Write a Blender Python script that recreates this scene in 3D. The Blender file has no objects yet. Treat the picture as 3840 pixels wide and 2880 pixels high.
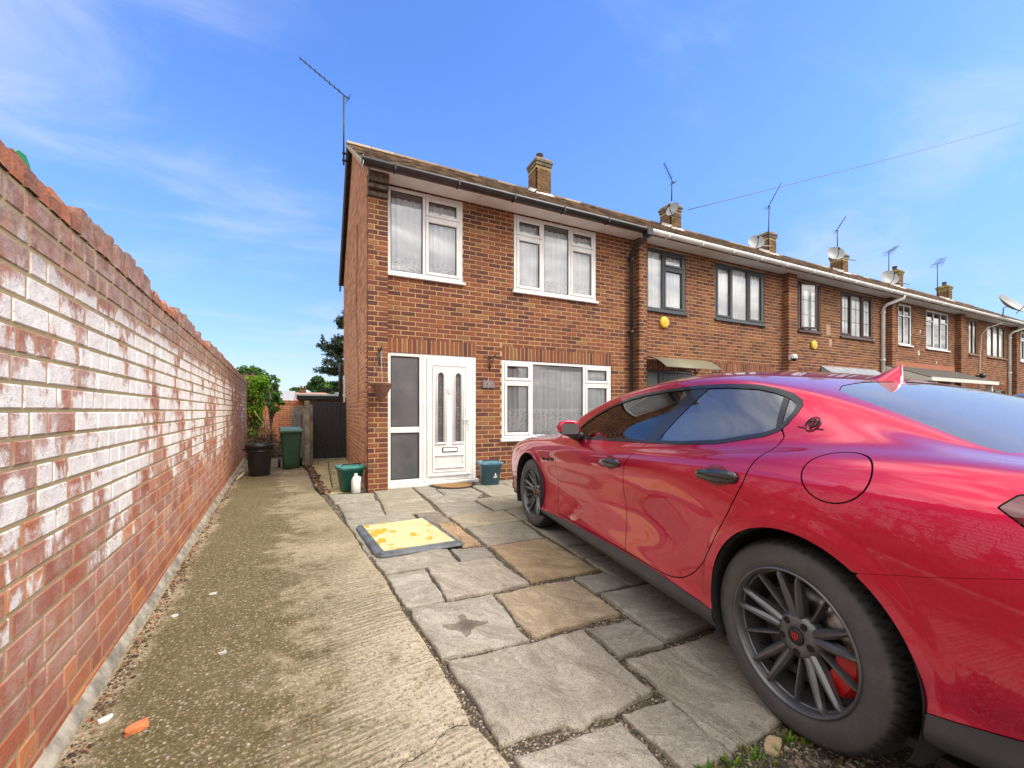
import bpy, bmesh, math, random
import numpy as np
from mathutils import Vector, Matrix
R = math.radians
random.seed(7)
scene = bpy.context.scene
COL = scene.collection

# ---------------------------------------------------------------- camera, sky, sun, exposure
cam_data = bpy.data.cameras.new('camera'); cam = bpy.data.objects.new('camera', cam_data); COL.objects.link(cam)
YAW = R(25.57); CAM_H = 1.19
cam.location = (0, 0, CAM_H); cam.rotation_euler = (R(90), 0, -YAW)
cam_data.sensor_width = 36; cam_data.lens = 1545/3840*36; cam_data.shift_y = 100/3840
cam_data.clip_start = .05; cam_data.clip_end = 3000
scene.camera = cam
scene.view_settings.view_transform = 'Standard'; scene.view_settings.look = 'None'
scene.view_settings.exposure = EXPOSURE = 1.40; scene.view_settings.gamma = 1
scene.view_settings.use_curve_mapping = False
scene.cycles.use_denoising = True
scene.cycles.max_bounces = 8; scene.cycles.transparent_max_bounces = 16
SUN_EL, SUN_AZ = 50, 140            # azimuth clockwise from +Y: behind the camera, to the right
sd = bpy.data.lights.new('sun', 'SUN'); sun = bpy.data.objects.new('sun', sd); COL.objects.link(sun)
sd.energy = 1.5; sd.angle = R(30); sd.color = (1, .93, .82)
_sdir = Vector((math.sin(R(SUN_AZ))*math.cos(R(SUN_EL)), math.cos(R(SUN_AZ))*math.cos(R(SUN_EL)), math.sin(R(SUN_EL))))
sun.rotation_euler = _sdir.to_track_quat('Z', 'Y').to_euler()

class NT:
    """small node-tree writer"""
    def __init__(s, tree):
        s.t = tree; s.t.nodes.clear()
    def n(s, typ, inputs=None, **props):
        nd = s.t.nodes.new(typ)
        for k, v in props.items(): setattr(nd, k, v)
        for k, v in (inputs or {}).items(): s.set(nd, k, v)
        return nd
    def set(s, nd, k, v):
        sock = nd.inputs[k]
        if isinstance(v, bpy.types.NodeSocket): s.t.links.new(v, sock)
        elif isinstance(v, bpy.types.Node): s.t.links.new(v.outputs[0], sock)
        else:
            if isinstance(v, tuple) and len(v) == 3 and sock.type == 'RGBA': v = (*v, 1)
            sock.default_value = v
    def math(s, op, a, b=0., c=0., clamp=False):
        return s.n('ShaderNodeMath', {0: a, 1: b, 2: c}, operation=op, use_clamp=clamp).outputs[0]
    def mix(s, f, a, b, blend='MIX'):
        nd = s.n('ShaderNodeMix', data_type='RGBA', blend_type=blend, clamp_factor=True)
        s.set(nd, 0, f); s.set(nd, 6, a); s.set(nd, 7, b)
        return nd.outputs[2]
    def ramp(s, f, stops, interp='LINEAR'):
        nd = s.n('ShaderNodeValToRGB', {0: f}); cr = nd.color_ramp; cr.interpolation = interp
        while len(cr.elements) > 1: cr.elements.remove(cr.elements[-1])
        for i, (p, c) in enumerate(stops):
            e = cr.elements[0] if i == 0 else cr.elements.new(p)
            e.position = p; e.color = (*c, 1) if isinstance(c, tuple) else (c, c, c, 1)
        return nd.outputs[0]
    def step(s, v, lo, hi):
        nd = s.n('ShaderNodeMapRange', {0: v, 1: lo, 2: hi, 3: 0., 4: 1.}, interpolation_type='SMOOTHSTEP')
        return nd.outputs[0]
    def noise(s, vec, scale, detail=4., rough=.55, dist=0., out=0):
        return s.n('ShaderNodeTexNoise', {'Vector': vec, 'Scale': scale, 'Detail': detail, 'Roughness': rough, 'Distortion': dist}).outputs[out]
    def vscale(s, vec, sc, rot=(0, 0, 0), loc=(0, 0, 0)):
        return s.n('ShaderNodeMapping', {'Vector': vec, 'Scale': sc, 'Rotation': rot, 'Location': loc}).outputs[0]

world = bpy.data.worlds.new('World'); scene.world = world; world.use_nodes = True
w = NT(world.node_tree)
sky = w.n('ShaderNodeTexSky', sky_type='NISHITA', sun_disc=False, sun_elevation=R(SUN_EL), sun_rotation=R(SUN_AZ), altitude=50, air_density=1.0, dust_density=.35, ozone_density=2.2)
tc = w.n('ShaderNodeTexCoord').outputs['Generated']
sx = w.n('ShaderNodeSeparateXYZ', {0: tc})
low = w.math('ADD', .42, w.math('MULTIPLY', w.step(sx.outputs[2], -.05, .55), .58))     # the hazy horizon is no brighter than the blue above
skyc = w.n('ShaderNodeHueSaturation', {'Color': sky.outputs[0], 'Hue': .514, 'Saturation': 1.24, 'Value': w.math('MULTIPLY', low, .92)}).outputs[0]
den = w.math('MAXIMUM', w.math('ADD', sx.outputs[2], .12), .05)
pl = w.n('ShaderNodeCombineXYZ', {0: w.math('DIVIDE', sx.outputs[0], den), 1: w.math('DIVIDE', sx.outputs[1], den), 2: 0.}).outputs[0]
big = w.noise(w.vscale(pl, (.8, 1.15, 1), (0, 0, R(28)), (2.7, 2.2, 0)), 1.0, 4., .5, .4)
wisp = w.noise(w.vscale(pl, (1.1, 2.1, 1), (0, 0, R(24)), (.4, 2.2, 0)), 1.5, 9., .62, .7)
# broken cloud mirrored in the paint, widened out of frame as added fill light
ahead = w.math('ADD', w.math('MULTIPLY', sx.outputs[0], math.sin(YAW)), w.math('MULTIPLY', sx.outputs[1], math.cos(YAW)))
back = w.math('MAXIMUM', w.step(w.math('MULTIPLY', ahead, -1.), -.60, .0), w.step(sx.outputs[2], .70, .90))
cov = w.math('ADD', w.math('ADD', w.math('MULTIPLY', big, .72), w.math('MULTIPLY', wisp, .38)), w.math('MULTIPLY', back, .24))
mask = w.math('MULTIPLY', w.step(cov, .50, .78), w.step(sx.outputs[2], .0, .10))
veil = w.math('MULTIPLY', w.step(sx.outputs[2], .36, .0), .40)
c1 = w.mix(w.math('MULTIPLY', w.step(sx.outputs[2], .16, .0), .55), w.mix(veil, skyc, (1.1, 1.8, 2.6)), (2.0, 2.3, 2.6))
cloudc = w.mix(back, (2.0, 2.2, 2.6), w.mix(w.step(wisp, .40, .66), (3.3, 3.2, 3.1), (8.6, 8.2, 7.6)))
c2 = w.mix(w.math('MULTIPLY', mask, w.math('ADD', .54, w.math('MULTIPLY', back, .40))), c1, cloudc)
bg = w.n('ShaderNodeBackground', {0: c2, 1: .15})
w.n('ShaderNodeOutputWorld', {0: bg})

# ---------------------------------------------------------------- scene helpers
def empty(name, loc=(0, 0, 0), rz=0., parent=None):
    o = bpy.data.objects.new(name, None); COL.objects.link(o); o.location = loc; o.rotation_euler = (0, 0, rz)
    o.empty_display_size = .1
    if parent: o.parent = parent
    return o
def tag(o, label=None, cat=None, group=None, kind=None):
    if label: o['label'] = label
    if cat: o['category'] = cat
    if group: o['group'] = group
    if kind: o['kind'] = kind
    return o
def thing(name, label, cat, loc=(0, 0, 0), rz=0., group=None):
    return tag(empty(name, loc, rz), label, cat, group)
def link(name, mesh, parent=None, loc=(0, 0, 0), rot=None):
    o = bpy.data.objects.new(name, mesh); COL.objects.link(o); o.location = loc
    if rot: o.rotation_euler = rot
    if parent: o.parent = parent
    return o
def children(o): return [c for c in COL.objects if c.parent == o]
def copy_tree(o, parent=None):
    c = o.copy(); COL.objects.link(c); c.parent = parent
    for ch in list(o.children): copy_tree(ch, c)
    return c

class MB:
    """collects shapes and links them as ONE mesh object"""
    def __init__(s): s.v = []; s.f = []; s.m = []; s.sm = []; s.rnd = []; s.loc = {}; s.cur = 0; s.smooth = False; s.r = 0.
    def add(s, vs, fs):
        b = len(s.v); s.v.extend(vs)
        for f in fs:
            s.f.append(tuple(i+b for i in f)); s.m.append(s.cur); s.sm.append(s.smooth); s.rnd.append(s.r)
        return s
    def box(s, x0, x1, y0, y1, z0, z1):
        return s.add([(x0,y0,z0),(x1,y0,z0),(x1,y1,z0),(x0,y1,z0),(x0,y0,z1),(x1,y0,z1),(x1,y1,z1),(x0,y1,z1)],
                     [(0,3,2,1),(4,5,6,7),(0,1,5,4),(1,2,6,5),(2,3,7,6),(3,0,4,7)])
    def bbox(s, x0, x1, y0, y1, z0, z1, b=.004):
        """box with chamfered edges"""
        cx = ((x0,x1),(y0,y1),(z0,z1)); vs = []; idx = {}
        for i in range(2):
            for j in range(2):
                for k in range(2):
                    p = [cx[0][i], cx[1][j], cx[2][k]]; sg = [1-2*i, 1-2*j, 1-2*k]
                    for a in range(3):
                        q = [p[t]+(sg[t]*b if t != a else 0) for t in range(3)]
                        idx[(i,j,k,a)] = len(vs); vs.append(tuple(q))
        fs = []
        for a in range(3):
            o1, o2 = (a+1) % 3, (a+2) % 3
            for e in range(2):
                q = []
                for (m, n) in ((0,0),(1,0),(1,1),(0,1)):
                    ijk = [0,0,0]; ijk[a] = e; ijk[o1] = m; ijk[o2] = n; q.append(idx[(*ijk, a)])
                fs.append(q if e else q[::-1])
        for a in range(3):
            o1, o2 = (a+1) % 3, (a+2) % 3
            for m in range(2):
                for n in range(2):
                    A = [0,0,0]; A[o1] = m; A[o2] = n; B = list(A); B[a] = 1
                    fs.append([idx[(*A,o1)], idx[(*A,o2)], idx[(*B,o2)], idx[(*B,o1)]])
        for i in range(2):
            for j in range(2):
                for k in range(2): fs.append([idx[(i,j,k,a)] for a in range(3)])
        # orient outwards
        c = Vector(((x0+x1)/2,(y0+y1)/2,(z0+z1)/2)); out = []
        for f in fs:
            P = [Vector(vs[i]) for i in f]; nrm = (P[1]-P[0]).cross(P[2]-P[0])
            m = sum(P, Vector())/len(P)
            out.append(tuple(f) if nrm.dot(m-c) > 0 else tuple(f[::-1]))
        return s.add(vs, out)
    def tube(s, pts, r, seg=8, caps=True, r2=None):
        pts = [Vector(p) for p in pts]; n = len(pts); rings = []; vs = []
        prev = None
        for i, p in enumerate(pts):
            d = (pts[min(i+1,n-1)]-pts[max(i-1,0)]).normalized()
            if prev is None:
                a = Vector((0,0,1)) if abs(d.z) < .9 else Vector((1,0,0)); u = d.cross(a).normalized()
            else: u = (prev - d*prev.dot(d)).normalized()
            prev = u; v = d.cross(u)
            rr = (r[i] if isinstance(r, (list, tuple)) else r)
            for k in range(seg):
                t = 2*math.pi*k/seg; vs.append(tuple(p+u*rr*math.cos(t)+v*rr*math.sin(t)))
        fs = []
        for i in range(n-1):
            for k in range(seg):
                k2 = (k+1) % seg; fs.append((i*seg+k, i*seg+k2, (i+1)*seg+k2, (i+1)*seg+k))
        if caps: fs += [tuple(range(seg))[::-1], tuple((n-1)*seg+k for k in range(seg))]
        return s.add(vs, fs)
    def lathe(s, prof, seg=24, c=(0,0,0), axis='z', closed=False, sy=1.):
        """prof: list of (radius, height)"""
        vs = []; fs = []; n = len(prof)
        for (r, h) in prof:
            for k in range(seg):
                t = 2*math.pi*k/seg; a, b = r*math.cos(t), r*math.sin(t)*sy
                vs.append((c[0]+a, c[1]+b, c[2]+h) if axis == 'z' else ((c[0]+a, c[1]+h, c[2]-b) if axis == 'y' else (c[0]+h, c[1]+a, c[2]+b)))
        for i in range(n-1 if not closed else n):
            i2 = (i+1) % n
            for k in range(seg):
                k2 = (k+1) % seg; fs.append((i*seg+k, i*seg+k2, i2*seg+k2, i2*seg+k))
        return s.add(vs, fs)
    def prism(s, poly, y0, y1, plane='xz'):
        """extrude polygon (counter-clockwise seen from the low side) between y0 and y1"""
        n = len(poly)
        def P(a, b, h): return (a, h, b) if plane == 'xz' else ((a, b, h) if plane == 'xy' else (h, a, b))
        vs = [P(a, b, y0) for a, b in poly]+[P(a, b, y1) for a, b in poly]
        fs = [tuple(range(n)), tuple(range(n, 2*n))[::-1]]+[(i, n+i, n+(i+1) % n, (i+1) % n) for i in range(n)]
        return s.add(vs, fs)
    def quad(s, a, b, c, d): return s.add([a, b, c, d], [(0,1,2,3)])
    def mesh(s, name, mats):
        me = bpy.data.meshes.new(name); me.from_pydata(s.v, [], s.f)
        for m in (mats if isinstance(mats, (list, tuple)) else [mats]): me.materials.append(m)
        me.polygons.foreach_set('material_index', s.m); me.polygons.foreach_set('use_smooth', s.sm)
        if any(s.rnd):
            at = me.attributes.new('rnd', 'FLOAT', 'FACE'); at.data.foreach_set('value', s.rnd)
        if s.loc:
            at = me.attributes.new('loc', 'FLOAT_VECTOR', 'POINT'); L = np.zeros((len(s.v), 3), np.float32)
            for i, q in s.loc.items(): L[i] = q
            at.data.foreach_set('vector', L.ravel())
        me.update(); return me
    def build(s, name, mats, parent=None, loc=(0,0,0), rot=None, fix=False):
        me = s.mesh(name, mats)
        if fix:
            bm = bmesh.new(); bm.from_mesh(me); bmesh.ops.recalc_face_normals(bm, faces=bm.faces); bm.to_mesh(me); bm.free()
        return link(name, me, parent, loc, rot)

_c, _s = math.cos(YAW), math.sin(YAW)
def px(X, Y, Z):
    """where a point lands in the 3840 x 2880 frame, and its depth (only used to rank which bricks show largest)"""
    zc = X*_s+Y*_c
    if zc < .2: return None
    return 1920+1545*(X*_c-Y*_s)/zc, 1540-1545*(Z-CAM_H)/zc, zc
# ---------------------------------------------------------------- materials
def mat(name):
    m = bpy.data.materials.new(name); m.use_nodes = True; return m, NT(m.node_tree)
def pbsdf(t, **kw):
    p = t.n('ShaderNodeBsdfPrincipled')
    for k, v in kw.items(): t.set(p, k.replace('_', ' '), v)
    return p
def out(t, sh): t.n('ShaderNodeOutputMaterial', {0: sh})
def pos(t): return t.n('ShaderNodeNewGeometry').outputs['Position']
def bump(t, h, dist, strength=1.): return t.n('ShaderNodeBump', {'Height': h, 'Distance': dist, 'Strength': strength}).outputs[0]
def simple(name, col, rough=.5, metal=0., noise=0., scale=8., spec=.5, bmp=0., coat=0.):
    m, t = mat(name); P = pos(t)
    c = col
    if noise:
        f = t.noise(P, scale, 5.)
        c = t.mix(t.step(f, .3, .72), tuple(x*(1-noise) for x in col), tuple(min(1, x*(1+noise)) for x in col))
    kw = dict(Base_Color=c, Roughness=rough, Metallic=metal, Specular_IOR_Level=spec)
    if coat: kw['Coat_Weight'] = coat; kw['Coat_Roughness'] = .05
    if bmp: kw['Normal'] = bump(t, t.noise(P, scale*6, 4.), bmp)
    out(t, pbsdf(t, **kw)); return m
def rnd_of(t):
    a = t.n('ShaderNodeAttribute', attribute_name='rnd').outputs['Fac']
    o = t.n('ShaderNodeObjectInfo').outputs['Random']
    return t.math('FRACT', t.math('ADD', t.math('MULTIPLY', a, 7.13), o))
def brick_mat(name, stops, dirt=(.05, .045, .035), wear=.5):
    m, t = mat(name); P = pos(t); r = rnd_of(t)
    c = t.ramp(r, stops)
    blot = t.noise(P, 30., 5., .6)
    c = t.mix(t.math('MULTIPLY', t.step(blot, .45, .75), wear), c, t.ramp(t.math('FRACT', t.math('MULTIPLY', r, 13.7)), stops))
    fine = t.noise(P, 190., 3.)
    c = t.mix(t.step(fine, .62, .8), c, t.mix(.55, c, (.012, .010, .010)))
    big = t.noise(P, 1.3, 4.)
    c = t.mix(t.math('MULTIPLY', t.step(big, .48, .8), .32), c, dirt)
    out(t, pbsdf(t, Base_Color=c, Roughness=.88, Specular_IOR_Level=.25, Normal=bump(t, t.math('ADD', t.math('MULTIPLY', fine, .4), blot), .006))); return m
M = {}
M['brick'] = brick_mat('facade brick', [(0, (.088,.038,.034)), (.18, (.115,.044,.036)), (.34, (.175,.060,.038)), (.56, (.215,.076,.042)), (.76, (.255,.096,.047)), (.86, (.150,.053,.038)), (.94, (.27,.135,.062)), (1, (.092,.038,.034))])
M['brick_gable'] = brick_mat('gable brick', [(0, (.33,.145,.075)), (.3, (.45,.205,.10)), (.55, (.56,.265,.13)), (.8, (.42,.185,.09)), (1, (.27,.115,.065))], wear=.7)
M['brick_far'] = brick_mat('garden brick', [(0, (.34,.10,.05)), (.5, (.46,.15,.07)), (1, (.28,.09,.05))])
def mortar(name, col, col2):
    m, t = mat(name); P = pos(t)
    f = t.noise(P, 2.2, 5.); g = t.noise(P, 240., 3.)
    c = t.mix(t.step(f, .35, .7), col, col2); c = t.mix(t.step(g, .55, .8), c, tuple(x*.55 for x in col))
    out(t, pbsdf(t, Base_Color=c, Roughness=.95, Specular_IOR_Level=.15, Normal=bump(t, g, .004))); return m
M['mortar'] = mortar('facade mortar', (.54,.36,.175), (.42,.275,.13))
M['mortar_gable'] = mortar('gable mortar', (.66,.47,.27), (.56,.41,.25))
M['mortar_wall'] = mortar('garden wall mortar', (.44,.35,.20), (.36,.30,.18))
# garden wall: red and plum bricks with flaking white paint over the middle courses
def wall_brick():
    m, t = mat('painted garden wall brick'); P = pos(t); r = rnd_of(t)
    base = t.ramp(r, [(0, (.32,.105,.062)), (.25, (.43,.135,.07)), (.5, (.35,.145,.10)), (.7, (.49,.165,.065)), (.86, (.32,.15,.12)), (.93, (.62,.22,.05)), (1, (.28,.115,.08))])
    n1 = t.noise(P, 36., 6., .65); n2 = t.noise(P, 260., 3.)
    base = t.mix(t.step(n1, .5, .8), base, t.mix(.6, base, (.15,.06,.055)))
    base = t.mix(t.step(n2, .6, .8), base, t.mix(.5, base, (.07,.035,.035)))
    sp = t.n('ShaderNodeSeparateXYZ', {0: P}); z = sp.outputs[2]; y = sp.outputs[1]
    lc = t.n('ShaderNodeSeparateXYZ', {0: t.n('ShaderNodeAttribute', attribute_name='loc').outputs['Vector']}); u, v = lc.outputs[0], lc.outputs[1]
    # bloom of salts over the lower bricks, strongest just under the paint
    bloom = t.math('MULTIPLY', t.step(t.noise(P, 4.5, 6., .7), .36, .66), t.math('MULTIPLY', t.step(z, .0, .45), t.math('SUBTRACT', 1., t.step(z, 1.75, 1.9))))
    base = t.mix(t.math('MULTIPLY', bloom, .58), base, (.58,.48,.43))
    # paint cover by height: none on the top courses, most at eye height, thinning out below
    h1 = t.step(z, .30, 1.15); h2 = t.math('SUBTRACT', 1., t.step(z, 1.58, 1.80)); far = t.math('SUBTRACT', 1., t.step(y, 5.5, 11.5))
    band = t.math('MULTIPLY', t.math('MULTIPLY', h1, h2), t.math('ADD', t.math('MULTIPLY', far, .62), .38))
    flake = t.noise(t.vscale(P, (1, 1, .62)), 8.5, 9., .72, .7)
    patch = t.noise(t.vscale(P, (1, 1, .6)), 2.1, 4.)
    edge = t.math('MAXIMUM', t.math('POWER', t.math('ABSOLUTE', u), 10.), t.math('MULTIPLY', t.step(v, -.35, 1.05), 1.15))
    cov = t.math('ADD', t.math('ADD', t.math('MULTIPLY', flake, 1.05), t.math('MULTIPLY', t.math('SUBTRACT', r, .5), .26)), t.math('MULTIPLY', t.math('SUBTRACT', patch, .5), 1.5))
    cov = t.math('SUBTRACT', cov, t.math('MULTIPLY', edge, .09))
    thr = t.math('SUBTRACT', .86, t.math('MULTIPLY', band, .55))
    d = t.math('SUBTRACT', cov, thr)
    paint = t.math('MULTIPLY', t.step(d, -.075, .085), t.step(band, .02, .18))
    speck = t.step(t.math('ADD', t.noise(P, 130., 4., .6), t.math('MULTIPLY', d, -.25)), .56, .66)
    paint = t.math('MULTIPLY', paint, t.math('SUBTRACT', 1., t.math('MULTIPLY', speck, .85)))
    pc = t.mix(t.step(t.noise(P, 9., 5.), .3, .7), (.74,.70,.675), (.88,.855,.82))
    c = t.mix(paint, base, pc)
    # soot on the uppermost courses and the coping
    soot = t.math('MULTIPLY', t.step(z, 1.52, 1.80), t.step(t.noise(P, 7., 6., .7), .22, .58))
    c = t.mix(t.math('MULTIPLY', soot, .80), c, t.mix(t.step(t.noise(P, 16., 6., .7), .35, .65), (.17,.13,.115), (.42,.33,.29)))
    hgt = t.math('ADD', t.math('ADD', n1, t.math('MULTIPLY', n2, .3)), t.math('MULTIPLY', paint, .22))
    out(t, pbsdf(t, Base_Color=c, Roughness=.85, Specular_IOR_Level=.3, Normal=bump(t, hgt, .006))); return m
M['wall_brick'] = wall_brick()
def coping_mat():
    m, t = mat('broken coping brick'); P = pos(t); r = rnd_of(t)
    n1 = t.noise(P, 30., 7., .7)
    c = t.ramp(r, [(0, (.30,.14,.10)), (.4, (.36,.15,.10)), (.65, (.50,.185,.10)), (1, (.44,.19,.115))])
    c = t.mix(t.step(n1, .5, .7), c, (.22,.155,.13))
    out(t, pbsdf(t, Base_Color=c, Roughness=.9, Specular_IOR_Level=.25, Normal=bump(t, n1, .02))); return m
M['coping'] = coping_mat()
def tile_mat():
    m, t = mat('roof tile'); P = pos(t); r = rnd_of(t)
    c = t.ramp(r, [(0, (.035,.026,.022)), (.25, (.13,.085,.06)), (.45, (.30,.20,.13)), (.6, (.07,.05,.04)), (.8, (.22,.15,.10)), (1, (.42,.32,.21))])
    l = t.noise(P, 22., 6., .7); c = t.mix(t.step(l, .55, .72), c, (.34,.31,.22))
    mo = t.noise(P, 9., 6., .7); c = t.mix(t.step(mo, .6, .75), c, (.075,.075,.03))
    out(t, pbsdf(t, Base_Color=c, Roughness=.92, Specular_IOR_Level=.2, Normal=bump(t, l, .01))); return m
M['tile'] = tile_mat()
M['upvc'] = simple('white plastic frame', (.74,.735,.715), .3, noise=.07, scale=5)
M['seal'] = simple('black rubber seal', (.012,.012,.014), .6)
M['grey_frame'] = simple('anthracite frame', (.045,.052,.062), .35)
M['brown_frame'] = simple('dark brown frame', (.06,.022,.018), .4)
M['oak_frame'] = simple('oak frame', (.20,.105,.03), .5, noise=.3, scale=20)
M['black_plastic'] = simple('black plastic', (.014,.014,.016), .38)
M['gutter_black'] = simple('black gutter', (.018,.018,.019), .35, noise=.4, scale=5)
M['gutter_white'] = simple('white gutter', (.68,.67,.63), .4, noise=.12, scale=3)
M['lead'] = simple('lead sheet', (.26,.28,.31), .5, noise=.25, scale=6)
M['metal'] = simple('galvanised metal', (.32,.33,.34), .4, metal=.8, noise=.15)
M['iron'] = simple('black iron', (.02,.02,.022), .5)
M['dish'] = simple('grey dish', (.27,.28,.29), .5, noise=.12, scale=4)
M['yellow'] = simple('yellow plastic', (.70,.46,.03), .45)
M['white_paint'] = simple('white paint', (.74,.73,.70), .5, noise=.06, scale=3)
M['cream_paint'] = simple('cream paint', (.62,.60,.53), .6, noise=.06, scale=3)
M['chalk'] = simple('mortar fillet', (.58,.56,.52), .9, noise=.2, scale=9)
M['felt'] = simple('roof felt', (.075,.065,.055), .95, noise=.35, scale=9)
M['render_band'] = simple('bare brick band', (.36,.13,.07), .9, noise=.2, scale=14)
M['dark_room'] = simple('dim room', (.20,.19,.18), .9)
def fascia_mat():
    m, t = mat('stained fascia'); P = pos(t)
    f = t.noise(t.vscale(P, (2.2, 1, 6)), 3.2, 7., .75)
    c = t.mix(t.step(f, .50, .60), (.028,.022,.020), (.30,.26,.23))
    out(t, pbsdf(t, Base_Color=c, Roughness=.8)); return m
M['fascia'] = fascia_mat()
def glass(name, tint, ior=1.5, rough=0., extra=0., sky_sheen=0.):
    m, t = mat(name)
    fr = t.n('ShaderNodeFresnel', {'IOR': ior}).outputs[0]
    if extra: fr = t.math('ADD', t.math('MULTIPLY', fr, 1-extra), extra)
    mx = t.n('ShaderNodeMixShader', {0: fr, 1: t.n('ShaderNodeBsdfTransparent', {0: tint}), 2: t.n('ShaderNodeBsdfGlossy', {0: (1, 1, 1), 1: rough})})
    if sky_sheen: mx = t.n('ShaderNodeMixShader', {0: sky_sheen, 1: mx, 2: t.n('ShaderNodeBsdfDiffuse', {0: (.50,.49,.47)})})  # flat grey mixed in to stand for pale sky reflected in the glass
    out(t, mx); return m
M['pane'] = glass('window glass', (.95,.97,.97), 1.5, extra=.08)
M['pane_far'] = glass('upper window glass', (.98,.99,1.), 1.5, extra=.12)
M['car_glass'] = glass('front side glass', (.62,.72,.68), 1.55, extra=.05)
M['car_glass_dark'] = glass('privacy glass', (.035,.04,.042), 1.7, extra=.16, sky_sheen=.04)
M['rear_glass'] = glass('rear screen glass', (.05,.06,.065), 1.7, extra=.10, sky_sheen=.16)
def frosted():
    m, t = mat('frosted glass'); P = pos(t)
    f = t.noise(P, 2.0, 4.)
    c = t.mix(t.step(f, .35, .7), (.075,.078,.085), (.13,.12,.125))
    out(t, pbsdf(t, Base_Color=c, Roughness=.22, Specular_IOR_Level=.6, Normal=bump(t, t.noise(P, 160., 2.), .002))); return m
M['frosted'] = frosted()
def net(name, z_lace, sheer):
    """net curtain: sheer, denser at the lace hem"""
    m, t = mat(name); P = pos(t); sp = t.n('ShaderNodeSeparateXYZ', {0: P}); z = sp.outputs[2]
    v = t.n('ShaderNodeTexVoronoi', {'Vector': t.vscale(P, (1, 0, 1)), 'Scale': 26.}, feature='F1').outputs[0]
    hole = t.step(v, .30, .42)
    lace = t.math('SUBTRACT', 1., t.step(z, z_lace-.01, z_lace+.02))
    a = t.mix(lace, (1-sheer,)*3, t.mix(hole, (.72,.72,.72), (.98,.98,.98)))
    d = t.n('ShaderNodeMixShader', {0: .15, 1: t.n('ShaderNodeBsdfDiffuse', {0: (.96,.97,.98)}), 2: t.n('ShaderNodeBsdfTranslucent', {0: (.85,.88,.92)})})
    out(t, t.n('ShaderNodeMixShader', {0: a, 1: t.n('ShaderNodeBsdfTransparent'), 2: d})); return m
M['net_up'] = net('upstairs net curtain', 3.60, .02)
M['net_gf'] = net('downstairs net curtain', 1.22, .26)
M['blind'] = simple('pale blind', (.90,.90,.88), .8)
# ---------------------------------------------------------------- brickwork
def brick_rows(u0, u1, z0, z1, holes, course, blen, joint=.0125, off=0, minw=.02, bond='stretcher', zstart=None):
    """rectangles (u0, u1, z0, z1) of the bricks of a wall, laid in courses and cut at its openings"""
    res = []; zs = z0 if zstart is None else zstart; row = 0; z = zs
    rg = random.Random(int(u0*1000)+int(z1*77))
    while z < z1-.02:
        a, b = max(z, z0), min(z+course-joint, z1)
        st = []
        if bond == 'stretcher':
            u = u0-(blen/2 if (row+off) % 2 else 0)
            while u < u1: st.append((u, u+blen-joint)); u += blen
        elif bond == 'flemish':      # mixed stretchers and headers
            u = u0-rg.uniform(0, blen)
            while u < u1:
                L = blen if rg.random() < .66 else blen/2
                st.append((u, u+L-joint)); u += L
        elif bond == 'pier':         # stretcher and header, alternating
            k = u0+(blen*.64 if row % 2 else blen*.41)
            st = [(u0, k-joint/2), (k+joint/2, u1)]
        if b-a > .012:
            for (p, q) in st:
                p, q = max(p, u0), min(q, u1)
                if q-p < minw: continue
                segs = [(p, q, a, b)]
                for (hu0, hu1, hz0, hz1) in holes:
                    nxt = []
                    for (p1, q1, a1, b1) in segs:
                        if q1 <= hu0 or p1 >= hu1 or b1 <= hz0 or a1 >= hz1: nxt.append((p1, q1, a1, b1)); continue
                        if hz0 <= a1+1e-6 or hz1 >= b1-1e-6 or True:
                            if p1 < hu0: nxt.append((p1, hu0, a1, b1))
                            if q1 > hu1: nxt.append((hu1, q1, a1, b1))
                            m0, m1 = max(p1, hu0), min(q1, hu1)
                            if a1 < hz0: nxt.append((m0, m1, a1, hz0))
                            if b1 > hz1: nxt.append((m0, m1, hz1, b1))
                    segs = nxt
                res += [sg for sg in segs if sg[1]-sg[0] > minw and sg[3]-sg[2] > .014]
        z += course; row += 1
    return res
def soldier(u0, u1, z0, z1, w=.075, joint=.013):
    n = max(1, round((u1-u0)/w)); w = (u1-u0)/n
    return [(u0+i*w+joint/2, u0+(i+1)*w-joint/2, z0, z1) for i in range(n)]

def grid_wall(mb, u0, u1, z0, z1, holes, P, depth, q=None):
    """mortar backing sheet with openings and reveals; P(u, d, z) places a point d behind the face"""
    us = sorted({u0, u1, *[min(max(h[0], u0), u1) for h in holes], *[min(max(h[1], u0), u1) for h in holes]})
    zs = sorted({z0, z1, *[min(max(h[2], z0), z1) for h in holes], *[min(max(h[3], z0), z1) for h in holes]})
    for i in range(len(us)-1):
        for k in range(len(zs)-1):
            um, zm = (us[i]+us[i+1])/2, (zs[k]+zs[k+1])/2
            if us[i+1]-us[i] < 1e-6 or zs[k+1]-zs[k] < 1e-6: continue
            if any(h[0] < um < h[1] and h[2] < zm < h[3] for h in holes): continue
            mb.quad(P(us[i], 0, zs[k]), P(us[i+1], 0, zs[k]), P(us[i+1], 0, zs[k+1]), P(us[i], 0, zs[k+1]))
    for (a, b, c, d) in holes:
        a, b, c, d = max(a, u0), min(b, u1), max(c, z0), min(d, z1)
        for (p, q_) in (((a, c), (a, d)), ((a, d), (b, d)), ((b, d), (b, c)), ((b, c), (a, c))):
            mb.quad(P(p[0], 0, p[1]), P(q_[0], 0, q_[1]), P(q_[0], depth, q_[1]), P(p[0], depth, p[1]))

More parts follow.
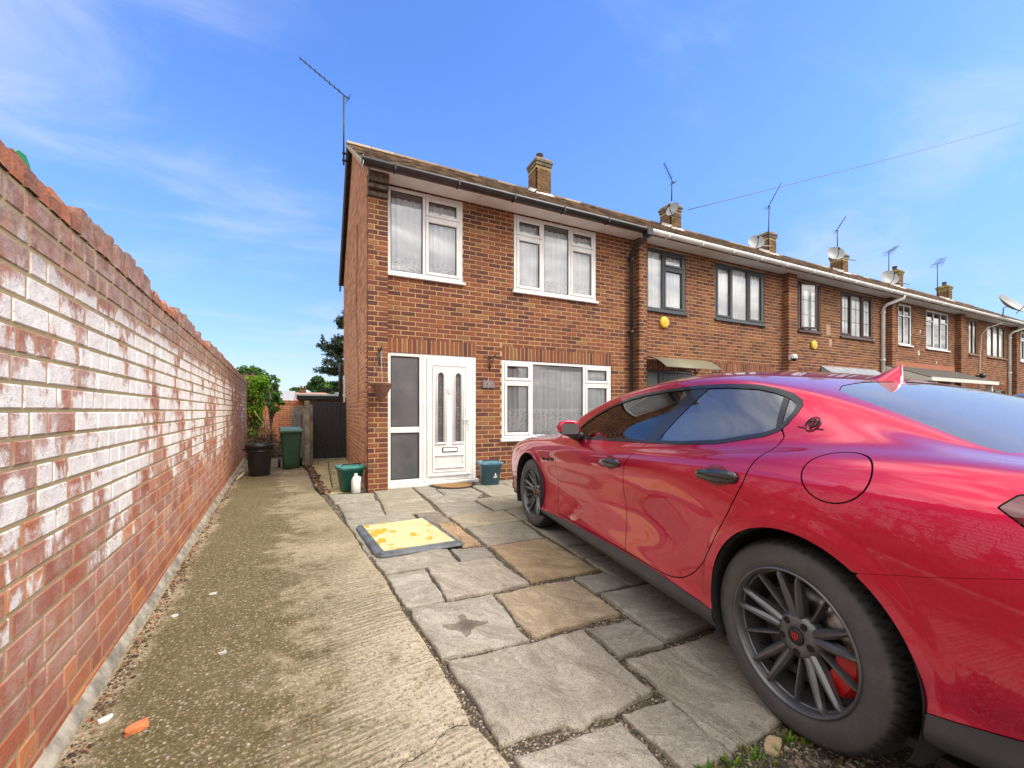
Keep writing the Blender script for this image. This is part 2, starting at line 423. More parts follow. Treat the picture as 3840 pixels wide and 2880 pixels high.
_bm_cache = {}
def brick_mesh(w, h, dep, m, cham=.004):
    key = (round(w, 3), round(h, 3), round(dep, 3), m.name)
    if key not in _bm_cache:
        mb = MB(); one_brick(mb, w, h, dep, cham); _bm_cache[key] = mb.mesh('brick', m)
    return _bm_cache[key]
def one_brick(mb, w, h, dep, cham, T=None):
    """front face at y = 0 facing -y, chamfered front edges, body going back to y = dep"""
    x, z, c = w/2, h/2, min(cham, h*.2)
    vs = [(-x,dep,-z),(x,dep,-z),(x,dep,z),(-x,dep,z), (-x,c,-z),(x,c,-z),(x,c,z),(-x,c,z), (-x+c,0,-z+c),(x-c,0,-z+c),(x-c,0,z-c),(-x+c,0,z-c)]
    fs = [(8,9,10,11)]
    for i in range(4):
        j = (i+1) % 4; fs += [(i, j, 4+j, 4+i), (4+i, 4+j, 8+j, 8+i)]
    if T: vs = [T(*v) for v in vs]
    b0 = len(mb.v); mb.add(vs, fs)
    for k, (a, b) in zip(range(8, 12), ((-1, -1), (1, -1), (1, 1), (-1, 1))):
        mb.loc[b0+k] = (a, b, 1.); mb.loc[b0+k-4] = (a*1.05, b*1.1, 1.)

class Brickwork:
    """collects every brick of one thing; the ones that show largest become parts, the rest one joined part"""
    def __init__(s): s.b = []
    def add(s, rects, origin, ux, depth, material, jit=.0015, cham=.004):
        """origin: world point of u=0, z=0 on the face; ux: (x, y) unit direction of u, outward normal is ux turned clockwise"""
        nx, ny = ux[1], -ux[0]                       # outward
        ang = math.atan2(ux[1], ux[0])
        for (u0, u1, z0, z1) in rects:
            u, z = (u0+u1)/2, (z0+z1)/2; j = random.uniform(-jit, jit)
            c = (origin[0]+ux[0]*u+nx*j, origin[1]+ux[1]*u+ny*j, origin[2]+z)
            p = px(*c); area = 0
            if p and -20 < p[0] < 3860 and -20 < p[1] < 2900:
                face = ((0-c[0])*nx+(0-c[1])*ny)
                if face > 0: area = (u1-u0)*(z1-z0)/(p[2]**2)*face/math.hypot(c[0], c[1])
            s.b.append((area, c, ang, u1-u0, z1-z0, depth, material, cham))
    def build(s, parent, n_single=300, rest_parent=None, skip=None):
        def seen(b): return b[0] > 0 and not (skip and skip(*px(*b[1])[:2]))
        order = sorted(range(len(s.b)), key=lambda i: -s.b[i][0] if seen(s.b[i]) else 0)
        single = set(i for i in order[:n_single] if seen(s.b[i]))
        rest = {}
        for i, (area, c, ang, w_, h_, dep, m, ch) in enumerate(s.b):
            if i in single:
                link('brick', brick_mesh(w_, h_, dep, m, ch), parent, Vector(c)-parent.matrix_basis.translation-(parent.parent.location if parent.parent else Vector()), (0, 0, ang))
            else:
                mb = rest.setdefault(m.name, (MB(), m))[0]; mb.r = random.random()
                ca, sa = math.cos(ang), math.sin(ang)
                one_brick(mb, w_, h_, dep, ch, lambda x, y, z: (c[0]+ca*x-sa*y, c[1]+sa*x+ca*y, c[2]+z))
        root = rest_parent or parent
        base = root.location+(root.parent.location if root.parent else Vector())
        for mb, m in rest.values():
            tag(mb.build('brickwork', m, root, loc=-base), kind='stuff')
# ---------------------------------------------------------------- the terrace: six houses
FY, PY = 6.5, 6.35            # facade plane, pier front
RIDGE_Y, RIDGE_Z, EAVE_Y, EAVE_Z, REAR_Y = 9.16, 6.72, 6.06, 4.70, 12.26
GABLE_X = .70
SOF_Z = 4.665
XS = [.70, 5.872, 10.765, 15.945, 20.836, 26.16, 31.3]
def local(o): return -(o.location if not o.parent else o.location+o.parent.location)

def frame_bars(mb, x0, x1, z0, z1, y0, y1, t, b=.006):
    """four bars round a rectangle, butted end to end"""
    mb.bbox(x0, x0+t, y0, y1, z0, z1, b); mb.bbox(x1-t, x1, y0, y1, z0, z1, b)
    mb.bbox(x0+t, x1-t, y0+.001, y1, z0, z0+t, b); mb.bbox(x0+t, x1-t, y0+.001, y1, z1-t, z1, b)
def curtain(house_part, x0, x1, z0, z1, y, m, amp=.018, freq=52., name='net_curtain', seed=0):
    mb = MB(); mb.smooth = True; n = max(24, int((x1-x0)*130)); rg = random.Random(seed)
    ph = [rg.uniform(0, 6) for _ in range(3)]; vs = []
    for i in range(n+1):
        x = x0+(x1-x0)*i/n
        for z, k in ((z0, 1.), (z1, .55)):
            d = k*amp*(math.sin(freq*x+ph[0]+.8*math.sin(5*x+ph[1]))+.4*math.sin(freq*2.3*x+ph[2]))
            vs.append((x, y+d, z))
    mb.add(vs, [(2*i, 2*i+2, 2*i+3, 2*i+1) for i in range(n)])
    return mb.build(name, m, house_part, loc=local(house_part))
def window(house, x0, x1, z0, z1, cols, fm, pane_m, sill=True, y=FY, frame_t=.055, curtain_m=None, lattice=None, sill_m=None, curt_amp=.024, seed=0, sealm=None, blind=False):
    """cols: list of (width share, kind); kind 'fixed', 'sash', 'top' (small sash over a tall one), 'toplight'"""
    yo = y+.012
    W = MB(); frame_bars(W, x0, x1, z0, z1, yo, yo+.07, frame_t)
    wobj = W.build('window', fm, house, loc=local(house))
    loc = Vector((0, 0, 0))
    tot = sum(c[0] for c in cols); x = x0+frame_t*.5; inner = (x1-x0)-frame_t
    mull = MB(); panes = []
    for i, (sh, kind) in enumerate(cols):
        xa, xb = x, x+inner*sh/tot; x = xb
        if i:
            mv = MB(); mv.bbox(xa-.022, xa+.022, yo+.002, yo+.068, z0+frame_t, z1-frame_t, .004); mv.build('mullion', fm, wobj)
        pa, pb = xa+(.024 if i else frame_t*.5+.002), xb-(.024 if i < len(cols)-1 else frame_t*.5+.002)
        za, zb = z0+frame_t+.002, z1-frame_t-.002
        if kind in ('top', 'topfix'):
            zt = zb-(zb-za)*.255
            mv = MB(); mv.bbox(pa, pb, yo+.003, yo+.067, zt-.02, zt+.02, .004); mv.build('transom', fm, wobj)
            panes += [(pa, pb, za, zt-.022, kind == 'top'), (pa, pb, zt+.022, zb, kind == 'top')]
        else: panes.append((pa, pb, za, zb, kind == 'sash'))
    for (pa, pb, za, zb, sash) in panes:
        t = 0.
        if sash:
            S = MB(); t = .05; frame_bars(S, pa, pb, za, zb, yo-.012, yo+.05, t, .008); S.build('sash', fm, wobj)
        S = MB(); frame_bars(S, pa+t, pb-t, za+t, zb-t, yo+.018, yo+.03, .011, .002); S.build('seal', sealm or M['seal'], wobj)
        G = MB(); G.quad((pa+t+.005, yo+.028, za+t+.005), (pb-t-.005, yo+.028, za+t+.005), (pb-t-.005, yo+.028, zb-t-.005), (pa+t+.005, yo+.028, zb-t-.005))
        G.build('pane', pane_m, wobj)
        if lattice:
            L = MB(); nx, nz = lattice; ww, hh = pb-pa-2*t, zb-za-2*t
            for k in range(1, nx): L.box(pa+t+ww*k/nx-.006, pa+t+ww*k/nx+.006, yo+.02, yo+.026, za+t, zb-t)
            for k in range(1, nz): L.box(pa+t, pb-t, yo+.019, yo+.025, za+t+hh*k/nz-.006, za+t+hh*k/nz+.006)
            L.build('glazing_bar', lattice and fm, wobj)
    if sill:
        S = MB(); S.bbox(x0-.035, x1+.035, y-.05, y+.05, z0-.045, z0-.002, .006); S.build('sill', sill_m or fm, wobj)
    if curtain_m:
        curtain(wobj, x0+.03, x1-.03, z0+.05, z1-(.14 if not blind else .05), y+.085, curtain_m, curt_amp, seed=seed)
    e_ = .17; B = MB(); B.box(x0-e_, x1+e_, y+.6, y+.62, z0-.2, z1+.03)
    for (a, b_) in ((x0-e_-.02, x0-e_), (x1+e_, x1+e_+.02)): B.box(a, b_, y+.25, y+.62, z0-.2, z1+.03)
    B.box(x0-e_, x1+e_, y+.25, y+.6, z0-.22, z0-.2); B.box(x0-e_, x1+e_, y+.25, y+.6, z1+.03, z1+.05)
    B.build('room', M['dark_room'], wobj)
    return wobj

def roof_part(house, x0, x1, single):
    sl = math.hypot(RIDGE_Y-EAVE_Y, RIDGE_Z-EAVE_Z); ang = math.atan2(RIDGE_Z-EAVE_Z, RIDGE_Y-EAVE_Y)
    ca, sa = math.cos(ang), math.sin(ang)
    mb = MB()                        # decking on both slopes
    for (ya, za, yb, zb) in ((EAVE_Y+.06, EAVE_Z-.02, RIDGE_Y, RIDGE_Z-.03), (REAR_Y, EAVE_Z-.03, RIDGE_Y, RIDGE_Z-.03)):
        mb.add([(x0, ya, za), (x1, ya, za), (x1, yb, zb), (x0, yb, zb), (x0, ya, za-.05), (x1, ya, za-.05), (x1, yb, zb-.05), (x0, yb, zb-.05)],
               [(0,1,2,3), (7,6,5,4), (0,4,5,1), (3,2,6,7), (0,3,7,4), (1,5,6,2)])
    roof = mb.build('roof', M['tile'], house, loc=local(house), fix=True)
    rest = MB(); tm = MB(); tw, gauge = .168, .102
    def tile(mb_, T=None):
        w2, L, t = tw/2-.003, .17, .019
        vs = [(-w2,0,0),(w2,0,0),(w2,L,0),(-w2,L,0),(-w2,0,t),(0,0,t+.004),(w2,0,t),(w2,L,t-.006),(0,L,t-.004),(-w2,L,t-.006)]
        if T: vs = [T(*v) for v in vs]
        mb_.add(vs, [(0,1,6,5,4),(4,5,8,9),(5,6,7,8),(0,4,9,3),(1,2,7,6)])
    tile(tm); tmesh = tm.mesh('roof_tile', M['tile'])
    rows = int(sl/gauge)+1; cells = []
    for r in range(rows):
        n = int((x1-x0)/tw)+1
        for k in range(n):
            u = x0+(k+.5)*tw-(tw/2 if r % 2 else 0)
            if not (x0+tw*.3 < u < x1-tw*.05): continue
            s_ = r*gauge-.03; c = (u, EAVE_Y+s_*ca, EAVE_Z+.004+s_*sa)
            p = px(*c); cells.append((p[2] if p and -50 < p[0] < 3890 else 99, c))
    cells.sort(key=lambda q: q[0])
    for i, (d, c) in enumerate(cells):
        tilt = random.uniform(.03, .10); yaw = random.uniform(-.012, .012)
        if i < single: link('roof_tile', tmesh, roof, Vector(c), (ang-tilt, 0, yaw))
        else:
            rest.r = random.random(); a2 = ang-tilt; c2, s2 = math.cos(a2), math.sin(a2)
            tile(rest, lambda x, y, z: (c[0]+x-yaw*y, c[1]+c2*y-s2*z, c[2]+s2*y+c2*z))
    tag(rest.build('roof_tiles', M['tile'], roof), kind='stuff')
    rd = MB(); n = max(1, int((x1-x0)/.45)); w_ = (x1-x0)/n; rd.smooth = True
    for k in range(n):
        rd.r = random.random(); a, b = x0+k*w_+.004, x0+(k+1)*w_-.004
        vs = []
        for x in (a, b):
            for j in range(7):
                t = math.pi*j/6; vs.append((x, RIDGE_Y-.11*math.cos(t), RIDGE_Z-.045+.085*math.sin(t)))
        rd.add(vs, [(j, j+1, 8+j, 7+j) for j in range(6)])
    tag(rd.build('ridge_tiles', M['tile'], roof), kind='stuff')
    return roof

def gutter(house, x0, x1, m, left_end=False):
    mb = MB(); mb.smooth = True; n = 8; yc, zc, r = EAVE_Y-.005, EAVE_Z+.005, .062
    vs = []
    for x in (x0, x1):
        for j in range(n+1):
            t = math.pi+math.pi*j/n; vs.append((x, yc+r*math.cos(t), zc+1.25*r*math.sin(t)))
        for j in range(n+1):
            t = 2*math.pi-math.pi*j/n; vs.append((x, yc+(r-.006)*math.cos(t), zc+1.2*r*math.sin(t)))
    k = 2*(n+1)
    mb.add(vs, [(j, k+j, k+(j+1) % k, (j+1) % k) for j in range(k)])
    mb.smooth = False
    for x, o in ((x0, 0), (x1, k)): mb.add([vs[o+j] for j in range(n+1)], [tuple(range(n+1))])
    g = mb.build('gutter', m, house, loc=local(house), fix=True)
    b = MB(); b.bbox(-.012, .012, yc-r-.006, yc+r+.02, zc-.085, zc+.004, .003); me = b.mesh('gutter_bracket', m); x = x0+.45
    while x < x1-.2: link('gutter_bracket', me, g, (x, 0, 0)); x += .95
    return g
def eaves(house, x0, x1, fm, sm, dark=False):
    f = MB(); f.box(x0, x1, EAVE_Y+.085, EAVE_Y+.103, SOF_Z-.012, EAVE_Z+.035); f.build('fascia', fm, house, loc=local(house))
    s = MB(); n = 3; L = (x1-x0)/n
    for k in range(n): s.box(x0+k*L+.003, x0+(k+1)*L-.003, EAVE_Y+.105, FY+.04, SOF_Z, SOF_Z+.012)
    s.build('soffit', sm, house, loc=local(house))
def chimney(house, roof, xc, pot=True, w_=.42, mossy=False, top=7.32):
    yc = RIDGE_Y-.18; d = .42
    z0, z1 = RIDGE_Z-.35, top-.24
    mb = MB(); mb.box(xc-w_/2+.006, xc+w_/2-.006, yc-d/2+.006, yc+d/2-.006, z0, z1+.2)
    ch = mb.build('chimney', M['mortar_chimney'], roof)
    bw = MB()
    rows = int((z1-z0)/.075)
    for r in range(rows):
        z = z0+r*.075
        for (rc, n, side) in ((.225, w_, 0), (.225, d, 1)):
            off = .112 if r % 2 else 0; L = n; u = -L/2-off
            while u < L/2:
                a, b = max(u, -L/2), min(u+rc-.01, L/2); u += rc
                if b-a < .03: continue
                bw.r = random.random()
                if side == 0: one_brick(bw, b-a, .065, .03, .004, lambda x, y, zz: (xc+(a+b)/2+x, yc-d/2+y, z+.0325+zz))
                else: one_brick(bw, b-a, .065, .03, .004, lambda x, y, zz: (xc-w_/2+y, yc-(a+b)/2-x, z+.0325+zz))
    tag(bw.build('brickwork', M['brick_chimney'], roof), kind='stuff')
    c = MB(); c.bbox(xc-w_/2-.02, xc+w_/2+.02, yc-d/2-.02, yc+d/2+.02, z1, z1+.075, .008); c.bbox(xc-w_/2-.04, xc+w_/2+.04, yc-d/2-.04, yc+d/2+.04, z1+.078, z1+.15, .01)
    c.add([(xc-w_/2, yc-d/2, z1+.15), (xc+w_/2, yc-d/2, z1+.15), (xc+w_/2, yc+d/2, z1+.15), (xc-w_/2, yc+d/2, z1+.15), (xc-.14, yc-.12, z1+.2), (xc+.14, yc-.12, z1+.2), (xc+.14, yc+.12, z1+.2), (xc-.14, yc+.12, z1+.2)],
          [(0,1,5,4), (1,2,6,5), (2,3,7,6), (3,0,4,7), (4,5,6,7)])
    c.build('chimney_cap', M['mossy_cap'] if mossy else M['cap'], roof)
    if pot:
        p = MB(); p.smooth = True; p.lathe([(.085, 0), (.095, .03), (.078, .06), (.075, .16), (.095, .18), (.09, .21), (.06, .21), (.06, .05)], 14, (xc, yc, z1+.19)); p.build('chimney_pot', M['pot'], roof)
    fl = MB(); zf = EAVE_Z+(yc-d/2-EAVE_Y)*(RIDGE_Z-EAVE_Z)/(RIDGE_Y-EAVE_Y)
    y0 = yc-d/2
    fl.add([(xc-w_/2-.05, y0-.1, zf-.04), (xc+w_/2+.05, y0-.1, zf-.04), (xc+w_/2+.02, y0-.004, zf+.07), (xc-w_/2-.02, y0-.004, zf+.05)], [(0,1,2,3)])
    fl.add([(xc-w_/2-.1, y0-.06, zf-.01), (xc-w_/2-.004, y0-.06, zf+.07), (xc-w_/2-.004, y0+.3, zf+.30), (xc-w_/2-.1, y0+.3, zf+.2)], [(0,1,2,3)])
    fl.build('flashing', M['chalk'], roof)
M['cap'] = simple('weathered cap', (.15,.125,.085), .95, noise=.45, scale=14)
M['mossy_cap'] = simple('mossy cap', (.20,.17,.05), .95, noise=.45, scale=14)
M['pot'] = simple('sooty pot', (.06,.05,.048), .8, noise=.3, scale=10)
M['brick_chimney'] = brick_mat('chimney brick', [(0, (.07,.04,.025)), (.4, (.15,.075,.035)), (.7, (.22,.12,.05)), (1, (.10,.05,.03))], wear=.7)
M['mortar_chimney'] = mortar('chimney mortar', (.42,.30,.14), (.26,.20,.10))
def downpipe(house, pts, m, r=.036):
    mb = MB(); mb.smooth = True; mb.tube(pts, r, 12)
    d = mb.build('downpipe', m, house, loc=local(house))
    c = MB(); x, y, _ = pts[-1]; top = pts[-2][2]
    for z in (top-.15, top-1.6, top-3.1):
        if z > .2: c.smooth = True; c.lathe([(r+.001, 0), (r+.012, .004), (r+.012, .05), (r+.001, .054)], 12, (x, y, z)); c.smooth = False; c.box(x-.06, x+.06, y+.02, y+.045, z+.01, z+.045)
    c.build('pipe_bracket', m, d)
    return d

UP = (3.30, 4.60)
def house(i, label, gut, opening_list, pier_w, single_bricks, single_tiles, chx, pot, mossy, top=7.32, brick='brick', downp=None):
    x0, x1 = XS[i], XS[i+1]
    h = thing('brick_house', label, 'house', ((x0+x1)/2, FY, 0), group='houses of the brick terrace')
    holes = [o for o in opening_list]
    wl = MB()
    pr = x0+pier_w
    def PF(u, d, z): return (u, FY+.005+d, z)
    grid_wall(wl, pr-.06, x1, -.06, SOF_Z+.03, holes, PF, .14)
    wl.box(x0+.005, pr-.005, PY+.005, FY+.2, -.06, SOF_Z+.03)
    bw = Brickwork()
    sold = [s for s in [(a, b, d, min(d+.225, SOF_Z)) for (a, b, c, d) in holes if d < 2.2]]
    bw.add(brick_rows(pr, x1, -.03, SOF_Z, holes+sold, .075, .225), (0, FY, 0), (1, 0), .04, M[brick])
    for s in sold: bw.add(soldier(*s), (0, FY-.001, 0), (1, 0), .04, M[brick])
    bw.add(brick_rows(x0, pr, -.03, SOF_Z, [], .075, .225, bond='pier'), (0, PY, 0), (1, 0), .1, M[brick])
    if i: bw.add(brick_rows(0, FY-PY-.1, -.03, SOF_Z, [], .075, .225, bond='stretcher'), (x0, FY, 0), (0, -1), .04, M[brick])
    wl.box(x1-.03, x1, FY+.15, REAR_Y-.3, -.05, SOF_Z)            # party wall
    wobj = wl.build('wall', M['mortar'], h, loc=local(h))
    roof = roof_part(h, x0-(.115 if i == 0 else 0), x1, single_tiles)
    if i == 0:                                                      # gable end
        g = MB(); X = GABLE_X
        sh = [(PY+.1, -.06), (12.0, -.06), (12.0, 4.62), (RIDGE_Y, RIDGE_Z-.08), (PY+.02, SOF_Z+.1), (PY+.1, 4.6)]
        g.add([(X+.005, y, z) for y, z in sh]+[(X+.2, y, z) for y, z in sh], [(0,1,2,3,4,5)[::-1], tuple(6+k for k in range(6))]+[(k, (k+1) % 6, 6+(k+1) % 6, 6+k) for k in range(6)])
        g.build('gable_wall', M['mortar_gable'], h, loc=local(h), fix=True)
        rects = brick_rows(-12.0, -(PY+.11), -.03, 6.6, [(-12.5, -11.55, 1.35, 2.1)], .075, .225, off=1)
        keep = []
        for (a, b, c, d) in rects:
            lim = lambda y: min(RIDGE_Z-.10-(RIDGE_Y-y)*.653, RIDGE_Z-.10-(y-RIDGE_Y)*.652)
            if min(lim(-a), lim(-b)) > d: keep.append((a, b, c, d))
        bw.add(keep, (X, 0, 0), (0, -1), .04, M['brick_gable'])
    bw.build(wobj, single_bricks, skip=behind_car if i else None)
    chimney(h, roof, chx, pot, mossy=mossy, top=top)
    return h, wobj, roof
def behind_car(x, y): return y > 1440 and x > 2320

# --- number one: end of terrace, white frames, black gutter
W1 = (.995, 2.21, UP[0], 4.645); W2 = (3.15, 4.92, UP[0], 4.645); DR = (.995, 2.445, -.02, 2.09); GW = (2.915, 5.287, .70, 2.075)
h1, h1w, h1r = house(0, 'end of terrace brick house with white framed windows and black gutter', 'gutter_black', [W1, W2, DR, GW], .285, 300, 300, 5.06, True, False, 7.42)
window(h1, *W1, [(.47, 'fixed'), (.53, 'top')], M['upvc'], M['pane_far'], curtain_m=M['net_up'], seed=1)
window(h1, *W2, [(.33, 'top'), (.335, 'fixed'), (.335, 'top')], M['upvc'], M['pane_far'], curtain_m=M['net_up'], seed=2)
window(h1, *GW, [(.245, 'top'), (.49, 'fixed'), (.265, 'top')], M['upvc'], M['pane'], curtain_m=M['net_gf'], seed=3, curt_amp=.028)
gutter(h1, .585, 5.80, M['gutter_black']); eaves(h1, .72, 5.87, M['fascia'], M['white_paint'])
# corbelled head of the corner pier
cb = MB(); cb.bbox(.70, .985, PY-.045, PY+.1, 4.34, 4.40, .005); cb.bbox(.70, .985, PY-.09, PY+.1, 4.44, 4.50, .005); cb.bbox(.70, .985, PY-.12, PY+.1, 4.52, SOF_Z, .005)
cb.build('corbel', M['corbel'] if 'corbel' in M else simple('sooty corbel', (.10,.075,.055), .9, noise=.5, scale=18), h1, loc=local(h1))
# verge: barge boards on both slopes
for (ya, za, yb, zb, mm) in ((EAVE_Y+.03, EAVE_Z-.02, RIDGE_Y, RIDGE_Z-.02, M['chalk']), (RIDGE_Y, RIDGE_Z-.02, REAR_Y-.03, EAVE_Z-.05, M['iron'])):
    b = MB(); dz = .045 if mm is M['chalk'] else .20
    b.add([(x, y, z) for x in (.605, .64) for (y, z) in ((ya, za), (yb, zb), (yb, zb-dz), (ya, za-dz))], [(0,1,2,3), (7,6,5,4), (0,4,5,1), (3,2,6,7), (0,3,7,4), (1,5,6,2)])
    b.build('bargeboard', mm, h1, loc=local(h1), fix=True)
b = MB(); b.box(.60, .606, EAVE_Y-.05, EAVE_Y+.06, EAVE_Z-.10, EAVE_Z+.03); b.build('verge_end', M['white_paint'], h1, loc=local(h1))
u = MB(); u.add([(.606, EAVE_Y+.05, EAVE_Z-.06), (.75, EAVE_Y+.05, EAVE_Z-.06), (.75, RIDGE_Y, RIDGE_Z-.08), (.606, RIDGE_Y, RIDGE_Z-.08), (.75, REAR_Y, EAVE_Z-.08), (.606, REAR_Y, EAVE_Z-.08)], [(0,1,2,3), (3,2,4,5)])
u.build('verge_soffit', M['felt'], h1, loc=local(h1))
downpipe(h1, [(5.80, EAVE_Y-.01, EAVE_Z-.03), (5.80, EAVE_Y-.01, EAVE_Z-.12), (5.735, 6.30, EAVE_Z-.26), (5.735, FY-.07, EAVE_Z-.36), (5.735, FY-.07, 0)], M['gutter_black'], .037)
hp = MB(); hp.bbox(5.74, 5.89, EAVE_Y-.08, EAVE_Y+.07, EAVE_Z-.14, EAVE_Z+.01, .012); hp.build('hopper', M['gutter_black'], h1, loc=local(h1))
# rear side window reveal and its rainwater pipe on the gable
gw = MB(); gw.box(GABLE_X-.02, GABLE_X+.05, 11.55, 12.0, 1.35, 1.40); gw.box(GABLE_X-.03, GABLE_X+.05, 11.50, 11.58, 1.40, 2.1); gw.box(GABLE_X-.02, GABLE_X+.05, 11.58, 12.0, 2.02, 2.1)
gw.build('side_window', M['upvc'], h1, loc=local(h1))
downpipe(h1, [(.62, 11.95, 2.42), (.62, 11.95, 2.36), (.62, 11.95, 0)], M['gutter_black'], .05)
cable = MB(); cable.tube([(.685, 7.8, 4.5), (.688, 8.05, 3.2), (.688, 7.9, 2.3), (.688, 7.75, 1.95), (.688, 7.72, 1.35)], .005, 5); cable.build('cable', M['iron'], h1, loc=local(h1))

# entrance: frosted side light and panelled door
e = MB(); yo = FY+.012
frame_bars(e, DR[0], 1.545, .06, DR[3], yo, yo+.07, .055); e.bbox(1.052, 1.488, yo+.001, yo+.068, .845, .935, .005)
ent = e.build('side_light', M['upvc'], h1, loc=local(h1))
for (za, zb) in ((.117, .843), (.937, 2.033)):
    q = MB(); frame_bars(q, 1.052, 1.488, za, zb, yo+.015, yo+.03, .012, .003); q.build('seal', M['seal'], ent)
    q = MB(); q.quad((1.06, yo+.027, za), (1.48, yo+.027, za), (1.48, yo+.027, zb), (1.06, yo+.027, zb)); q.build('pane', M['frosted'], ent)
e = MB(); frame_bars(e, 1.548, DR[1], .06, DR[3], yo, yo+.07, .06)
drf = e.build('door_frame', M['upvc'], h1, loc=local(h1))
dx0, dx1, dz0, dz1 = 1.613, 2.38, .122, 2.028; yd = yo-.008
e = MB()
g1, g2 = (1.79, 1.885), (2.085, 2.18); gz0, gz1, ar = .68, 1.80, .0475
def arch_leaf(mb):
    """door leaf pierced by two arch-headed lights"""
    N = 10
    def strip(xa, xb): mb.bbox(xa, xb, yd, yd+.05, dz0+.052, dz1, .004)
    strip(dx0, g1[0]); strip(g1[1], g2[0]); strip(g2[1], dx1)
    for (a, b) in (g1, g2):
        mb.box(a, b, yd+.0005, yd+.05, dz0+.052, gz0); mb.box(a, b, yd+.0005, yd+.05, gz1+.002, dz1-.0005)
        xc = (a+b)/2; zc = gz1-ar
        for k in range(N):
            t0, t1 = math.pi*k/N, math.pi*(k+1)/N
            p = [(xc+ar*math.cos(t0), zc+ar*math.sin(t0)), (xc+ar*math.cos(t1), zc+ar*math.sin(t1))]
            mb.add([(p[0][0], yd, p[0][1]), (p[0][0], yd, gz1+.003), (p[1][0], yd, gz1+.003), (p[1][0], yd, p[1][1]), (p[0][0], yd+.05, p[0][1]), (p[1][0], yd+.05, p[1][1])], [(0,1,2,3), (0,3,5,4)])
arch_leaf(e); e.bbox(dx0, dx1, yd+.001, yd+.05, dz0, dz0+.05, .004)
door = e.build('door', M['upvc'], h1, loc=local(h1))
mo = MB()                                           # mouldings
frame_bars(mo, 1.70, 2.275, .20, 1.93, yd-.012, yd+.001, .016, .005)
for (a, b) in (g1, g2):
    xc = (a+b)/2; pts = [(a-.014, yd-.004, gz0-.01)]+[(xc-(ar+.014)*math.cos(math.pi*k/12), yd-.004, gz1-ar+(ar+.014)*math.sin(math.pi*k/12)) for k in range(13)]+[(b+.014, yd-.004, gz0-.01)]
    mo.smooth = True; mo.tube(pts, .011, 6); pts = [(a-.045, yd, gz0-.02)]+[(xc-(ar+.042)*math.cos(math.pi*k/12), yd, gz1-ar+(ar+.042)*math.sin(math.pi*k/12)) for k in range(13)]+[(b+.045, yd, gz0-.02)]
    mo.tube(pts, .008, 6); mo.smooth = False; mo.bbox(a-.05, b+.05, yd-.018, yd+.001, gz0-.035, gz0-.012, .005)
mo.bbox(1.745, 2.235, yd-.018, yd+.001, .455, .48, .006); mo.bbox(1.745, 2.235, yd-.018, yd+.001, .255, .28, .006)
frame_bars(mo, 1.76, 2.22, .285, .45, yd-.006, yd+.001, .014, .003)
mo.bbox(1.66, 2.33, yd-.03, yd+.001, .135, .165, .008)
mo.build('moulding', M['upvc'], door)
for (a, b) in (g1, g2):
    xc = (a+b)/2; q = MB()
    q.add([(a, yd+.03, gz0), (b, yd+.03, gz0)]+[(xc+ar*math.cos(math.pi*k/12), yd+.03, gz1-ar+ar*math.sin(math.pi*k/12)) for k in range(13)], [tuple(range(15))])
    q.build('pane', M['frosted'], door)
    q = MB(); q.smooth = True
    for zz in (1.70, 1.24, 1.20, .74): q.tube([(a+.004, yd+.027, zz), (b-.004, yd+.027, zz)], .0035, 5)
    for zz in (1.45, 1.02):
        q.tube([(xc+.026*math.cos(2*math.pi*k/12), yd+.027, zz+.05*math.sin(2*math.pi*k/12)) for k in range(13)], .003, 5, False)
        q.tube([(xc, yd+.027, zz-.14), (xc-.02, yd+.027, zz-.07), (xc+.02, yd+.027, zz+.07), (xc, yd+.027, zz+.14)], .003, 5)
    q.tube([(xc+.032*math.cos(math.pi*k/10), yd+.027, 1.68+.045*math.sin(math.pi*k/10)) for k in range(11)], .003, 5, False)
    q.build('leading', M['metal'], door)
q = MB(); q.bbox(1.86, 2.12, yd-.012, yd+.002, .515, .595, .005); lb = q.build('letterbox', M['seal'], door)
q = MB(); q.bbox(1.872, 2.108, yd-.018, yd-.010, .527, .583, .004); q.build('letterbox_flap', M['upvc'], door)
q = MB(); q.bbox(2.288, 2.325, yd-.010, yd+.002, .86, 1.10, .004); q.smooth = True; q.tube([(2.306, yd-.01, 1.045), (2.306, yd-.05, 1.045), (2.19, yd-.052, 1.042)][::-1], .011, 8); q.build('door_handle', M['upvc'], door)
q = MB(); q.tube([(2.306, yd-.011, .955), (2.306, yd-.002, .955)], .009, 8); q.build('keyhole', M['iron'], door)
q = MB(); q.smooth = True
q.tube([(1.985+.03*math.cos(math.pi+math.pi*k/10), yd-.016, 1.53+.05*math.sin(math.pi+math.pi*k/10)) for k in range(11)], .007, 6); q.tube([(1.95, yd-.012, 1.56), (1.985, yd-.012, 1.53), (2.02, yd-.012, 1.56)], .006, 6); q.build('knocker', M['upvc'], door)
q = MB(); q.bbox(DR[0]-.01, DR[1]+.02, FY-.075, FY+.08, -.005, .057, .008); q.build('threshold', M['upvc'], h1, loc=local(h1))
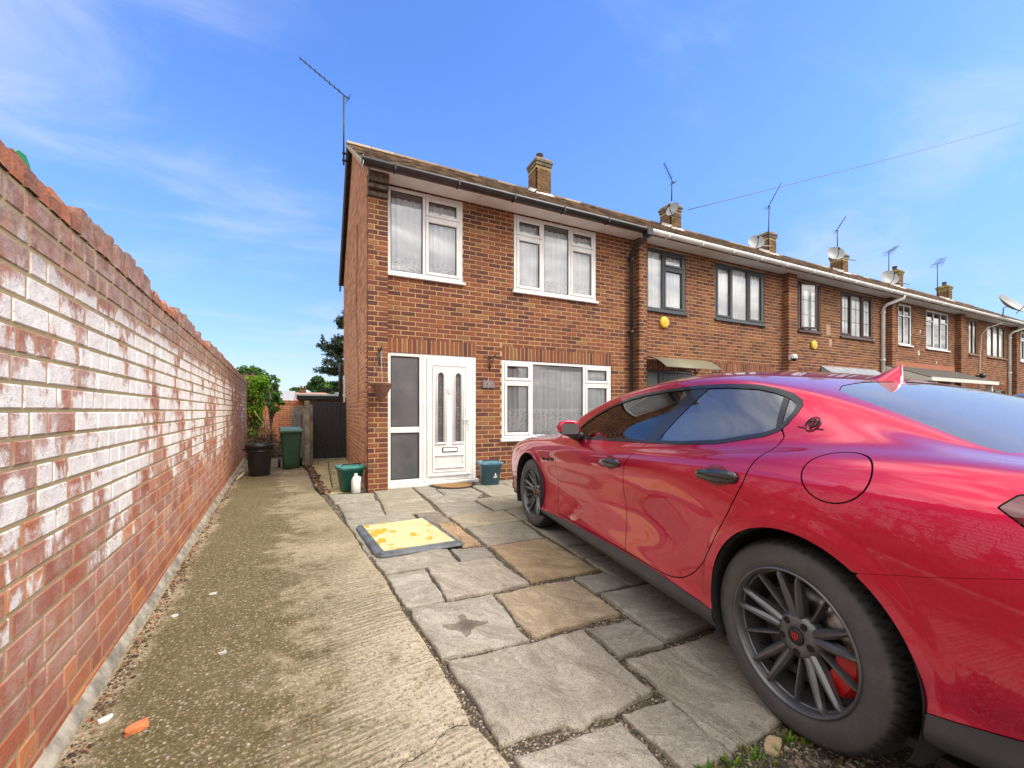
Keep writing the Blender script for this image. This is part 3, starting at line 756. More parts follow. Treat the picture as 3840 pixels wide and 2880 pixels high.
# brackets, plaque
def scroll_bracket(x, y, z, parent):
    b = MB(); b.smooth = True; b.tube([(x, y, z-.16), (x, y, z+.10)], .009, 6); b.tube([(x, y, z+.06), (x, y-.25, z+.06), (x, y-.27, z+.09)], .008, 6); b.tube([(x, y, z-.14), (x, y-.10, z-.04), (x, y-.22, z+.055)], .007, 6)
    b.tube([(x, y-.06+.03*math.cos(k*.6), z+.01+.03*math.sin(k*.6)) for k in range(11)], .005, 5, False)
    return b.build('basket_bracket', M['iron'], parent, loc=local(parent))
scroll_bracket(.855, PY-.012, 2.02, h1); scroll_bracket(2.68, FY-.012, 2.03, h1)
q = MB(); q.bbox(2.55, 2.775, FY-.028, FY+.002, 1.57, 1.70, .008)
pq = q.build('name_plaque', simple('slate plaque', (.17,.14,.13), .6, noise=.5, scale=40), h1, loc=local(h1))
q = MB()
for (a, b) in ((2.585, 1), (2.655, 0), (2.70, 1)):
    q.bbox(a, a+.014, FY-.032, FY-.027, 1.605, 1.665, .002); q.bbox(a+.016, a+.04, FY-.032, FY-.027, 1.605+b*.046, 1.619+b*.046, .002)
q.build('raised_mark', simple('worn plaque relief', (.30,.26,.24), .6, noise=.3, scale=40), pq)

# --- number two: anthracite frames, door canopy
W1b = (6.20, 7.33, UP[0], 4.60); W2b = (8.27, 10.03, UP[0], 4.60); D2 = (6.20, 7.53, -.02, 2.05); G2 = (8.16, 10.5, .70, 2.07)
h2, h2w, h2r = house(1, 'brick house with dark grey window frames and a domed door canopy', 'gutter_white', [W1b, W2b, D2, G2], .21, 300, 0, 9.50, False, False, 7.26)
window(h2, *W1b, [(.42, 'fixed'), (.58, 'top')], M['grey_frame'], M['pane_far'], curtain_m=M['blind'], seed=4, sealm=M['grey_frame'], blind=True)
window(h2, *W2b, [(.33, 'sash'), (.34, 'fixed'), (.33, 'sash')], M['grey_frame'], M['pane_far'], curtain_m=M['blind'], seed=5, sealm=M['grey_frame'], blind=True)
window(h2, *G2, [(.3, 'sash'), (.4, 'fixed'), (.3, 'sash')], M['grey_frame'], M['pane'], curtain_m=M['blind'], seed=6, blind=True)
e = MB(); frame_bars(e, 6.20, 6.62, 0, 2.05, yo, yo+.07, .05); sl2 = e.build('side_light', M['grey_frame'], h2, loc=local(h2))
q = MB(); q.quad((6.25, yo+.03, .05), (6.57, yo+.03, .05), (6.57, yo+.03, 2.0), (6.25, yo+.03, 2.0)); q.build('pane', M['frosted'], sl2)
q = MB(); q.bbox(6.40, 6.55, yo+.012, yo+.026, 1.62, 1.72, .003); q.build('notice', M['white_paint'], sl2)
e = MB(); frame_bars(e, 6.62, 7.53, 0, 2.05, yo, yo+.07, .055); d2f = e.build('door_frame', M['grey_frame'], h2, loc=local(h2))
e = MB(); e.bbox(6.68, 7.47, yo-.006, yo+.05, .06, 1.99, .005); d2 = e.build('door', M['grey_frame'], h2, loc=local(h2))
e = MB()
for (a, b) in ((6.78, 7.04), (7.11, 7.37)):
    frame_bars(e, a, b, .25, 1.0, yo-.016, yo-.004, .02, .004); frame_bars(e, a, b, 1.15, 1.85, yo-.016, yo-.004, .02, .004)
e.build('moulding', M['grey_frame'], d2)
e = MB(); e.smooth = True                            # canopy sheet, arched front to back
N = 12; vs = []
for k in range(N+1):
    t = k/N; y = FY-.02-.62*t; z = 2.30-.26*t**2.2
    for x in (6.10, 7.66): vs.append((x, y, z))
for k in range(N+1):
    t = k/N; y = FY-.02-.62*t; z = 2.294-.26*t**2.2
    for x in (6.10, 7.66): vs.append((x, y, z))
o = 2*(N+1)
e.add(vs, [(2*k, 2*k+1, 2*k+3, 2*k+2) for k in range(N)]+[(o+2*k, o+2*k+2, o+2*k+3, o+2*k+1) for k in range(N)]+[(2*k, 2*k+2, o+2*k+2, o+2*k) for k in range(N)]+[(2*k+1, o+2*k+1, o+2*k+3, 2*k+3) for k in range(N)])
cn = e.build('door_canopy', simple('smoked canopy sheet', (.22,.205,.145), .3), h2, loc=local(h2))
e = MB(); e.smooth = True
for x in (6.14, 7.62):
    e.tube([(x, FY-.02-.62*k/N, 2.285-.26*(k/N)**2.2) for k in range(N+1)], .012, 6)
    e.tube([(x, FY-.02, 2.28), (x, FY-.02, 1.98)], .012, 6); e.tube([(x, FY-.02, 2.0), (x, FY-.12, 2.10), (x, FY-.35, 2.19)], .010, 6)
e.build('canopy_bracket', M['iron'], cn)
# --- number three: brown frames
W1c = (11.42, 12.43, UP[0], 4.60); W2c = (13.40, 15.17, UP[0], 4.60); D3 = (11.3, 12.6, -.02, 2.07); G3 = (13.2, 15.4, .70, 2.07)
h3, h3w, h3r = house(2, 'brick house with dark brown leaded windows, one standing open', 'gutter_white', [W1c, W2c, D3, G3], .36, 300, 0, 13.97, False, False, 7.28)
window(h3, *W1c, [(.6, 'fixed'), (.4, 'fixed')], M['brown_frame'], M['pane_far'], curtain_m=M['blind'], seed=7, lattice=(2, 3), blind=True)
window(h3, *W2c, [(.33, 'sash'), (.34, 'fixed'), (.33, 'sash')], M['brown_frame'], M['pane_far'], curtain_m=M['blind'], seed=8, lattice=(2, 3), blind=True)
ow = MB(); frame_bars(ow, 0, .54, -.6, .6, -.02, .02, .045); op = ow.build('open_sash', M['brown_frame'], h3, loc=Vector((11.47, FY-.02, 3.95))-h3.location, rot=(0, 0, R(-13)))
q = MB(); q.quad((.05, 0, -.55), (.49, 0, -.55), (.49, 0, .55), (.05, 0, .55)); q.build('pane', M['pane_far'], op)
for (nm, a) in (('door_board', D3), ('window_board', G3)):
    q = MB(); q.box(a[0]+.03, a[1]-.03, FY+.03, FY+.08, max(a[2], 0), a[3]-.03); q.build('door' if nm == 'door_board' else 'bay_shutter', M['brown_frame'], h3, loc=local(h3))
q = MB(); q.add([(12.45, FY-.004, 2.42), (15.3, FY-.004, 2.42), (15.3, FY-.24, 2.23), (12.45, FY-.24, 2.23), (12.45, FY-.24, 2.20), (15.3, FY-.24, 2.20), (12.45, FY-.004, 2.20), (15.3, FY-.004, 2.20)], [(0,3,2,1), (3,4,5,2), (0,6,4,3), (1,2,5,7), (4,6,7,5)])
q.build('lead_canopy', M['lead'], h3, loc=local(h3))
# --- number four: white frames, porch roof
W1d = (16.71, 17.56, UP[0], 4.60); W2d = (18.60, 20.27, UP[0], 4.60); D4 = (16.7, 18.2, -.02, 2.05); G4 = (18.4, 20.4, .7, 2.05)
h4, h4w, h4r = house(3, 'brick house with slim white windows and a sloping felt porch roof', 'gutter_white', [W1d, W2d, D4, G4], .21, 0, 0, 18.42, False, False, 7.28)
window(h4, *W1d, [(.45, 'topfix'), (.55, 'topfix')], M['upvc'], M['pane_far'], seed=9)
window(h4, *W2d, [(.33, 'topfix'), (.34, 'fixed'), (.33, 'topfix')], M['upvc'], M['pane_far'], seed=10)
q = MB(); q.box(16.3, 20.75, FY-.012, FY+.02, 2.60, 2.76); q.build('band_course', M['render_band'], h4, loc=local(h4))
q = MB(); q.add([(x, y, z) for x in (15.85, 20.7) for (y, z) in ((FY-.01, 2.60), (FY-1.05, 2.16), (FY-1.05, 2.12), (FY-.01, 2.55))], [(0,1,2,3), (7,6,5,4), (0,4,5,1), (1,5,6,2), (2,6,7,3)])
pr4 = q.build('porch_roof', M['felt'], h4, loc=local(h4), fix=True)
q = MB(); q.box(15.84, 20.71, FY-1.085, FY-1.055, 2.05, 2.155); q.add([(x, y, z) for x in (15.80, 15.84) for (y, z) in ((FY-.01, 2.57), (FY-1.05, 2.13), (FY-1.05, 2.05), (FY-.01, 2.05))], [(0,1,2,3), (7,6,5,4), (0,4,5,1), (1,5,6,2), (2,6,7,3), (3,7,4,0)])
q.build('porch_fascia', M['cream_paint'], pr4, fix=True)
q = MB(); q.box(16.3, 16.42, FY-1.0, FY-.88, 0, 2.05); q.box(20.4, 20.52, FY-1.0, FY-.88, 0, 2.05); q.build('porch_post', M['cream_paint'], pr4)
for a in (D4, G4):
    q = MB(); q.box(a[0]+.03, a[1]-.03, FY+.03, FY+.08, max(a[2], 0), a[3]-.03); q.build('door' if a is D4 else 'shopfront', M['oak_frame'], h4, loc=local(h4))
q = MB()
for (x, z, s_) in ((18.15, 3.82, .10), (18.05, 3.10, .13), (12.75, 3.45, .22), (12.85, 3.05, .16), (19.35, 2.85, .07)):
    if x > 16: q.bbox(x-s_*.4, x+s_*.4, FY-.006, FY+.004, z-s_*.6, z+s_*.6, .003)
q.build('mortar_patch', M['chalk'], h4, loc=local(h4))
# --- number five and six
W1e = (21.98, 22.78, UP[0], 4.60); W2e = (23.66, 25.52, UP[0], 4.60); D5 = (21.7, 23.0, -.02, 2.05); G5 = (23.5, 25.6, .7, 2.05)
h5, h5w, h5r = house(4, 'brick house with oak brown window frames and pale slatted blinds', 'gutter_white', [W1e, W2e, D5, G5], .36, 0, 0, 22.75, True, True, 7.30)
window(h5, *W1e, [(.5, 'fixed'), (.5, 'fixed')], M['oak_frame'], M['pane_far'], curtain_m=M['blind'], seed=11, blind=True)
window(h5, *W2e, [(.33, 'fixed'), (.34, 'fixed'), (.33, 'fixed')], M['oak_frame'], M['pane_far'], curtain_m=M['blind'], seed=12, blind=True)
for a in (D5, G5): window(h5, a[0], a[1], max(a[2], .02), a[3], [(.5, 'fixed'), (.5, 'fixed')], M['oak_frame'], M['pane'], seed=13)
W1f = (27.2, 28.2, UP[0], 4.60); W2f = (28.9, 30.7, UP[0], 4.60)
h6, h6w, h6r = house(5, 'last brick house of the terrace, cut off beyond the far white downpipe', 'gutter_white', [W1f, W2f], .21, 0, 0, 27.55, True, True, 7.26)
for a in (W1f, W2f): window(h6, *a, [(.5, 'top'), (.5, 'topfix')], M['upvc'], M['pane_far'], seed=14)
for k, hh in enumerate((h2, h3, h4, h5, h6)):
    a, b = XS[k+1], XS[k+2]
    gutter(hh, a+.003, b-.003, M['gutter_white']); eaves(hh, a+.002, b-.002, M['white_paint'], M['white_paint'])
for hh, x in ((h3, 15.62), (h5, 25.75)):
    downpipe(hh, [(x+.28, EAVE_Y, EAVE_Z-.05), (x+.28, EAVE_Y, EAVE_Z-.14), (x, 6.36, EAVE_Z-.30), (x, FY-.06, EAVE_Z-.4), (x, FY-.06, 0)], M['gutter_white'], .045)
q = MB()
for (x, z, s_) in ((12.8, 3.42, .2), (12.9, 3.08, .15)): q.bbox(x-s_*.5, x+s_*.5, FY-.005, FY+.004, z-s_*.7, z+s_*.7, .003)
q.build('mortar_patch', simple('repaired brick patch', (.40,.24,.16), .9, noise=.3, scale=20), h3, loc=local(h3))
# ---------------------------------------------------------------- ground, path, paving, garden wall
def ground_mat():
    m, t = mat('asphalt'); P = pos(t)
    n1 = t.noise(P, 150., 3.); n2 = t.noise(P, 2.5, 5.)
    v = t.n('ShaderNodeTexVoronoi', {'Vector': P, 'Scale': 190.}).outputs['Color']
    c = t.mix(t.step(n2, .35, .7), (.060,.055,.052), (.10,.088,.080))
    g = t.n('ShaderNodeSeparateColor', {0: v}).outputs[0]
    c = t.mix(t.step(g, .72, .9), c, (.30,.25,.22)); c = t.mix(t.step(n1, .55, .75), c, (.025,.023,.022))
    out(t, pbsdf(t, Base_Color=c, Roughness=.9, Specular_IOR_Level=.25, Normal=bump(t, t.math('ADD', g, n1), .006))); return m
M['asphalt'] = ground_mat()
WA, WB = -.675, -.0745                    # garden wall face: x = WA + WB*y
def wallx(y): return WA+WB*y
def path_mat():
    m, t = mat('mossy brushed concrete'); P = pos(t); sp = t.n('ShaderNodeSeparateXYZ', {0: P}); x, y = sp.outputs[0], sp.outputs[1]
    d = t.math('SUBTRACT', x, t.math('ADD', t.math('MULTIPLY', y, WB), WA))       # distance from the wall
    big = t.noise(P, 1.4, 5., .6); med = t.noise(P, 7., 6., .65); fine = t.noise(P, 85., 6., .72); spk = t.noise(P, 34., 6., .75)
    c = t.mix(t.step(big, .32, .68), (.40,.33,.215), (.27,.225,.135))
    c = t.mix(t.math('MULTIPLY', t.step(d, .75, 1.25), t.step(y, 4.6, 1.6)), c, (.49,.42,.315))
    c = t.mix(t.step(med, .5, .78), c, (.20,.165,.075))
    # moss: a belt a little way off the wall, broken up
    belt = t.math('MULTIPLY', t.step(d, .02, .22), t.math('SUBTRACT', 1., t.step(d, .30, 1.3)))
    mm = t.step(t.math('ADD', t.math('MULTIPLY', belt, .42), t.math('ADD', t.math('MULTIPLY', med, .75), t.math('MULTIPLY', big, .55))), .73, .98)
    moss = t.mix(t.noise(P, 60., 4.), (.036,.032,.008), (.150,.115,.032))
    c = t.mix(t.math('MULTIPLY', mm, .80), c, moss)
    # exposed aggregate
    v = t.n('ShaderNodeTexVoronoi', {'Vector': P, 'Scale': 62., 'Randomness': 1.}); vc = t.n('ShaderNodeSeparateColor', {0: v.outputs['Color']})
    peb = t.math('MULTIPLY', t.step(vc.outputs[0], .60, .68), t.math('SUBTRACT', 1., t.step(v.outputs[0], .30, .42)))
    c = t.mix(t.math('MULTIPLY', peb, .75), c, t.ramp(vc.outputs[1], [(0, (.52,.42,.30)), (.5, (.40,.23,.11)), (.8, (.62,.57,.49)), (1, (.14,.11,.08))]))
    c = t.mix(t.math('MULTIPLY', t.step(spk, .50, .66), .62), c, (.115,.092,.042)); c = t.mix(t.math('MULTIPLY', t.step(spk, .46, .34), .45), c, (.66,.57,.42))
    c = t.mix(t.step(fine, .53, .66), c, t.mix(.75, c, (.035,.028,.016))); c = t.mix(t.math('MULTIPLY', t.step(fine, .44, .36), .5), c, (.70,.62,.48))
    # tamped ridges across the path
    q = t.n('ShaderNodeCombineXYZ', {0: t.math('MULTIPLY', x, .10), 1: t.math('SUBTRACT', y, t.math('MULTIPLY', x, .16)), 2: 0.}).outputs[0]
    wv = t.n('ShaderNodeTexWave', {'Vector': q, 'Scale': 9., 'Distortion': 9., 'Detail': 5., 'Detail Scale': 1.6, 'Detail Roughness': .7}, bands_direction='Y').outputs['Fac']
    amp = t.math('MULTIPLY', t.step(t.noise(P, 1.1, 3.), .36, .62), t.step(d, .35, 1.0))
    c = t.mix(t.math('MULTIPLY', t.math('MULTIPLY', t.step(wv, .45, .1), amp), .55), c, (.14,.115,.055))
    h = t.math('ADD', t.math('ADD', t.math('MULTIPLY', t.math('MULTIPLY', wv, amp), .9), t.math('MULTIPLY', fine, .7)), t.math('ADD', t.math('MULTIPLY', peb, .35), t.math('MULTIPLY', med, .8)))
    out(t, pbsdf(t, Base_Color=c, Roughness=.9, Specular_IOR_Level=.25, Normal=bump(t, h, .011))); return m
M['path'] = path_mat()
def slab_mat():
    m, t = mat('riven sandstone'); P = pos(t)
    oi = t.n('ShaderNodeObjectInfo'); col = oi.outputs['Color']; rn = oi.outputs['Random']
    off = t.n('ShaderNodeCombineXYZ', {0: t.math('MULTIPLY', rn, 37.), 1: t.math('MULTIPLY', rn, 11.), 2: 0.}).outputs[0]
    Q = t.n('ShaderNodeVectorMath', {0: P, 1: off}, operation='ADD').outputs[0]
    ang = t.math('MULTIPLY', rn, 1.4)
    rot = t.n('ShaderNodeVectorRotate', {'Vector': Q, 'Angle': ang}, rotation_type='Z_AXIS').outputs[0]
    riv = t.noise(t.vscale(rot, (1.2, 2.7, 1)), 2.6, 9., .62, 1.2)
    contour = t.math('ABSOLUTE', t.math('SUBTRACT', t.math('FRACT', t.math('MULTIPLY', riv, 7.)), .5))
    fine = t.noise(P, 170., 4., .6); med = t.noise(Q, 9., 6., .62); lich = t.noise(Q, 3.2, 7., .7)
    c = t.mix(t.step(riv, .3, .7), t.mix(1., col, (.66,.64,.60), 'MULTIPLY'), col)
    c = t.mix(t.math('MULTIPLY', t.step(lich, .5, .72), .45), c, t.mix(1., col, (.55,.54,.50), 'MULTIPLY'))
    c = t.mix(t.math('MULTIPLY', t.step(med, .55, .75), .4), c, t.mix(.5, col, (.50,.45,.36)))
    c = t.mix(t.math('MULTIPLY', t.step(contour, .07, .0), .55), c, (.10,.088,.068))
    c = t.mix(t.step(fine, .52, .66), c, t.mix(.70, c, (.06,.053,.043))); sk = t.noise(P, 45., 6., .75)
    c = t.mix(t.math('MULTIPLY', t.step(sk, .52, .68), .5), c, t.mix(1., col, (.50,.47,.42), 'MULTIPLY')); c = t.mix(t.math('MULTIPLY', t.step(sk, .46, .34), .35), c, t.mix(1., col, (1.5,1.46,1.38), 'MULTIPLY'))
    # weathered stain on the flag by the path
    sp = t.n('ShaderNodeSeparateXYZ', {0: P})
    dx = t.math('SUBTRACT', sp.outputs[0], .745); dy = t.math('SUBTRACT', sp.outputs[1], 2.165)
    r_ = t.math('SQRT', t.math('ADD', t.math('MULTIPLY', dx, dx), t.math('MULTIPLY', dy, dy)))
    a_ = t.math('ARCTAN2', dy, dx)
    star = t.math('ADD', .062, t.math('MULTIPLY', t.math('POWER', t.math('ABSOLUTE', t.math('COSINE', t.math('ADD', t.math('ADD', t.math('MULTIPLY', a_, 2.), .5), t.math('MULTIPLY', t.math('SUBTRACT', lich, .5), 3.2)))), 5.), .065))
    sm_ = t.step(t.math('SUBTRACT', r_, t.math('ADD', star, t.math('MULTIPLY', t.math('SUBTRACT', med, .5), .13))), .006, -.006)
    c = t.mix(t.math('MULTIPLY', sm_, t.math('ADD', .35, t.math('MULTIPLY', med, .7))), c, t.mix(t.step(r_, .03, .1), (.05,.036,.02), (.125,.10,.065)))
    h = t.math('ADD', t.math('ADD', t.math('MULTIPLY', riv, 1.8), t.math('MULTIPLY', contour, .35)), t.math('ADD', t.math('MULTIPLY', fine, .22), t.math('MULTIPLY', med, .5)))
    h = t.math('SUBTRACT', h, t.math('MULTIPLY', sm_, .4))
    out(t, pbsdf(t, Base_Color=c, Roughness=.82, Specular_IOR_Level=.35, Normal=bump(t, h, .011))); return m
M['slab'] = slab_mat()
def joint_mat():
    m, t = mat('gritty joint soil'); P = pos(t)
    v = t.n('ShaderNodeTexVoronoi', {'Vector': P, 'Scale': 130.}); vc = t.n('ShaderNodeSeparateColor', {0: v.outputs['Color']}).outputs[0]
    c = t.ramp(vc, [(0, (.045,.036,.024)), (.6, (.085,.068,.045)), (.85, (.20,.155,.10)), (1, (.40,.35,.28))])
    mo = t.noise(P, 9., 5.); c = t.mix(t.math('MULTIPLY', t.step(mo, .56, .7), .75), c, (.055,.056,.012))
    out(t, pbsdf(t, Base_Color=c, Roughness=.95, Normal=bump(t, t.math('ADD', vc, t.noise(P, 60., 3.)), .012))); return m
M['joint'] = joint_mat()

g = MB(); NX = 8
for (x0, x1, y0, y1) in ((-600, 600, -600, 600),): g.quad((x0, y0, -.05), (x1, y0, -.05), (x1, y1, -.05), (x0, y1, -.05))
tag(g.build('ground', M['asphalt']), kind='structure')
# road with pavement and kerb behind the viewer
rd = MB(); rd.box(-60, 80, -5.2, -3.4, -.05, .03); rd.box(-60, 80, -5.34, -5.2, -.05, .04); tag(rd.build('pavement', simple('pavement slabs', (.26,.25,.23), .9, noise=.2, scale=3)), kind='structure')

EDGE = [(-2.5, .92), (.3, .69), (1.29, .607), (1.5, .562), (1.92, .55), (2.5, .497), (3.05, .46), (3.6, .40), (4.36, .352), (5.09, .25), (6.235, .115), (6.98, .0), (9.11, -.12), (10.25, -.28)]
def edge_x(y):
    for (a, xa), (b, xb) in zip(EDGE, EDGE[1:]):
        if y <= b: return xa+(xb-xa)*(y-a)/(b-a)
    return EDGE[-1][1]
def vnoise(x, y, s=1., seed=0.):
    def h(i, j): return (math.sin(i*127.1+j*311.7+seed*74.7)*43758.5453) % 1
    x *= s; y *= s; i, j = math.floor(x), math.floor(y); u, v = x-i, y-j; u = u*u*(3-2*u); v = v*v*(3-2*v)
    return (h(i,j)*(1-u)+h(i+1,j)*u)*(1-v)+(h(i,j+1)*(1-u)+h(i+1,j+1)*u)*v
def crack_y(x): return 1.50-.26*(.57-x)-.55*max(0, .33-x)+.02*math.sin(x*31)      # a crack runs across the near corner
pm = MB(); pm.smooth = True; NU, ys = 44, []
y = -2.5
while y < 10.2: ys.append(y); y += .035 if .6 < y < 4 else .09
vs = []
for y in ys:
    a, b = wallx(y)-.02, edge_x(y)-.006+.012*(vnoise(y, 3, 6)-.5)
    for k in range(NU+1):
        u = k/NU; x = a+(b-a)*u
        z = .006*(vnoise(x, y, 2.3)-.5)+.005*(vnoise(x, y, 9, 2)-.5)+.004*(vnoise(x, y, 25, 5)-.5)*min(1, (1-u)*6)
        e_ = min(u*(b-a), (1-u)*(b-a)); z -= .018*max(0, 1-(1-u)*(b-a)/.03)
        cd = abs(y-crack_y(x)) if x > .2 else 9
        if cd < .02: z -= .02*(1-cd/.02)
        vs.append((x, y, z))
pm.add(vs, [(j*(NU+1)+k, j*(NU+1)+k+1, (j+1)*(NU+1)+k+1, (j+1)*(NU+1)+k) for j in range(len(ys)-1) for k in range(NU)])
path = tag(pm.build('path', M['path']), kind='structure')
cr = MB(); pts = [(x+random.uniform(-.004, .004), crack_y(x)+random.uniform(-.007, .007)) for x in [(.575-.013*k) for k in range(29)]]
for (p, q_) in zip(pts, pts[1:]):
    w1 = .0028*random.uniform(.3, 1.4); cr.quad((p[0], p[1]-w1, .0015), (p[0], p[1]+w1*random.uniform(.3, 1.2), .0015), (q_[0], q_[1]+w1*random.uniform(.3, 1.2), .0015), (q_[0], q_[1]-w1, .0015))
cr.build('crack', simple('dark crack', (.03,.025,.018), .95), path)

# paving of the forecourt: soil bed with flags laid on it
bed = MB(); vs = []; ny = 60
pb = [(edge_x(-.0+6.45*k/ny*1.0+.62), .62+(6.5-.62)*k/ny) for k in range(ny+1)]
pb = [(edge_x(.62+(6.5-.62)*k/ny)-.03, .62+(6.5-.62)*k/ny) for k in range(ny+1)]
bed.add([(x, y, -.012) for x, y in pb]+[(6.0, y, -.012) for x, y in pb], [(k, ny+1+k, ny+2+k, k+1) for k in range(ny)])
patio = tag(bed.build('patio', M['joint']), kind='structure')
G1, G2, G3c, BUFF, BRN, DK = (.40,.375,.335), (.36,.345,.315), (.43,.40,.35), (.46,.34,.205), (.30,.235,.185), (.27,.25,.225)
SL = [ # x/y of the corners read off the ground, and the flag's own colour
 ([(.565,1.88),(1.298,1.835),(1.285,1.315),(.60,1.335)], (.39,.365,.325)), ([(.612,1.275),(1.054,1.245),(1.056,.80),(.66,.80)], (.43,.41,.375)),
 ([(1.082,1.262),(1.313,1.256),(1.298,.955),(1.10,.965)], (.42,.395,.35)), ([(1.335,1.53),(1.99,1.51),(1.98,.985),(1.312,.968)], (.40,.37,.315)),
 ([(1.338,1.842),(1.608,1.838),(1.605,1.562),(1.329,1.563)], (.36,.345,.30)), ([(1.66,2.14),(2.22,2.14),(2.22,1.57),(1.628,1.572)], (.35,.335,.30)),
 ([(1.668,2.44),(1.91,2.44),(1.915,2.175),(1.654,2.185)], (.33,.315,.285)), ([(1.046,2.452),(1.63,2.435),(1.615,1.90),(1.033,1.902)], (.47,.375,.255)),
 ([(.504,2.478),(1.025,2.458),(1.003,1.896),(.556,1.925)], (.42,.40,.365)), ([(.46,3.05),(.738,3.058),(.731,2.507),(.502,2.507)], (.40,.385,.35)),
 ([(.762,3.07),(1.305,3.056),(1.325,2.496),(.751,2.512)], (.415,.385,.335)), ([(1.372,3.31),(1.94,3.305),(1.91,2.495),(1.358,2.525)], (.42,.30,.165)),
 ([(.408,3.53),(1.02,3.41),(1.02,3.085),(.465,3.085)], (.39,.37,.325)), ([(1.045,3.395),(1.33,3.33),(1.315,3.075),(1.04,3.064)], (.31,.30,.285)),
 ([(1.385,3.945),(2.0,3.935),(1.935,3.355),(1.372,3.36)], (.36,.34,.285)), ([(2.03,3.90),(2.62,3.90),(2.62,3.06),(1.98,3.055)], (.30,.285,.25)),
 ([(1.97,3.02),(2.28,3.01),(2.27,2.735),(1.955,2.745)], (.30,.285,.25)), ([(1.955,2.715),(2.30,2.70),(2.29,2.175),(1.93,2.18)], (.32,.305,.265)),
 ([(1.362,4.468),(2.02,4.45),(2.02,3.965),(1.37,3.985)], (.46,.415,.31)), ([(1.15,4.215),(1.325,4.215),(1.332,3.42),(1.17,3.44)], (.48,.315,.18)),
 ([(1.03,4.74),(1.30,4.745),(1.315,4.245),(1.04,4.245)], (.25,.205,.17)), ([(.262,5.675),(.75,5.685),(.72,4.815),(.31,4.83)], (.36,.345,.295)),
 ([(.77,5.41),(1.325,5.36),(1.30,4.785),(.74,4.85)], (.375,.35,.285)), ([(1.375,5.135),(1.885,5.10),(1.91,4.50),(1.345,4.49)], (.345,.33,.30)),
 ([(1.94,5.24),(2.60,5.22),(2.56,4.49),(1.945,4.53)], (.37,.35,.29)), ([(.17,6.36),(.75,6.18),(.72,5.715),(.235,5.70)], (.35,.335,.29)),
 ([(.79,6.40),(1.345,6.40),(1.33,5.475),(.78,5.44)], (.385,.36,.29)), ([(1.372,6.15),(1.63,6.12),(1.625,5.60),(1.375,5.55)], (.35,.34,.31)),
 ([(.30,4.79),(1.0,4.74),(1.0,3.58),(.40,3.56)], (.37,.355,.31)), ([(1.37,6.42),(2.50,6.42),(2.50,6.19),(1.38,6.17)], (.34,.33,.29)),
 ([(1.66,6.14),(2.19,6.14),(2.18,5.62),(1.65,5.60)], (.33,.325,.30)), ([(1.375,5.52),(1.62,5.57),(2.19,5.58),(1.92,5.16),(1.38,5.17)], (.35,.335,.295)),
 ([(2.22,6.14),(2.75,6.14),(2.74,5.28),(2.23,5.28)], (.36,.345,.30)), ([(2.53,6.42),(3.2,6.42),(3.2,6.18),(2.53,6.18)], (.33,.315,.27)),
 ([(2.06,4.45),(2.72,4.45),(2.72,3.95),(2.05,3.95)], (.31,.295,.255))]
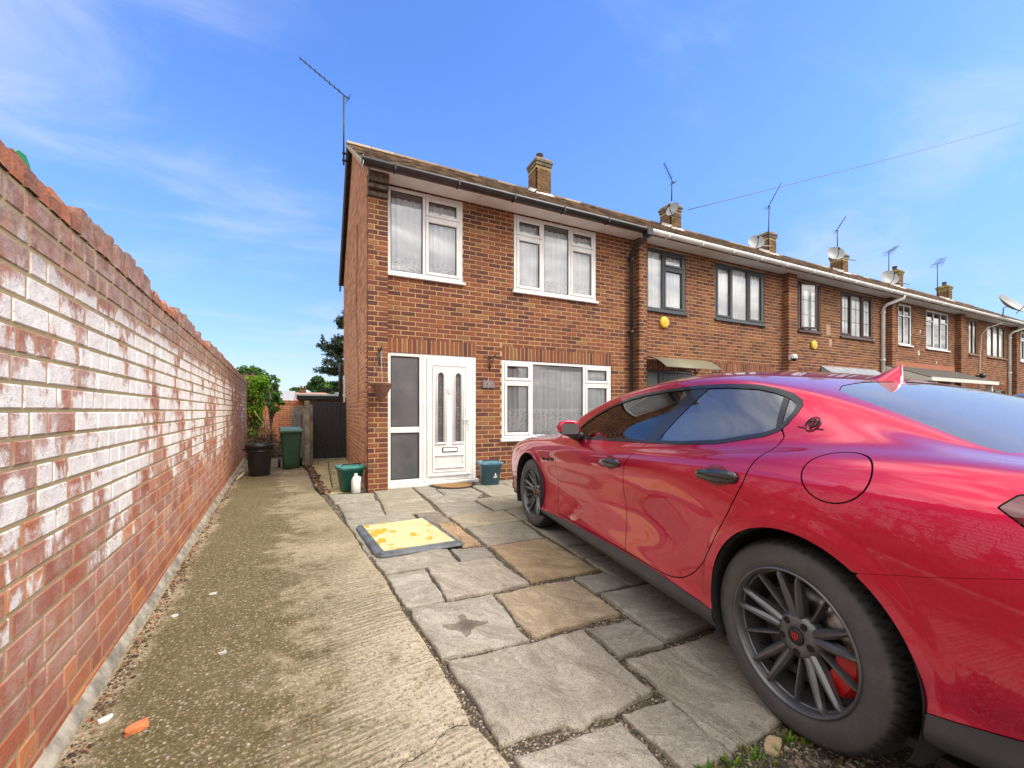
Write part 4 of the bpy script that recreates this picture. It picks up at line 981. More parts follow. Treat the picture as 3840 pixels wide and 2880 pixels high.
# flags beyond and under the car, in the same random courses
rg = random.Random(3); y = 1.0
for (ya, yb) in ((.99, 1.53), (1.57, 2.15), (2.19, 2.70), (2.74, 3.02), (3.06, 3.90), (3.95, 4.45), (4.49, 5.24), (5.28, 5.78), (5.82, 6.14), (6.18, 6.42)):
    x = {.99: 2.02, 1.57: 2.25, 2.19: 2.33, 2.74: 2.31, 3.06: 2.65, 3.95: 2.75, 4.49: 2.63, 5.28: 2.78, 5.82: 2.78, 6.18: 3.23}[ya]
    while x < 5.7:
        w_ = rg.choice((.3, .45, .6, .75)); SL.append(([(x, yb), (min(x+w_-.035, 5.95), yb), (min(x+w_-.035, 5.95), ya), (x, ya)], rg.choice((G1, G2, DK)))); x += w_
def build_slab(poly, col, i):
    rg = random.Random(i*13+5); cx = sum(p[0] for p in poly)/len(poly); cy = sum(p[1] for p in poly)/len(poly)
    near = cy < 4.8 and cx < 2.4
    n = 18 if near else 8
    # outline with a hewn, wandering edge
    ol = []
    for k, p in enumerate(poly):
        q = poly[(k+1) % len(poly)]; L = math.hypot(q[0]-p[0], q[1]-p[1]); seg = max(3, int(L/(.03 if near else .1)))
        for j in range(seg):
            t = j/seg; e_ = .010 if near else .006
            nx, ny = (q[1]-p[1])/L, -(q[0]-p[0])/L
            o = e_*(2*vnoise(t*L*9, i*3.7+k, 1, i)-1)+.5*e_*(2*vnoise(t*L*34, i+k, 1, i+9)-1)
            if j == 0: o = -.008
            if i == 0 and k == 2: o -= .055*max(0, math.sin(t*math.pi))*(.25+.9*vnoise(t*9, 1, 1, 3)) if t < .62 else 0
            ol.append((p[0]+(q[0]-p[0])*t-nx*o*-1, p[1]+(q[1]-p[1])*t-ny*o*-1))
    rings = [1., .985, .95, .86, .72, .55, .36, .16] if near else [1., .97, .8, .4]
    top = rg.uniform(.002, .012); tx, ty = rg.uniform(-.006, .006), rg.uniform(-.006, .006)
    bm_ = MB(); bm_.smooth = True; N = len(ol); vs = [(x, y, -.03) for x, y in ol]
    for ri, s_ in enumerate(rings):
        for (x, y) in ol:
            X, Y = cx+(x-cx)*s_, cy+(y-cy)*s_
            z = top+tx*(X-cx)/.4+ty*(Y-cy)/.4
            if near: z += .009*(vnoise(X+i, Y*2.2, 4.5, i)-.5)+.005*(vnoise(X, Y, 14, i+2)-.5)+.0035*round(4*vnoise(X*1.2+.4*Y, Y*2+i, 3.2, i+4))/2
            z -= (.010, .003, 0)[ri] if ri < 3 else 0
            vs.append((X, Y, z))
    vs.append((cx, cy, vs[-1][2]))
    fs = [(r*N+k, r*N+(k+1) % N, (r+1)*N+(k+1) % N, (r+1)*N+k) for r in range(len(rings)) for k in range(N)]
    fs += [(len(rings)*N+k, len(rings)*N+(k+1) % N, len(vs)-1) for k in range(N)]
    bm_.add(vs, fs)
    o = bm_.build('paving_slab', M['slab'], patio, fix=True); m_ = (.40+.36+.31)/3; k_ = .78; o.color = (1.10*(m_+(col[0]-m_)*k_), 1.06*(m_+(col[1]-m_)*k_), .96*(m_+(col[2]-m_)*k_), 1)
for i, (poly, col) in enumerate(SL): build_slab(poly, col, i)

# grit lying in the joints and along the path edge
def grit(name, spots, m, parent=None, rmin=.003, rmax=.008, label=None):
    mb = MB()
    for (x, y, z) in spots:
        r = random.uniform(rmin, rmax)*(1 if random.random() < .85 else 1.6); mb.r = random.random(); a = random.random()*6
        vs = [(x+r*math.cos(a+k*math.pi/2)*random.uniform(.7, 1.3), y+r*math.sin(a+k*math.pi/2)*random.uniform(.7, 1.3), z) for k in range(4)]
        vs += [(x+.45*r*math.cos(a+k*2.1), y+.45*r*math.sin(a+k*2.1), z+r*random.uniform(.5, .9)) for k in range(3)]
        mb.add(vs, [(0,1,4), (1,2,5), (2,3,6), (3,0,4), (1,5,4), (2,6,5), (3,4,6), (4,5,6)])
    return tag(mb.build(name, m, parent), kind='stuff')
def chip_mat(name, stops):
    m, t = mat(name); c = t.ramp(t.math('FRACT', t.math('MULTIPLY', rnd_of(t), 3.7)), stops)
    out(t, pbsdf(t, Base_Color=c, Roughness=.9)); return m
M['grit'] = chip_mat('grit', [(0, (.035,.028,.02)), (.45, (.10,.08,.055)), (.7, (.23,.175,.12)), (.85, (.42,.36,.28)), (.93, (.30,.13,.06)), (1, (.55,.52,.48))])
M['litter'] = chip_mat('leaf litter', [(0, (.035,.022,.015)), (.5, (.10,.058,.035)), (.75, (.20,.11,.06)), (.9, (.34,.12,.055)), (1, (.40,.34,.25))])
def inside(p, poly):
    r = False
    for (a, b), (c, d) in zip(poly, poly[1:]+poly[:1]):
        if (b > p[1]) != (d > p[1]) and p[0] < (c-a)*(p[1]-b)/(d-b)+a: r = not r
    return r
sp_ = []; rg = random.Random(11)
near_polys = [s[0] for s in SL if sum(p[1] for p in s[0])/len(s[0]) < 5.6 and min(p[0] for p in s[0]) < 2.3]
while len(sp_) < 5200:
    y = .75+(6.3-.75)*rg.random()**1.7; x = edge_x(y)-.03+rg.random()*(2.3-edge_x(y))
    if not any(inside((x, y), q) for q in near_polys) and vnoise(x, y, 3) > .28: sp_.append((x, y, -.012))
grit('joint_grit', sp_, M['grit'], None, .003, .008)
sp_ = []
for _ in range(2600):
    y = .8+8*rg.random()**1.8; sp_.append((wallx(y)+.045+abs(rg.gauss(0, .035)), y, .001))
grit('leaf_litter', sp_, M['litter'], None, .003, .008)

# weeds at the front corner of the paving
def tuft(mb, x, y, z, n, h, spread, rg):
    for _ in range(n):
        a = rg.random()*6.283; r0 = spread*rg.random(); L = h*rg.uniform(.5, 1.1); w_ = L*.13; lean = rg.uniform(.3, 1.1)
        bx, by = x+r0*math.cos(a), y+r0*math.sin(a); dx, dy = math.cos(a), math.sin(a); mb.r = rg.random()
        p1 = (bx+dx*L*.35*lean, by+dy*L*.35*lean, z+L*.7); p2 = (bx+dx*L*.9*lean, by+dy*L*.9*lean, z+L*.85)
        mb.add([(bx-dy*w_, by+dx*w_, z), (bx+dy*w_, by-dx*w_, z), (p1[0]+dy*w_, p1[1]-dx*w_, p1[2]), (p1[0]-dy*w_, p1[1]+dx*w_, p1[2]), p2], [(0,1,2,3), (3,2,4)])
def leaf_mat(name, stops, trans=.25):
    m, t = mat(name); c = t.ramp(t.math('FRACT', t.math('MULTIPLY', rnd_of(t), 5.3)), stops)
    d = pbsdf(t, Base_Color=c, Roughness=.6, Specular_IOR_Level=.3)
    out(t, t.n('ShaderNodeMixShader', {0: trans, 1: d, 2: t.n('ShaderNodeBsdfTranslucent', {0: c})})); return m
M['weed'] = leaf_mat('weed leaves', [(0, (.06,.16,.012)), (.5, (.12,.26,.02)), (.8, (.22,.34,.03)), (1, (.30,.22,.04))])
mb = MB(); rg = random.Random(5)
for (x, y, n, h, s_) in ((1.62, .905, 60, .045, .04), (1.55, .915, 24, .03, .03), (1.16, .925, 40, .035, .05), (1.26, .935, 26, .03, .03), (1.36, .92, 24, .03, .04), (2.02, .70, 22, .03, .05), (1.21, .88, 26, .03, .05), (1.05, 1.93, 8, .015, .012), (.60, 1.33, 8, .018, .012)): tuft(mb, x, y, -.012, n, h, s_, rg)
for _ in range(26): tuft(mb, 1.02+.6*rg.random(), .95-.09*rg.random(), -.012, 4, .022, .015, rg)
tag(mb.build('weeds', M['weed']), kind='stuff')
ms = []
for _ in range(1500): ms.append((1.0+rg.random()*.85, .955-abs(rg.gauss(0, .05)), -.012))
for _ in range(1500): ms.append((.66+rg.random()*1.6, .62+rg.random()*.34, -.014))
grit('edge_gravel', ms, M['grit'], None, .002, .006)
ap = MB(); ap.box(-.2, 6, -3.4, .80, -.05, -.014); tag(ap.build('driveway', M['asphalt']), kind='structure')

# garden wall
wall_dir = Vector((WB, 1)).normalized(); WL0, WL1 = -1.6, 13.45
gwall = thing('garden_wall', 'long red brick garden wall with flaking white paint and broken coping', 'wall', (wallx(5), 5, 0))
def wpt(y, d, z): return (wallx(y)-d, y, z)
CO, NCO = .0855, 22; WT = CO*NCO
back = MB(); back.add([wpt(y, d, z) for y in (WL0, WL1) for (d, z) in ((.004, -.05), (.004, WT), (.205, WT), (.205, -.05))], [(0,1,2,3), (7,6,5,4), (0,4,5,1), (1,5,6,2), (2,6,7,3), (3,7,4,0)])
face = back.build('wall_core', M['mortar_wall'], gwall, loc=-gwall.location, fix=True)
bwk = Brickwork(); L = (WL1-WL0)*math.sqrt(1+WB*WB)
bwk.add(brick_rows(0, L, 0, WT, [], CO, .228, joint=.0135, bond='flemish'), (wallx(WL0), WL0, 0), (wall_dir.x, wall_dir.y), .06, M['wall_brick'], jit=.0012, cham=.004)
bwk.build(face, 300)
rg = random.Random(21); variants = []
for k in range(10):
    mb = MB(); w_ = .070; h_ = rg.uniform(.108, .135) if k < 4 else rg.uniform(.045, .135); d_ = .20
    rag = .006 if k < 4 else .034
    vs = [(-.0, -w_/2, 0), (-.0, w_/2, 0), (-d_, w_/2, 0), (-d_, -w_/2, 0)]
    t = [(-.0-rg.random()*rag, -w_/2, h_-rg.random()*rag), (-.0-rg.random()*rag, w_/2, h_-rg.random()*rag*1.6), (-d_, w_/2, h_-rg.random()*rag), (-d_, -w_/2, h_-rg.random()*rag)]
    mid = [(-.004, -w_/2*1.02, h_*.55), (-.004+rg.uniform(-.012, .006)*(k > 3), w_/2, h_*rg.uniform(.45, .7)), (-d_, w_/2, h_*.6), (-d_, -w_/2, h_*.6)]
    cap = (-.08, 0, h_+(.004 if k < 4 else rg.uniform(-.01, .018)))
    mb.add(vs+mid+t+[cap], [(i, (i+1) % 4, 4+(i+1) % 4, 4+i) for i in range(4)]+[(4+i, 4+(i+1) % 4, 8+(i+1) % 4, 8+i) for i in range(4)]+[(8+i, 8+(i+1) % 4, 12) for i in range(4)])
    variants.append(mb.mesh('coping_brick', M['coping'] if k > 3 else M['wall_brick']))
y = WL0; yaw = math.atan(-WB)
while y < WL1-.05:
    run = vnoise(y, 1, 1.1, 8) < .62 and y < 7.5
    k = rg.randrange(4, 10) if (run and rg.random() < .8) else rg.randrange(0, 4)
    link('coping_brick', variants[k], face, (wallx(y)+rg.uniform(-.004, .004), y+.04, WT+.004), (rg.uniform(-.07, .07)*run, rg.uniform(-.03, .03), yaw*1.+rg.uniform(-.04, .04)))
    y += .083
bed_ = MB(); 
bed_.add([wpt(y, d, z) for y in (WL0, WL1) for (d, z) in ((.006, WT-.004), (.012, WT+.03), (.19, WT+.03), (.2, WT-.004))], [(0,1,2,3), (7,6,5,4), (0,4,5,1), (1,5,6,2), (2,6,7,3)])
bed_.build('coping_mortar', M['mortar_wall'], gwall, loc=-gwall.location, fix=True)
# concrete haunch along the foot of the wall, ragged pale edge
hm = MB(); hm.smooth = True; vs = []; ys = [WL0+.06*k for k in range(int((WL1-WL0)/.06))]
for y in ys:
    e = .010*(vnoise(y, 0, 8)-.5)+.008*(vnoise(y, 5, 25)-.5); zt = .052+.008*(vnoise(y, 2, 3)-.5)
    for (d, z) in ((.008, zt), (-.006, zt-.004), (-.020-e, .022), (-.027-e, .016), (-.031-e, -.01)): vs.append(wpt(y, d, z))
hm.add(vs, [(5*i+k, 5*i+k+1, 5*i+k+6, 5*i+k+5) for i in range(len(ys)-1) for k in range(4)])
hm.build('haunch', simple('limey concrete edge', (.29,.26,.21), .9, noise=.45, scale=11, bmp=.004), gwall, loc=-gwall.location, fix=True)
# green sheet corner showing above the coping
q = MB(); pr_ = [(2.97, 2.0), (3.26, 2.0), (3.25, 2.56), (3.215, 2.60), (3.15, 2.595), (3.02, 2.48)]; q.add([(x, y, z) for x in (-1.44, -1.50) for y, z in pr_], [tuple(range(6)), tuple(range(6, 12))[::-1]]+[(k, 6+k, 6+(k+1) % 6, (k+1) % 6) for k in range(6)])
tag(q.build('tarpaulin', simple('green sheeting', (.03,.27,.10), .5)), 'green plastic sheeting peeping over the top of the garden wall', 'sheeting')
# ---------------------------------------------------------------- side passage and loose things
# pale concrete strip beside the gable with a crack
sp = MB(); sp.add([(.16, 6.44, -.004), (.70, 6.44, -.004), (.70, 10.9, -.004), (-.14, 10.9, -.004), (-.13, 9.6, -.004), (.12, 6.6, -.004)], [(0,1,2,3,4,5)])
tag(sp.build('side_path', simple('pale yard concrete', (.42,.35,.18), .9, noise=.3, scale=5, bmp=.003)), kind='structure')
q = MB()
for a, b in (((.275, 10.4), (.26, 9.0)), ((.26, 9.0), (.25, 7.9)), ((.25, 7.9), (.245, 6.95))): q.quad((a[0]-.012, a[1], .0), (b[0]-.01, b[1], .0), (b[0]+.012, b[1], .0), (a[0]+.01, a[1], .0))
tag(q.build('side_path_crack', simple('dirt filled crack', (.07,.055,.035), .95)), kind='structure')
ds = [(edge_x(y)+.03+abs(random.gauss(0, .05)), y, 0.) for y in [6.5+3.6*random.random() for _ in range(420)]]
grit('passage_rubble', ds, M['litter'], None, .012, .034)
yard = MB(); yard.box(-2.2, 8, 10.25, 40, -.05, -.012); tag(yard.build('yard', simple('yard earth', (.20,.165,.10), .95, noise=.35, scale=3)), kind='structure')

# gate
def plank_gate():
    t = thing('gate', 'dark plank garden gate between the concrete post and the gable wall', 'gate', (.28, 11.0, 0))
    fr = MB(); fr.bbox(-.40, .40, .03, .07, .25, .37, .004); fr.bbox(-.40, .40, .03, .07, 1.15, 1.27, .004); fr.build('rail', M['gate'], t)
    n = 8; w_ = .80/n
    pm_ = MB(); pm_.bbox(0, w_-.0015, 0, .028, .03, 1.40, .004); me = pm_.mesh('plank', M['gate'])
    for k in range(n): link('plank', me, t, (-.40+k*w_, random.uniform(-.002, .002), random.uniform(-.006, .006)))
    lt = MB(); lt.bbox(.26, .30, -.025, -.002, 1.10, 1.26, .005); lt.smooth = True; lt.tube([(.28, -.02, 1.18), (.28, -.05, 1.18), (.24, -.05, 1.18)], .008, 6); lt.build('latch', M['iron'], t)
    st = MB(); st.bbox(-.42, .44, -.05, .08, -.02, .022, .004); st.build('gate_sill', simple('worn sill', (.40,.36,.27), .9, noise=.2), t)
    jb = MB(); jb.bbox(.402, .438, -.03, .05, 0, 1.5, .004); jb.build('jamb', M['gate'], t)
M['gate'] = simple('black stained timber', (.020,.021,.024), .55, noise=.35, scale=18)
plank_gate()
cp = MB(); cp.bbox(-.20, -.10, 9.80, 9.92, -.05, 1.40, .008); tag(cp.build('gate_post', simple('mossy concrete post', (.27,.245,.19), .95, noise=.4, scale=5, bmp=.004)), 'weathered concrete post at the hinge side of the plank gate', 'post')
def old_fence():
    t = thing('slat_fence', 'old grey slatted timber fence running back from the concrete post', 'fence', (-.15, 10.1, 0))
    me = MB(); me.box(-.008, .008, 0, .13, 0, 1.22); mesh = me.mesh('slat', simple('silvered fence timber', (.25,.225,.185), .95, noise=.4, scale=14))
    for k in range(28): link('slat', mesh, t, (-.028*k*.62+random.uniform(-.012, .012), .02+k*.145, random.uniform(-.05, .04)), (random.uniform(-.03, .03), random.uniform(-.02, .02), .12))
    for k in (0, 1, 2):
        p = MB(); p.bbox(-.05, .05, -.05, .05, -.05, 1.32, .006); p.build('post', simple('fence post', (.28,.25,.20), .95, noise=.3), t, loc=(.06-.45*k*.55, .1+1.9*k, 0))
    r = MB(); r.add([(.03, .0, 1.0), (.07, .0, 1.0), (-.47, 4.2, 1.0), (-.51, 4.2, 1.0), (.03, .0, 1.07), (.07, .0, 1.07), (-.47, 4.2, 1.07), (-.51, 4.2, 1.07)], [(0,1,2,3), (7,6,5,4), (0,4,5,1), (1,5,6,2), (2,6,7,3), (3,7,4,0)]); r.build('rail', M['cap'], t, fix=True)
old_fence()
# black refuse bin
def round_bin():
    t = thing('refuse_bin', 'round black plastic dustbin without a lid beside the wall', 'bin', (-.92, 8.85, 0))
    b = MB(); b.smooth = True; b.lathe([(0, .01), (.155, .01), (.165, 0), (.17, .02), (.205, .50), (.208, .51), (.222, .515), (.232, .535), (.232, .56), (.222, .575), (.205, .575), (.196, .55), (.17, .03), (0, .03)], 32); b.build('bin_body', M['black_plastic'], t)
    b = MB(); b.smooth = True; b.lathe([(.208, .44), (.218, .445), (.218, .46), (.208, .465)], 32); b.build('rib', M['black_plastic'], t)
    for s in (-1, 1):
        h = MB(); h.smooth = True; h.tube([(s*.20, -.055, .49), (s*.255, -.05, .485), (s*.262, 0, .48), (s*.255, .05, .485), (s*.20, .055, .49)], .014, 7); h.build('handle', M['black_plastic'], t)
round_bin()
def wheelie_bin():
    t = thing('wheelie_bin', 'dark green wheelie bin standing at the end of the path', 'bin', (-.455, 9.75, 0), R(6))
    gm = simple('green bin plastic', (.022,.075,.032), .45, noise=.2, scale=5)
    b = MB(); n = 5
    lv = [(.145, .20, .02, -.0), (.15, .215, .10, 0), (.185, .26, .72, .03), (.19, .265, .745, .03)]
    vs = []
    for (hx, hy, z, oy) in lv:
        c = .03
        for (sx, sy) in ((-1,-1), (1,-1), (1,1), (-1,1)):
            for (a, bq) in (((0, 1), (1, 0)) if sx*sy > 0 else ((1, 0), (0, 1))):
                vs.append((sx*(hx-c*a), sy*(hy-c*bq)+oy, z))
    N = 8; b.smooth = False
    b.add(vs, [(r*N+k, r*N+(k+1) % N, (r+1)*N+(k+1) % N, (r+1)*N+k) for r in range(len(lv)-1) for k in range(N)]+[tuple(range(N))[::-1]])
    b.build('bin_body', gm, t, fix=True)
    b = MB(); b.bbox(-.20, .20, -.255, .30, .72, .75, .008); b.build('rim', gm, t)
    lm = simple('faded green lid', (.07,.17,.11), .4, noise=.15, scale=6)
    b = MB(); b.add([(-.205,-.275,.752), (.205,-.275,.752), (.205,.30,.765), (-.205,.30,.765), (-.205,-.275,.785), (.205,-.275,.785), (.19,-.20,.825), (-.19,-.20,.825), (.19,.27,.84), (-.19,.27,.84), (.205,.30,.80), (-.205,.30,.80)],
        [(3,2,1,0), (0,1,5,4), (4,5,6,7), (7,6,8,9), (9,8,10,11), (11,10,2,3), (1,2,10,8,6,5), (0,4,7,9,11,3)]); b.build('lid', lm, t, fix=True)
    h = MB(); h.smooth = True; h.tube([(-.18, .30, .78), (-.18, .36, .79), (.18, .36, .79), (.18, .30, .78)], .014, 8); h.build('handle', gm, t)
    for s in (-1, 1):
        w_ = MB(); w_.smooth = True; w_.lathe([(0, 0), (.09, 0), (.1, .01), (.1, .035), (.09, .045), (0, .045)], 20, (s*.20-(0.0225), .19, .10), axis='x'); w_.build('wheel', M['black_plastic'], t)
wheelie_bin()
def caddy(name, label, loc, rz, logo, col):
    t = thing(name, label, 'recycling box', loc, rz)
    cm = simple('teal plastic', col, .45, noise=.15, scale=5)
    w0, d0, w1, d1, H = .125, .105, .170, .145, .36
    def ring(hw, hd, z, c=.035):
        p = []
        for (sx, sy) in ((-1,-1), (1,-1), (1,1), (-1,1)):
            cx, cy = sx*(hw-c), sy*(hd-c); st = math.atan2(sy, sx)-math.pi/4
            for k in range(5): p.append((cx+c*math.cos(st+k*math.pi/8), cy+c*math.sin(st+k*math.pi/8), z))
        return p
    rs = [ring(w0-.02, d0-.02, .0), ring(w0, d0, .012), ring(w1-.01, d1-.01, H-.05), ring(w1+.004, d1+.004, H-.045), ring(w1+.008, d1+.008, H), ring(w1-.006, d1-.006, H), ring(w1-.02, d1-.02, H-.05), ring(w0-.015, d0-.015, .02)]
    b = MB(); b.smooth = True; N = len(rs[0]); b.add([p for r in rs for p in r], [(i*N+k, i*N+(k+1) % N, (i+1)*N+(k+1) % N, (i+1)*N+k) for i in range(len(rs)-1) for k in range(N)]+[tuple(range(N))[::-1], tuple((len(rs)-1)*N+k for k in range(N))])
    body = b.build('box_body', cm, t)
    l = MB(); l.smooth = False
    lr = [ring(w1+.016, d1+.016, H-.018), ring(w1+.018, d1+.018, H+.008), ring(w1-.004, d1-.004, H+.018), ring(w1-.03, d1-.03, H+.002), ring(w1-.05, d1-.05, H+.006)]
    l.add([p for r in lr for p in r], [(i*N+k, i*N+(k+1) % N, (i+1)*N+(k+1) % N, (i+1)*N+k) for i in range(len(lr)-1) for k in range(N)]+[tuple((len(lr)-1)*N+k for k in range(N))])
    lid = l.build('lid', simple('faded teal lid', tuple(min(1, c*1.6+.03) for c in col), .45, noise=.3, scale=9), t)
    h = MB(); h.smooth = True; h.tube([(-w1*.75, -.03, H+.012), (-w1*.72, -.05, H+.04), (w1*.72, -.05, H+.04), (w1*.75, -.03, H+.012)], .009, 6); h.build('handle', M['black_plastic'], t)
    if logo:
        lg = MB(); y0 = -d0-.026
        lg.add([(.055+.012*math.cos(a)*(1 if math.sin(a) < 0 else max(.15, 1-math.sin(a))), y0-.0115, .185+.020*math.sin(a)*(1.5 if math.sin(a) > 0 else 1)) for a in [k*math.pi/7 for k in range(14)]], [tuple(range(14))[::-1]])
        for (z, xa, xb) in ((.155, .022, .092), (.143, .03, .085), (.131, .018, .075)): lg.box(xa, xb, y0-.0105, y0-.008, z, z+.006)
        lg.build('printed_mark', M['white_paint'], body, rot=None)
    return t
caddy('kerbside_caddy', 'teal lidded caddy with a white droplet mark by the front door', (2.535, 6.12, 0), R(-8), True, (.05,.13,.18))
caddy('kerbside_caddy', 'green lidded caddy tucked against the corner of the gable', (.475, 6.58, 0), R(14), False, (.02,.135,.115))
def bottle():
    t = thing('plastic_bottle', 'white plastic milk bottle standing before the green caddy', 'bottle', (.535, 6.36, 0), R(10))
    b = MB(); b.smooth = True
    def ring(hw, hd, z, n=16):
        return [(math.copysign(abs(math.cos(a))**.6, math.cos(a))*hw, math.copysign(abs(math.sin(a))**.6, math.sin(a))*hd, z) for a in [2*math.pi*k/n for k in range(n)]]
    rs = [ring(.055, .045, 0), ring(.062, .052, .008), ring(.062, .052, .17), ring(.056, .047, .20), ring(.030, .027, .245), ring(.021, .021, .252), ring(.021, .021, .262)]
    N = 16; b.add([p for r in rs for p in r], [(i*N+k, i*N+(k+1) % N, (i+1)*N+(k+1) % N, (i+1)*N+k) for i in range(len(rs)-1) for k in range(N)]+[tuple(range(N))[::-1], tuple((len(rs)-1)*N+k for k in range(N))])
    b.build('bottle_body', simple('milky plastic', (.74,.73,.70), .4), t)
    c = MB(); c.smooth = True; c.lathe([(0, .262), (.024, .262), (.024, .280), (.0, .282)], 14); c.build('cap', M['white_paint'], t)
    h = MB(); h.smooth = True; h.tube([(.03, 0, .235), (.066, 0, .22), (.066, 0, .15)], .010, 7); h.build('handle', M['white_paint'], t)
bottle()
# hanging basket
def basket():
    x, y, zr = .855, PY-.22, 1.575
    t = thing('hanging_basket', 'empty woven cone hanging basket on the corner pier bracket', 'basket', (x, y, zr))
    wm = simple('woven willow', (.20,.095,.06), .85, noise=.4, scale=60)
    b = MB(); b.smooth = True
    for k in range(15):
        u = k/14; r = .142*(1-u)**.85+.012; z = -.255*u
        b.tube([(r*math.cos(2*math.pi*j/28), r*math.sin(2*math.pi*j/28), z+.006*math.sin(j*math.pi+k*math.pi)) for j in range(29)], .0085, 5, False)
    for j in range(14):
        a = 2*math.pi*j/14; b.tube([((.142*(1-u)**.85+.012)*math.cos(a), (.142*(1-u)**.85+.012)*math.sin(a), -.255*u) for u in [k/7 for k in range(8)]], .006, 5)
    b.build('basket_weave', wm, t)
    m_ = MB(); m_.smooth = True; m_.lathe([(.13, -.01), (.13*.85, -.05), (.06, -.18), (.01, -.25)], 16); m_.build('liner', simple('basket liner', (.05,.03,.022), .95), t)
    c = MB()
    for j in range(3):
        a = 2*math.pi*j/3+.5; c.tube([(.142*math.cos(a), .142*math.sin(a), 0), (.0, 0, .47)], .003, 5)
    c.build('hanging_chain', M['metal'], t)
    h = MB(); h.smooth = True; h.tube([(0, 0, .46), (0, 0, .50), (.0, -.015, .525), (0, -.03, .50)], .005, 6); h.build('hook', M['iron'], t)
basket()
# half-round door mat
q = MB(); cx, cy = 1.99, 6.415; N = 24
pts = [(cx+.37*math.cos(math.pi+math.pi*k/N), cy+.44*math.sin(math.pi+math.pi*k/N)) for k in range(N+1)]
pts_i = [(cx+.325*math.cos(math.pi+math.pi*k/N), cy-.012+.395*math.sin(math.pi+math.pi*k/N)) for k in range(N+1)]
t = thing('door_mat', 'half round coir door mat at the white front door', 'mat', (cx, cy-.2, 0))
q = MB(); q.prism(pts, .010, .018, 'xy'); q.build('mat_border', simple('dark mat border', (.045,.035,.03), .95), t, loc=-t.location, fix=True)
q = MB(); q.prism(pts_i, .0185, .026, 'xy'); q.build('mat_pile', simple('coir pile', (.29,.17,.065), .95, noise=.3, scale=60, bmp=.004), t, loc=-t.location, fix=True)
# trench cover board
def cover():
    C4 = [(.357, 4.40), (1.10, 4.45), (1.19, 3.43), (.445, 3.415)]
    cx, cy = sum(p[0] for p in C4)/4, sum(p[1] for p in C4)/4
    t = thing('trench_cover', 'faded yellow trench cover board with a grey rubber edge on the paving', 'cover board', (cx, cy, .012))
    C4 = [(p[0]-cx, p[1]-cy) for p in C4]
    def inset(d):
        r = []
        for k in range(4):
            p = Vector(C4[k]); a = (Vector(C4[k-1])-p).normalized(); b = (Vector(C4[(k+1) % 4])-p).normalized(); r.append(p+(a+b)*d)
        return r
    def rounded(d, rad, n=6):
        base = inset(d); r = []
        for k in range(4):
            p = base[k]; a = (base[k-1]-p).normalized(); b = (base[(k+1) % 4]-p).normalized()
            for j in range(n+1):
                u = j/n; r.append(p+a*rad*(1-u)**2+b*rad*u**2)
        return r
    rm = simple('grey rubber', (.105,.115,.13), .55, noise=.4, scale=9)
    prof = [(0., 0.), (.004, .012), (.018, .022), (.03, .026), (.04, .024), (.062, .032), (.07, .032)]
    b = MB(); b.smooth = True; rs = [[(p.x, p.y, z) for p in rounded(d, max(.012, .075-d))] for d, z in prof]; N = len(rs[0])
    b.add([p for r in rs for p in r], [(i*N+k, i*N+(k+1) % N, (i+1)*N+(k+1) % N, (i+1)*N+k) for i in range(len(rs)-1) for k in range(N)])
    b.build('rubber_edge', rm, t, fix=True)
    m, tt = mat('faded yellow board'); P = pos(tt)
    n1 = tt.noise(P, 5., 4.); 
    br = tt.n('ShaderNodeTexBrick', {'Vector': tt.vscale(P, (1, 1, 1), (0, 0, .06)), 'Color1': (0, 0, 0, 1), 'Color2': (1, 1, 1, 1), 'Scale': 3.3, 'Mortar Size': .0, 'Brick Width': .62, 'Row Height': .30, 'Bias': 0.}); 
    br2 = tt.n('ShaderNodeTexBrick', {'Vector': tt.vscale(P, (1, 1, 1), (0, 0, 1.63)), 'Color1': (0, 0, 0, 1), 'Color2': (1, 1, 1, 1), 'Scale': 6., 'Mortar Size': .0, 'Brick Width': .8, 'Row Height': .34})
    f = tt.math('ADD', tt.math('MULTIPLY', br.outputs[0], .6), tt.math('MULTIPLY', br2.outputs[0], .4))
    c = tt.mix(tt.step(tt.math('ADD', f, tt.math('MULTIPLY', tt.math('SUBTRACT', n1, .5), .5)), .70, .76), tt.mix(tt.noise(P, 9., 5.), (.50,.48,.20), (.60,.58,.36)), (.52,.34,.01))
    sc = tt.noise(tt.vscale(P, (1, 14, 1)), 12., 4.); c = tt.mix(tt.step(sc, .6, .72), c, (.70,.68,.48))
    d_ = tt.noise(P, 26., 6., .7); c = tt.mix(tt.step(d_, .58, .72), c, (.30,.24,.08))
    out(tt, pbsdf(tt, Base_Color=c, Roughness=.6, Normal=bump(tt, tt.noise(P, 220., 2.), .003)))
    bd = [(p.x, p.y) for p in rounded(.068, .012, 3)]
    q = MB(); q.prism(bd, .004, .033, 'xy'); q.build('board', m, t, fix=True)
    pl = MB(); pl.smooth = True
    for p in inset(.045): pl.lathe([(0, .034), (.018, .034), (.022, .030), (.022, .02)], 14, (p.x, p.y, 0))
    pl.build('corner_plug', rm, t)
cover()
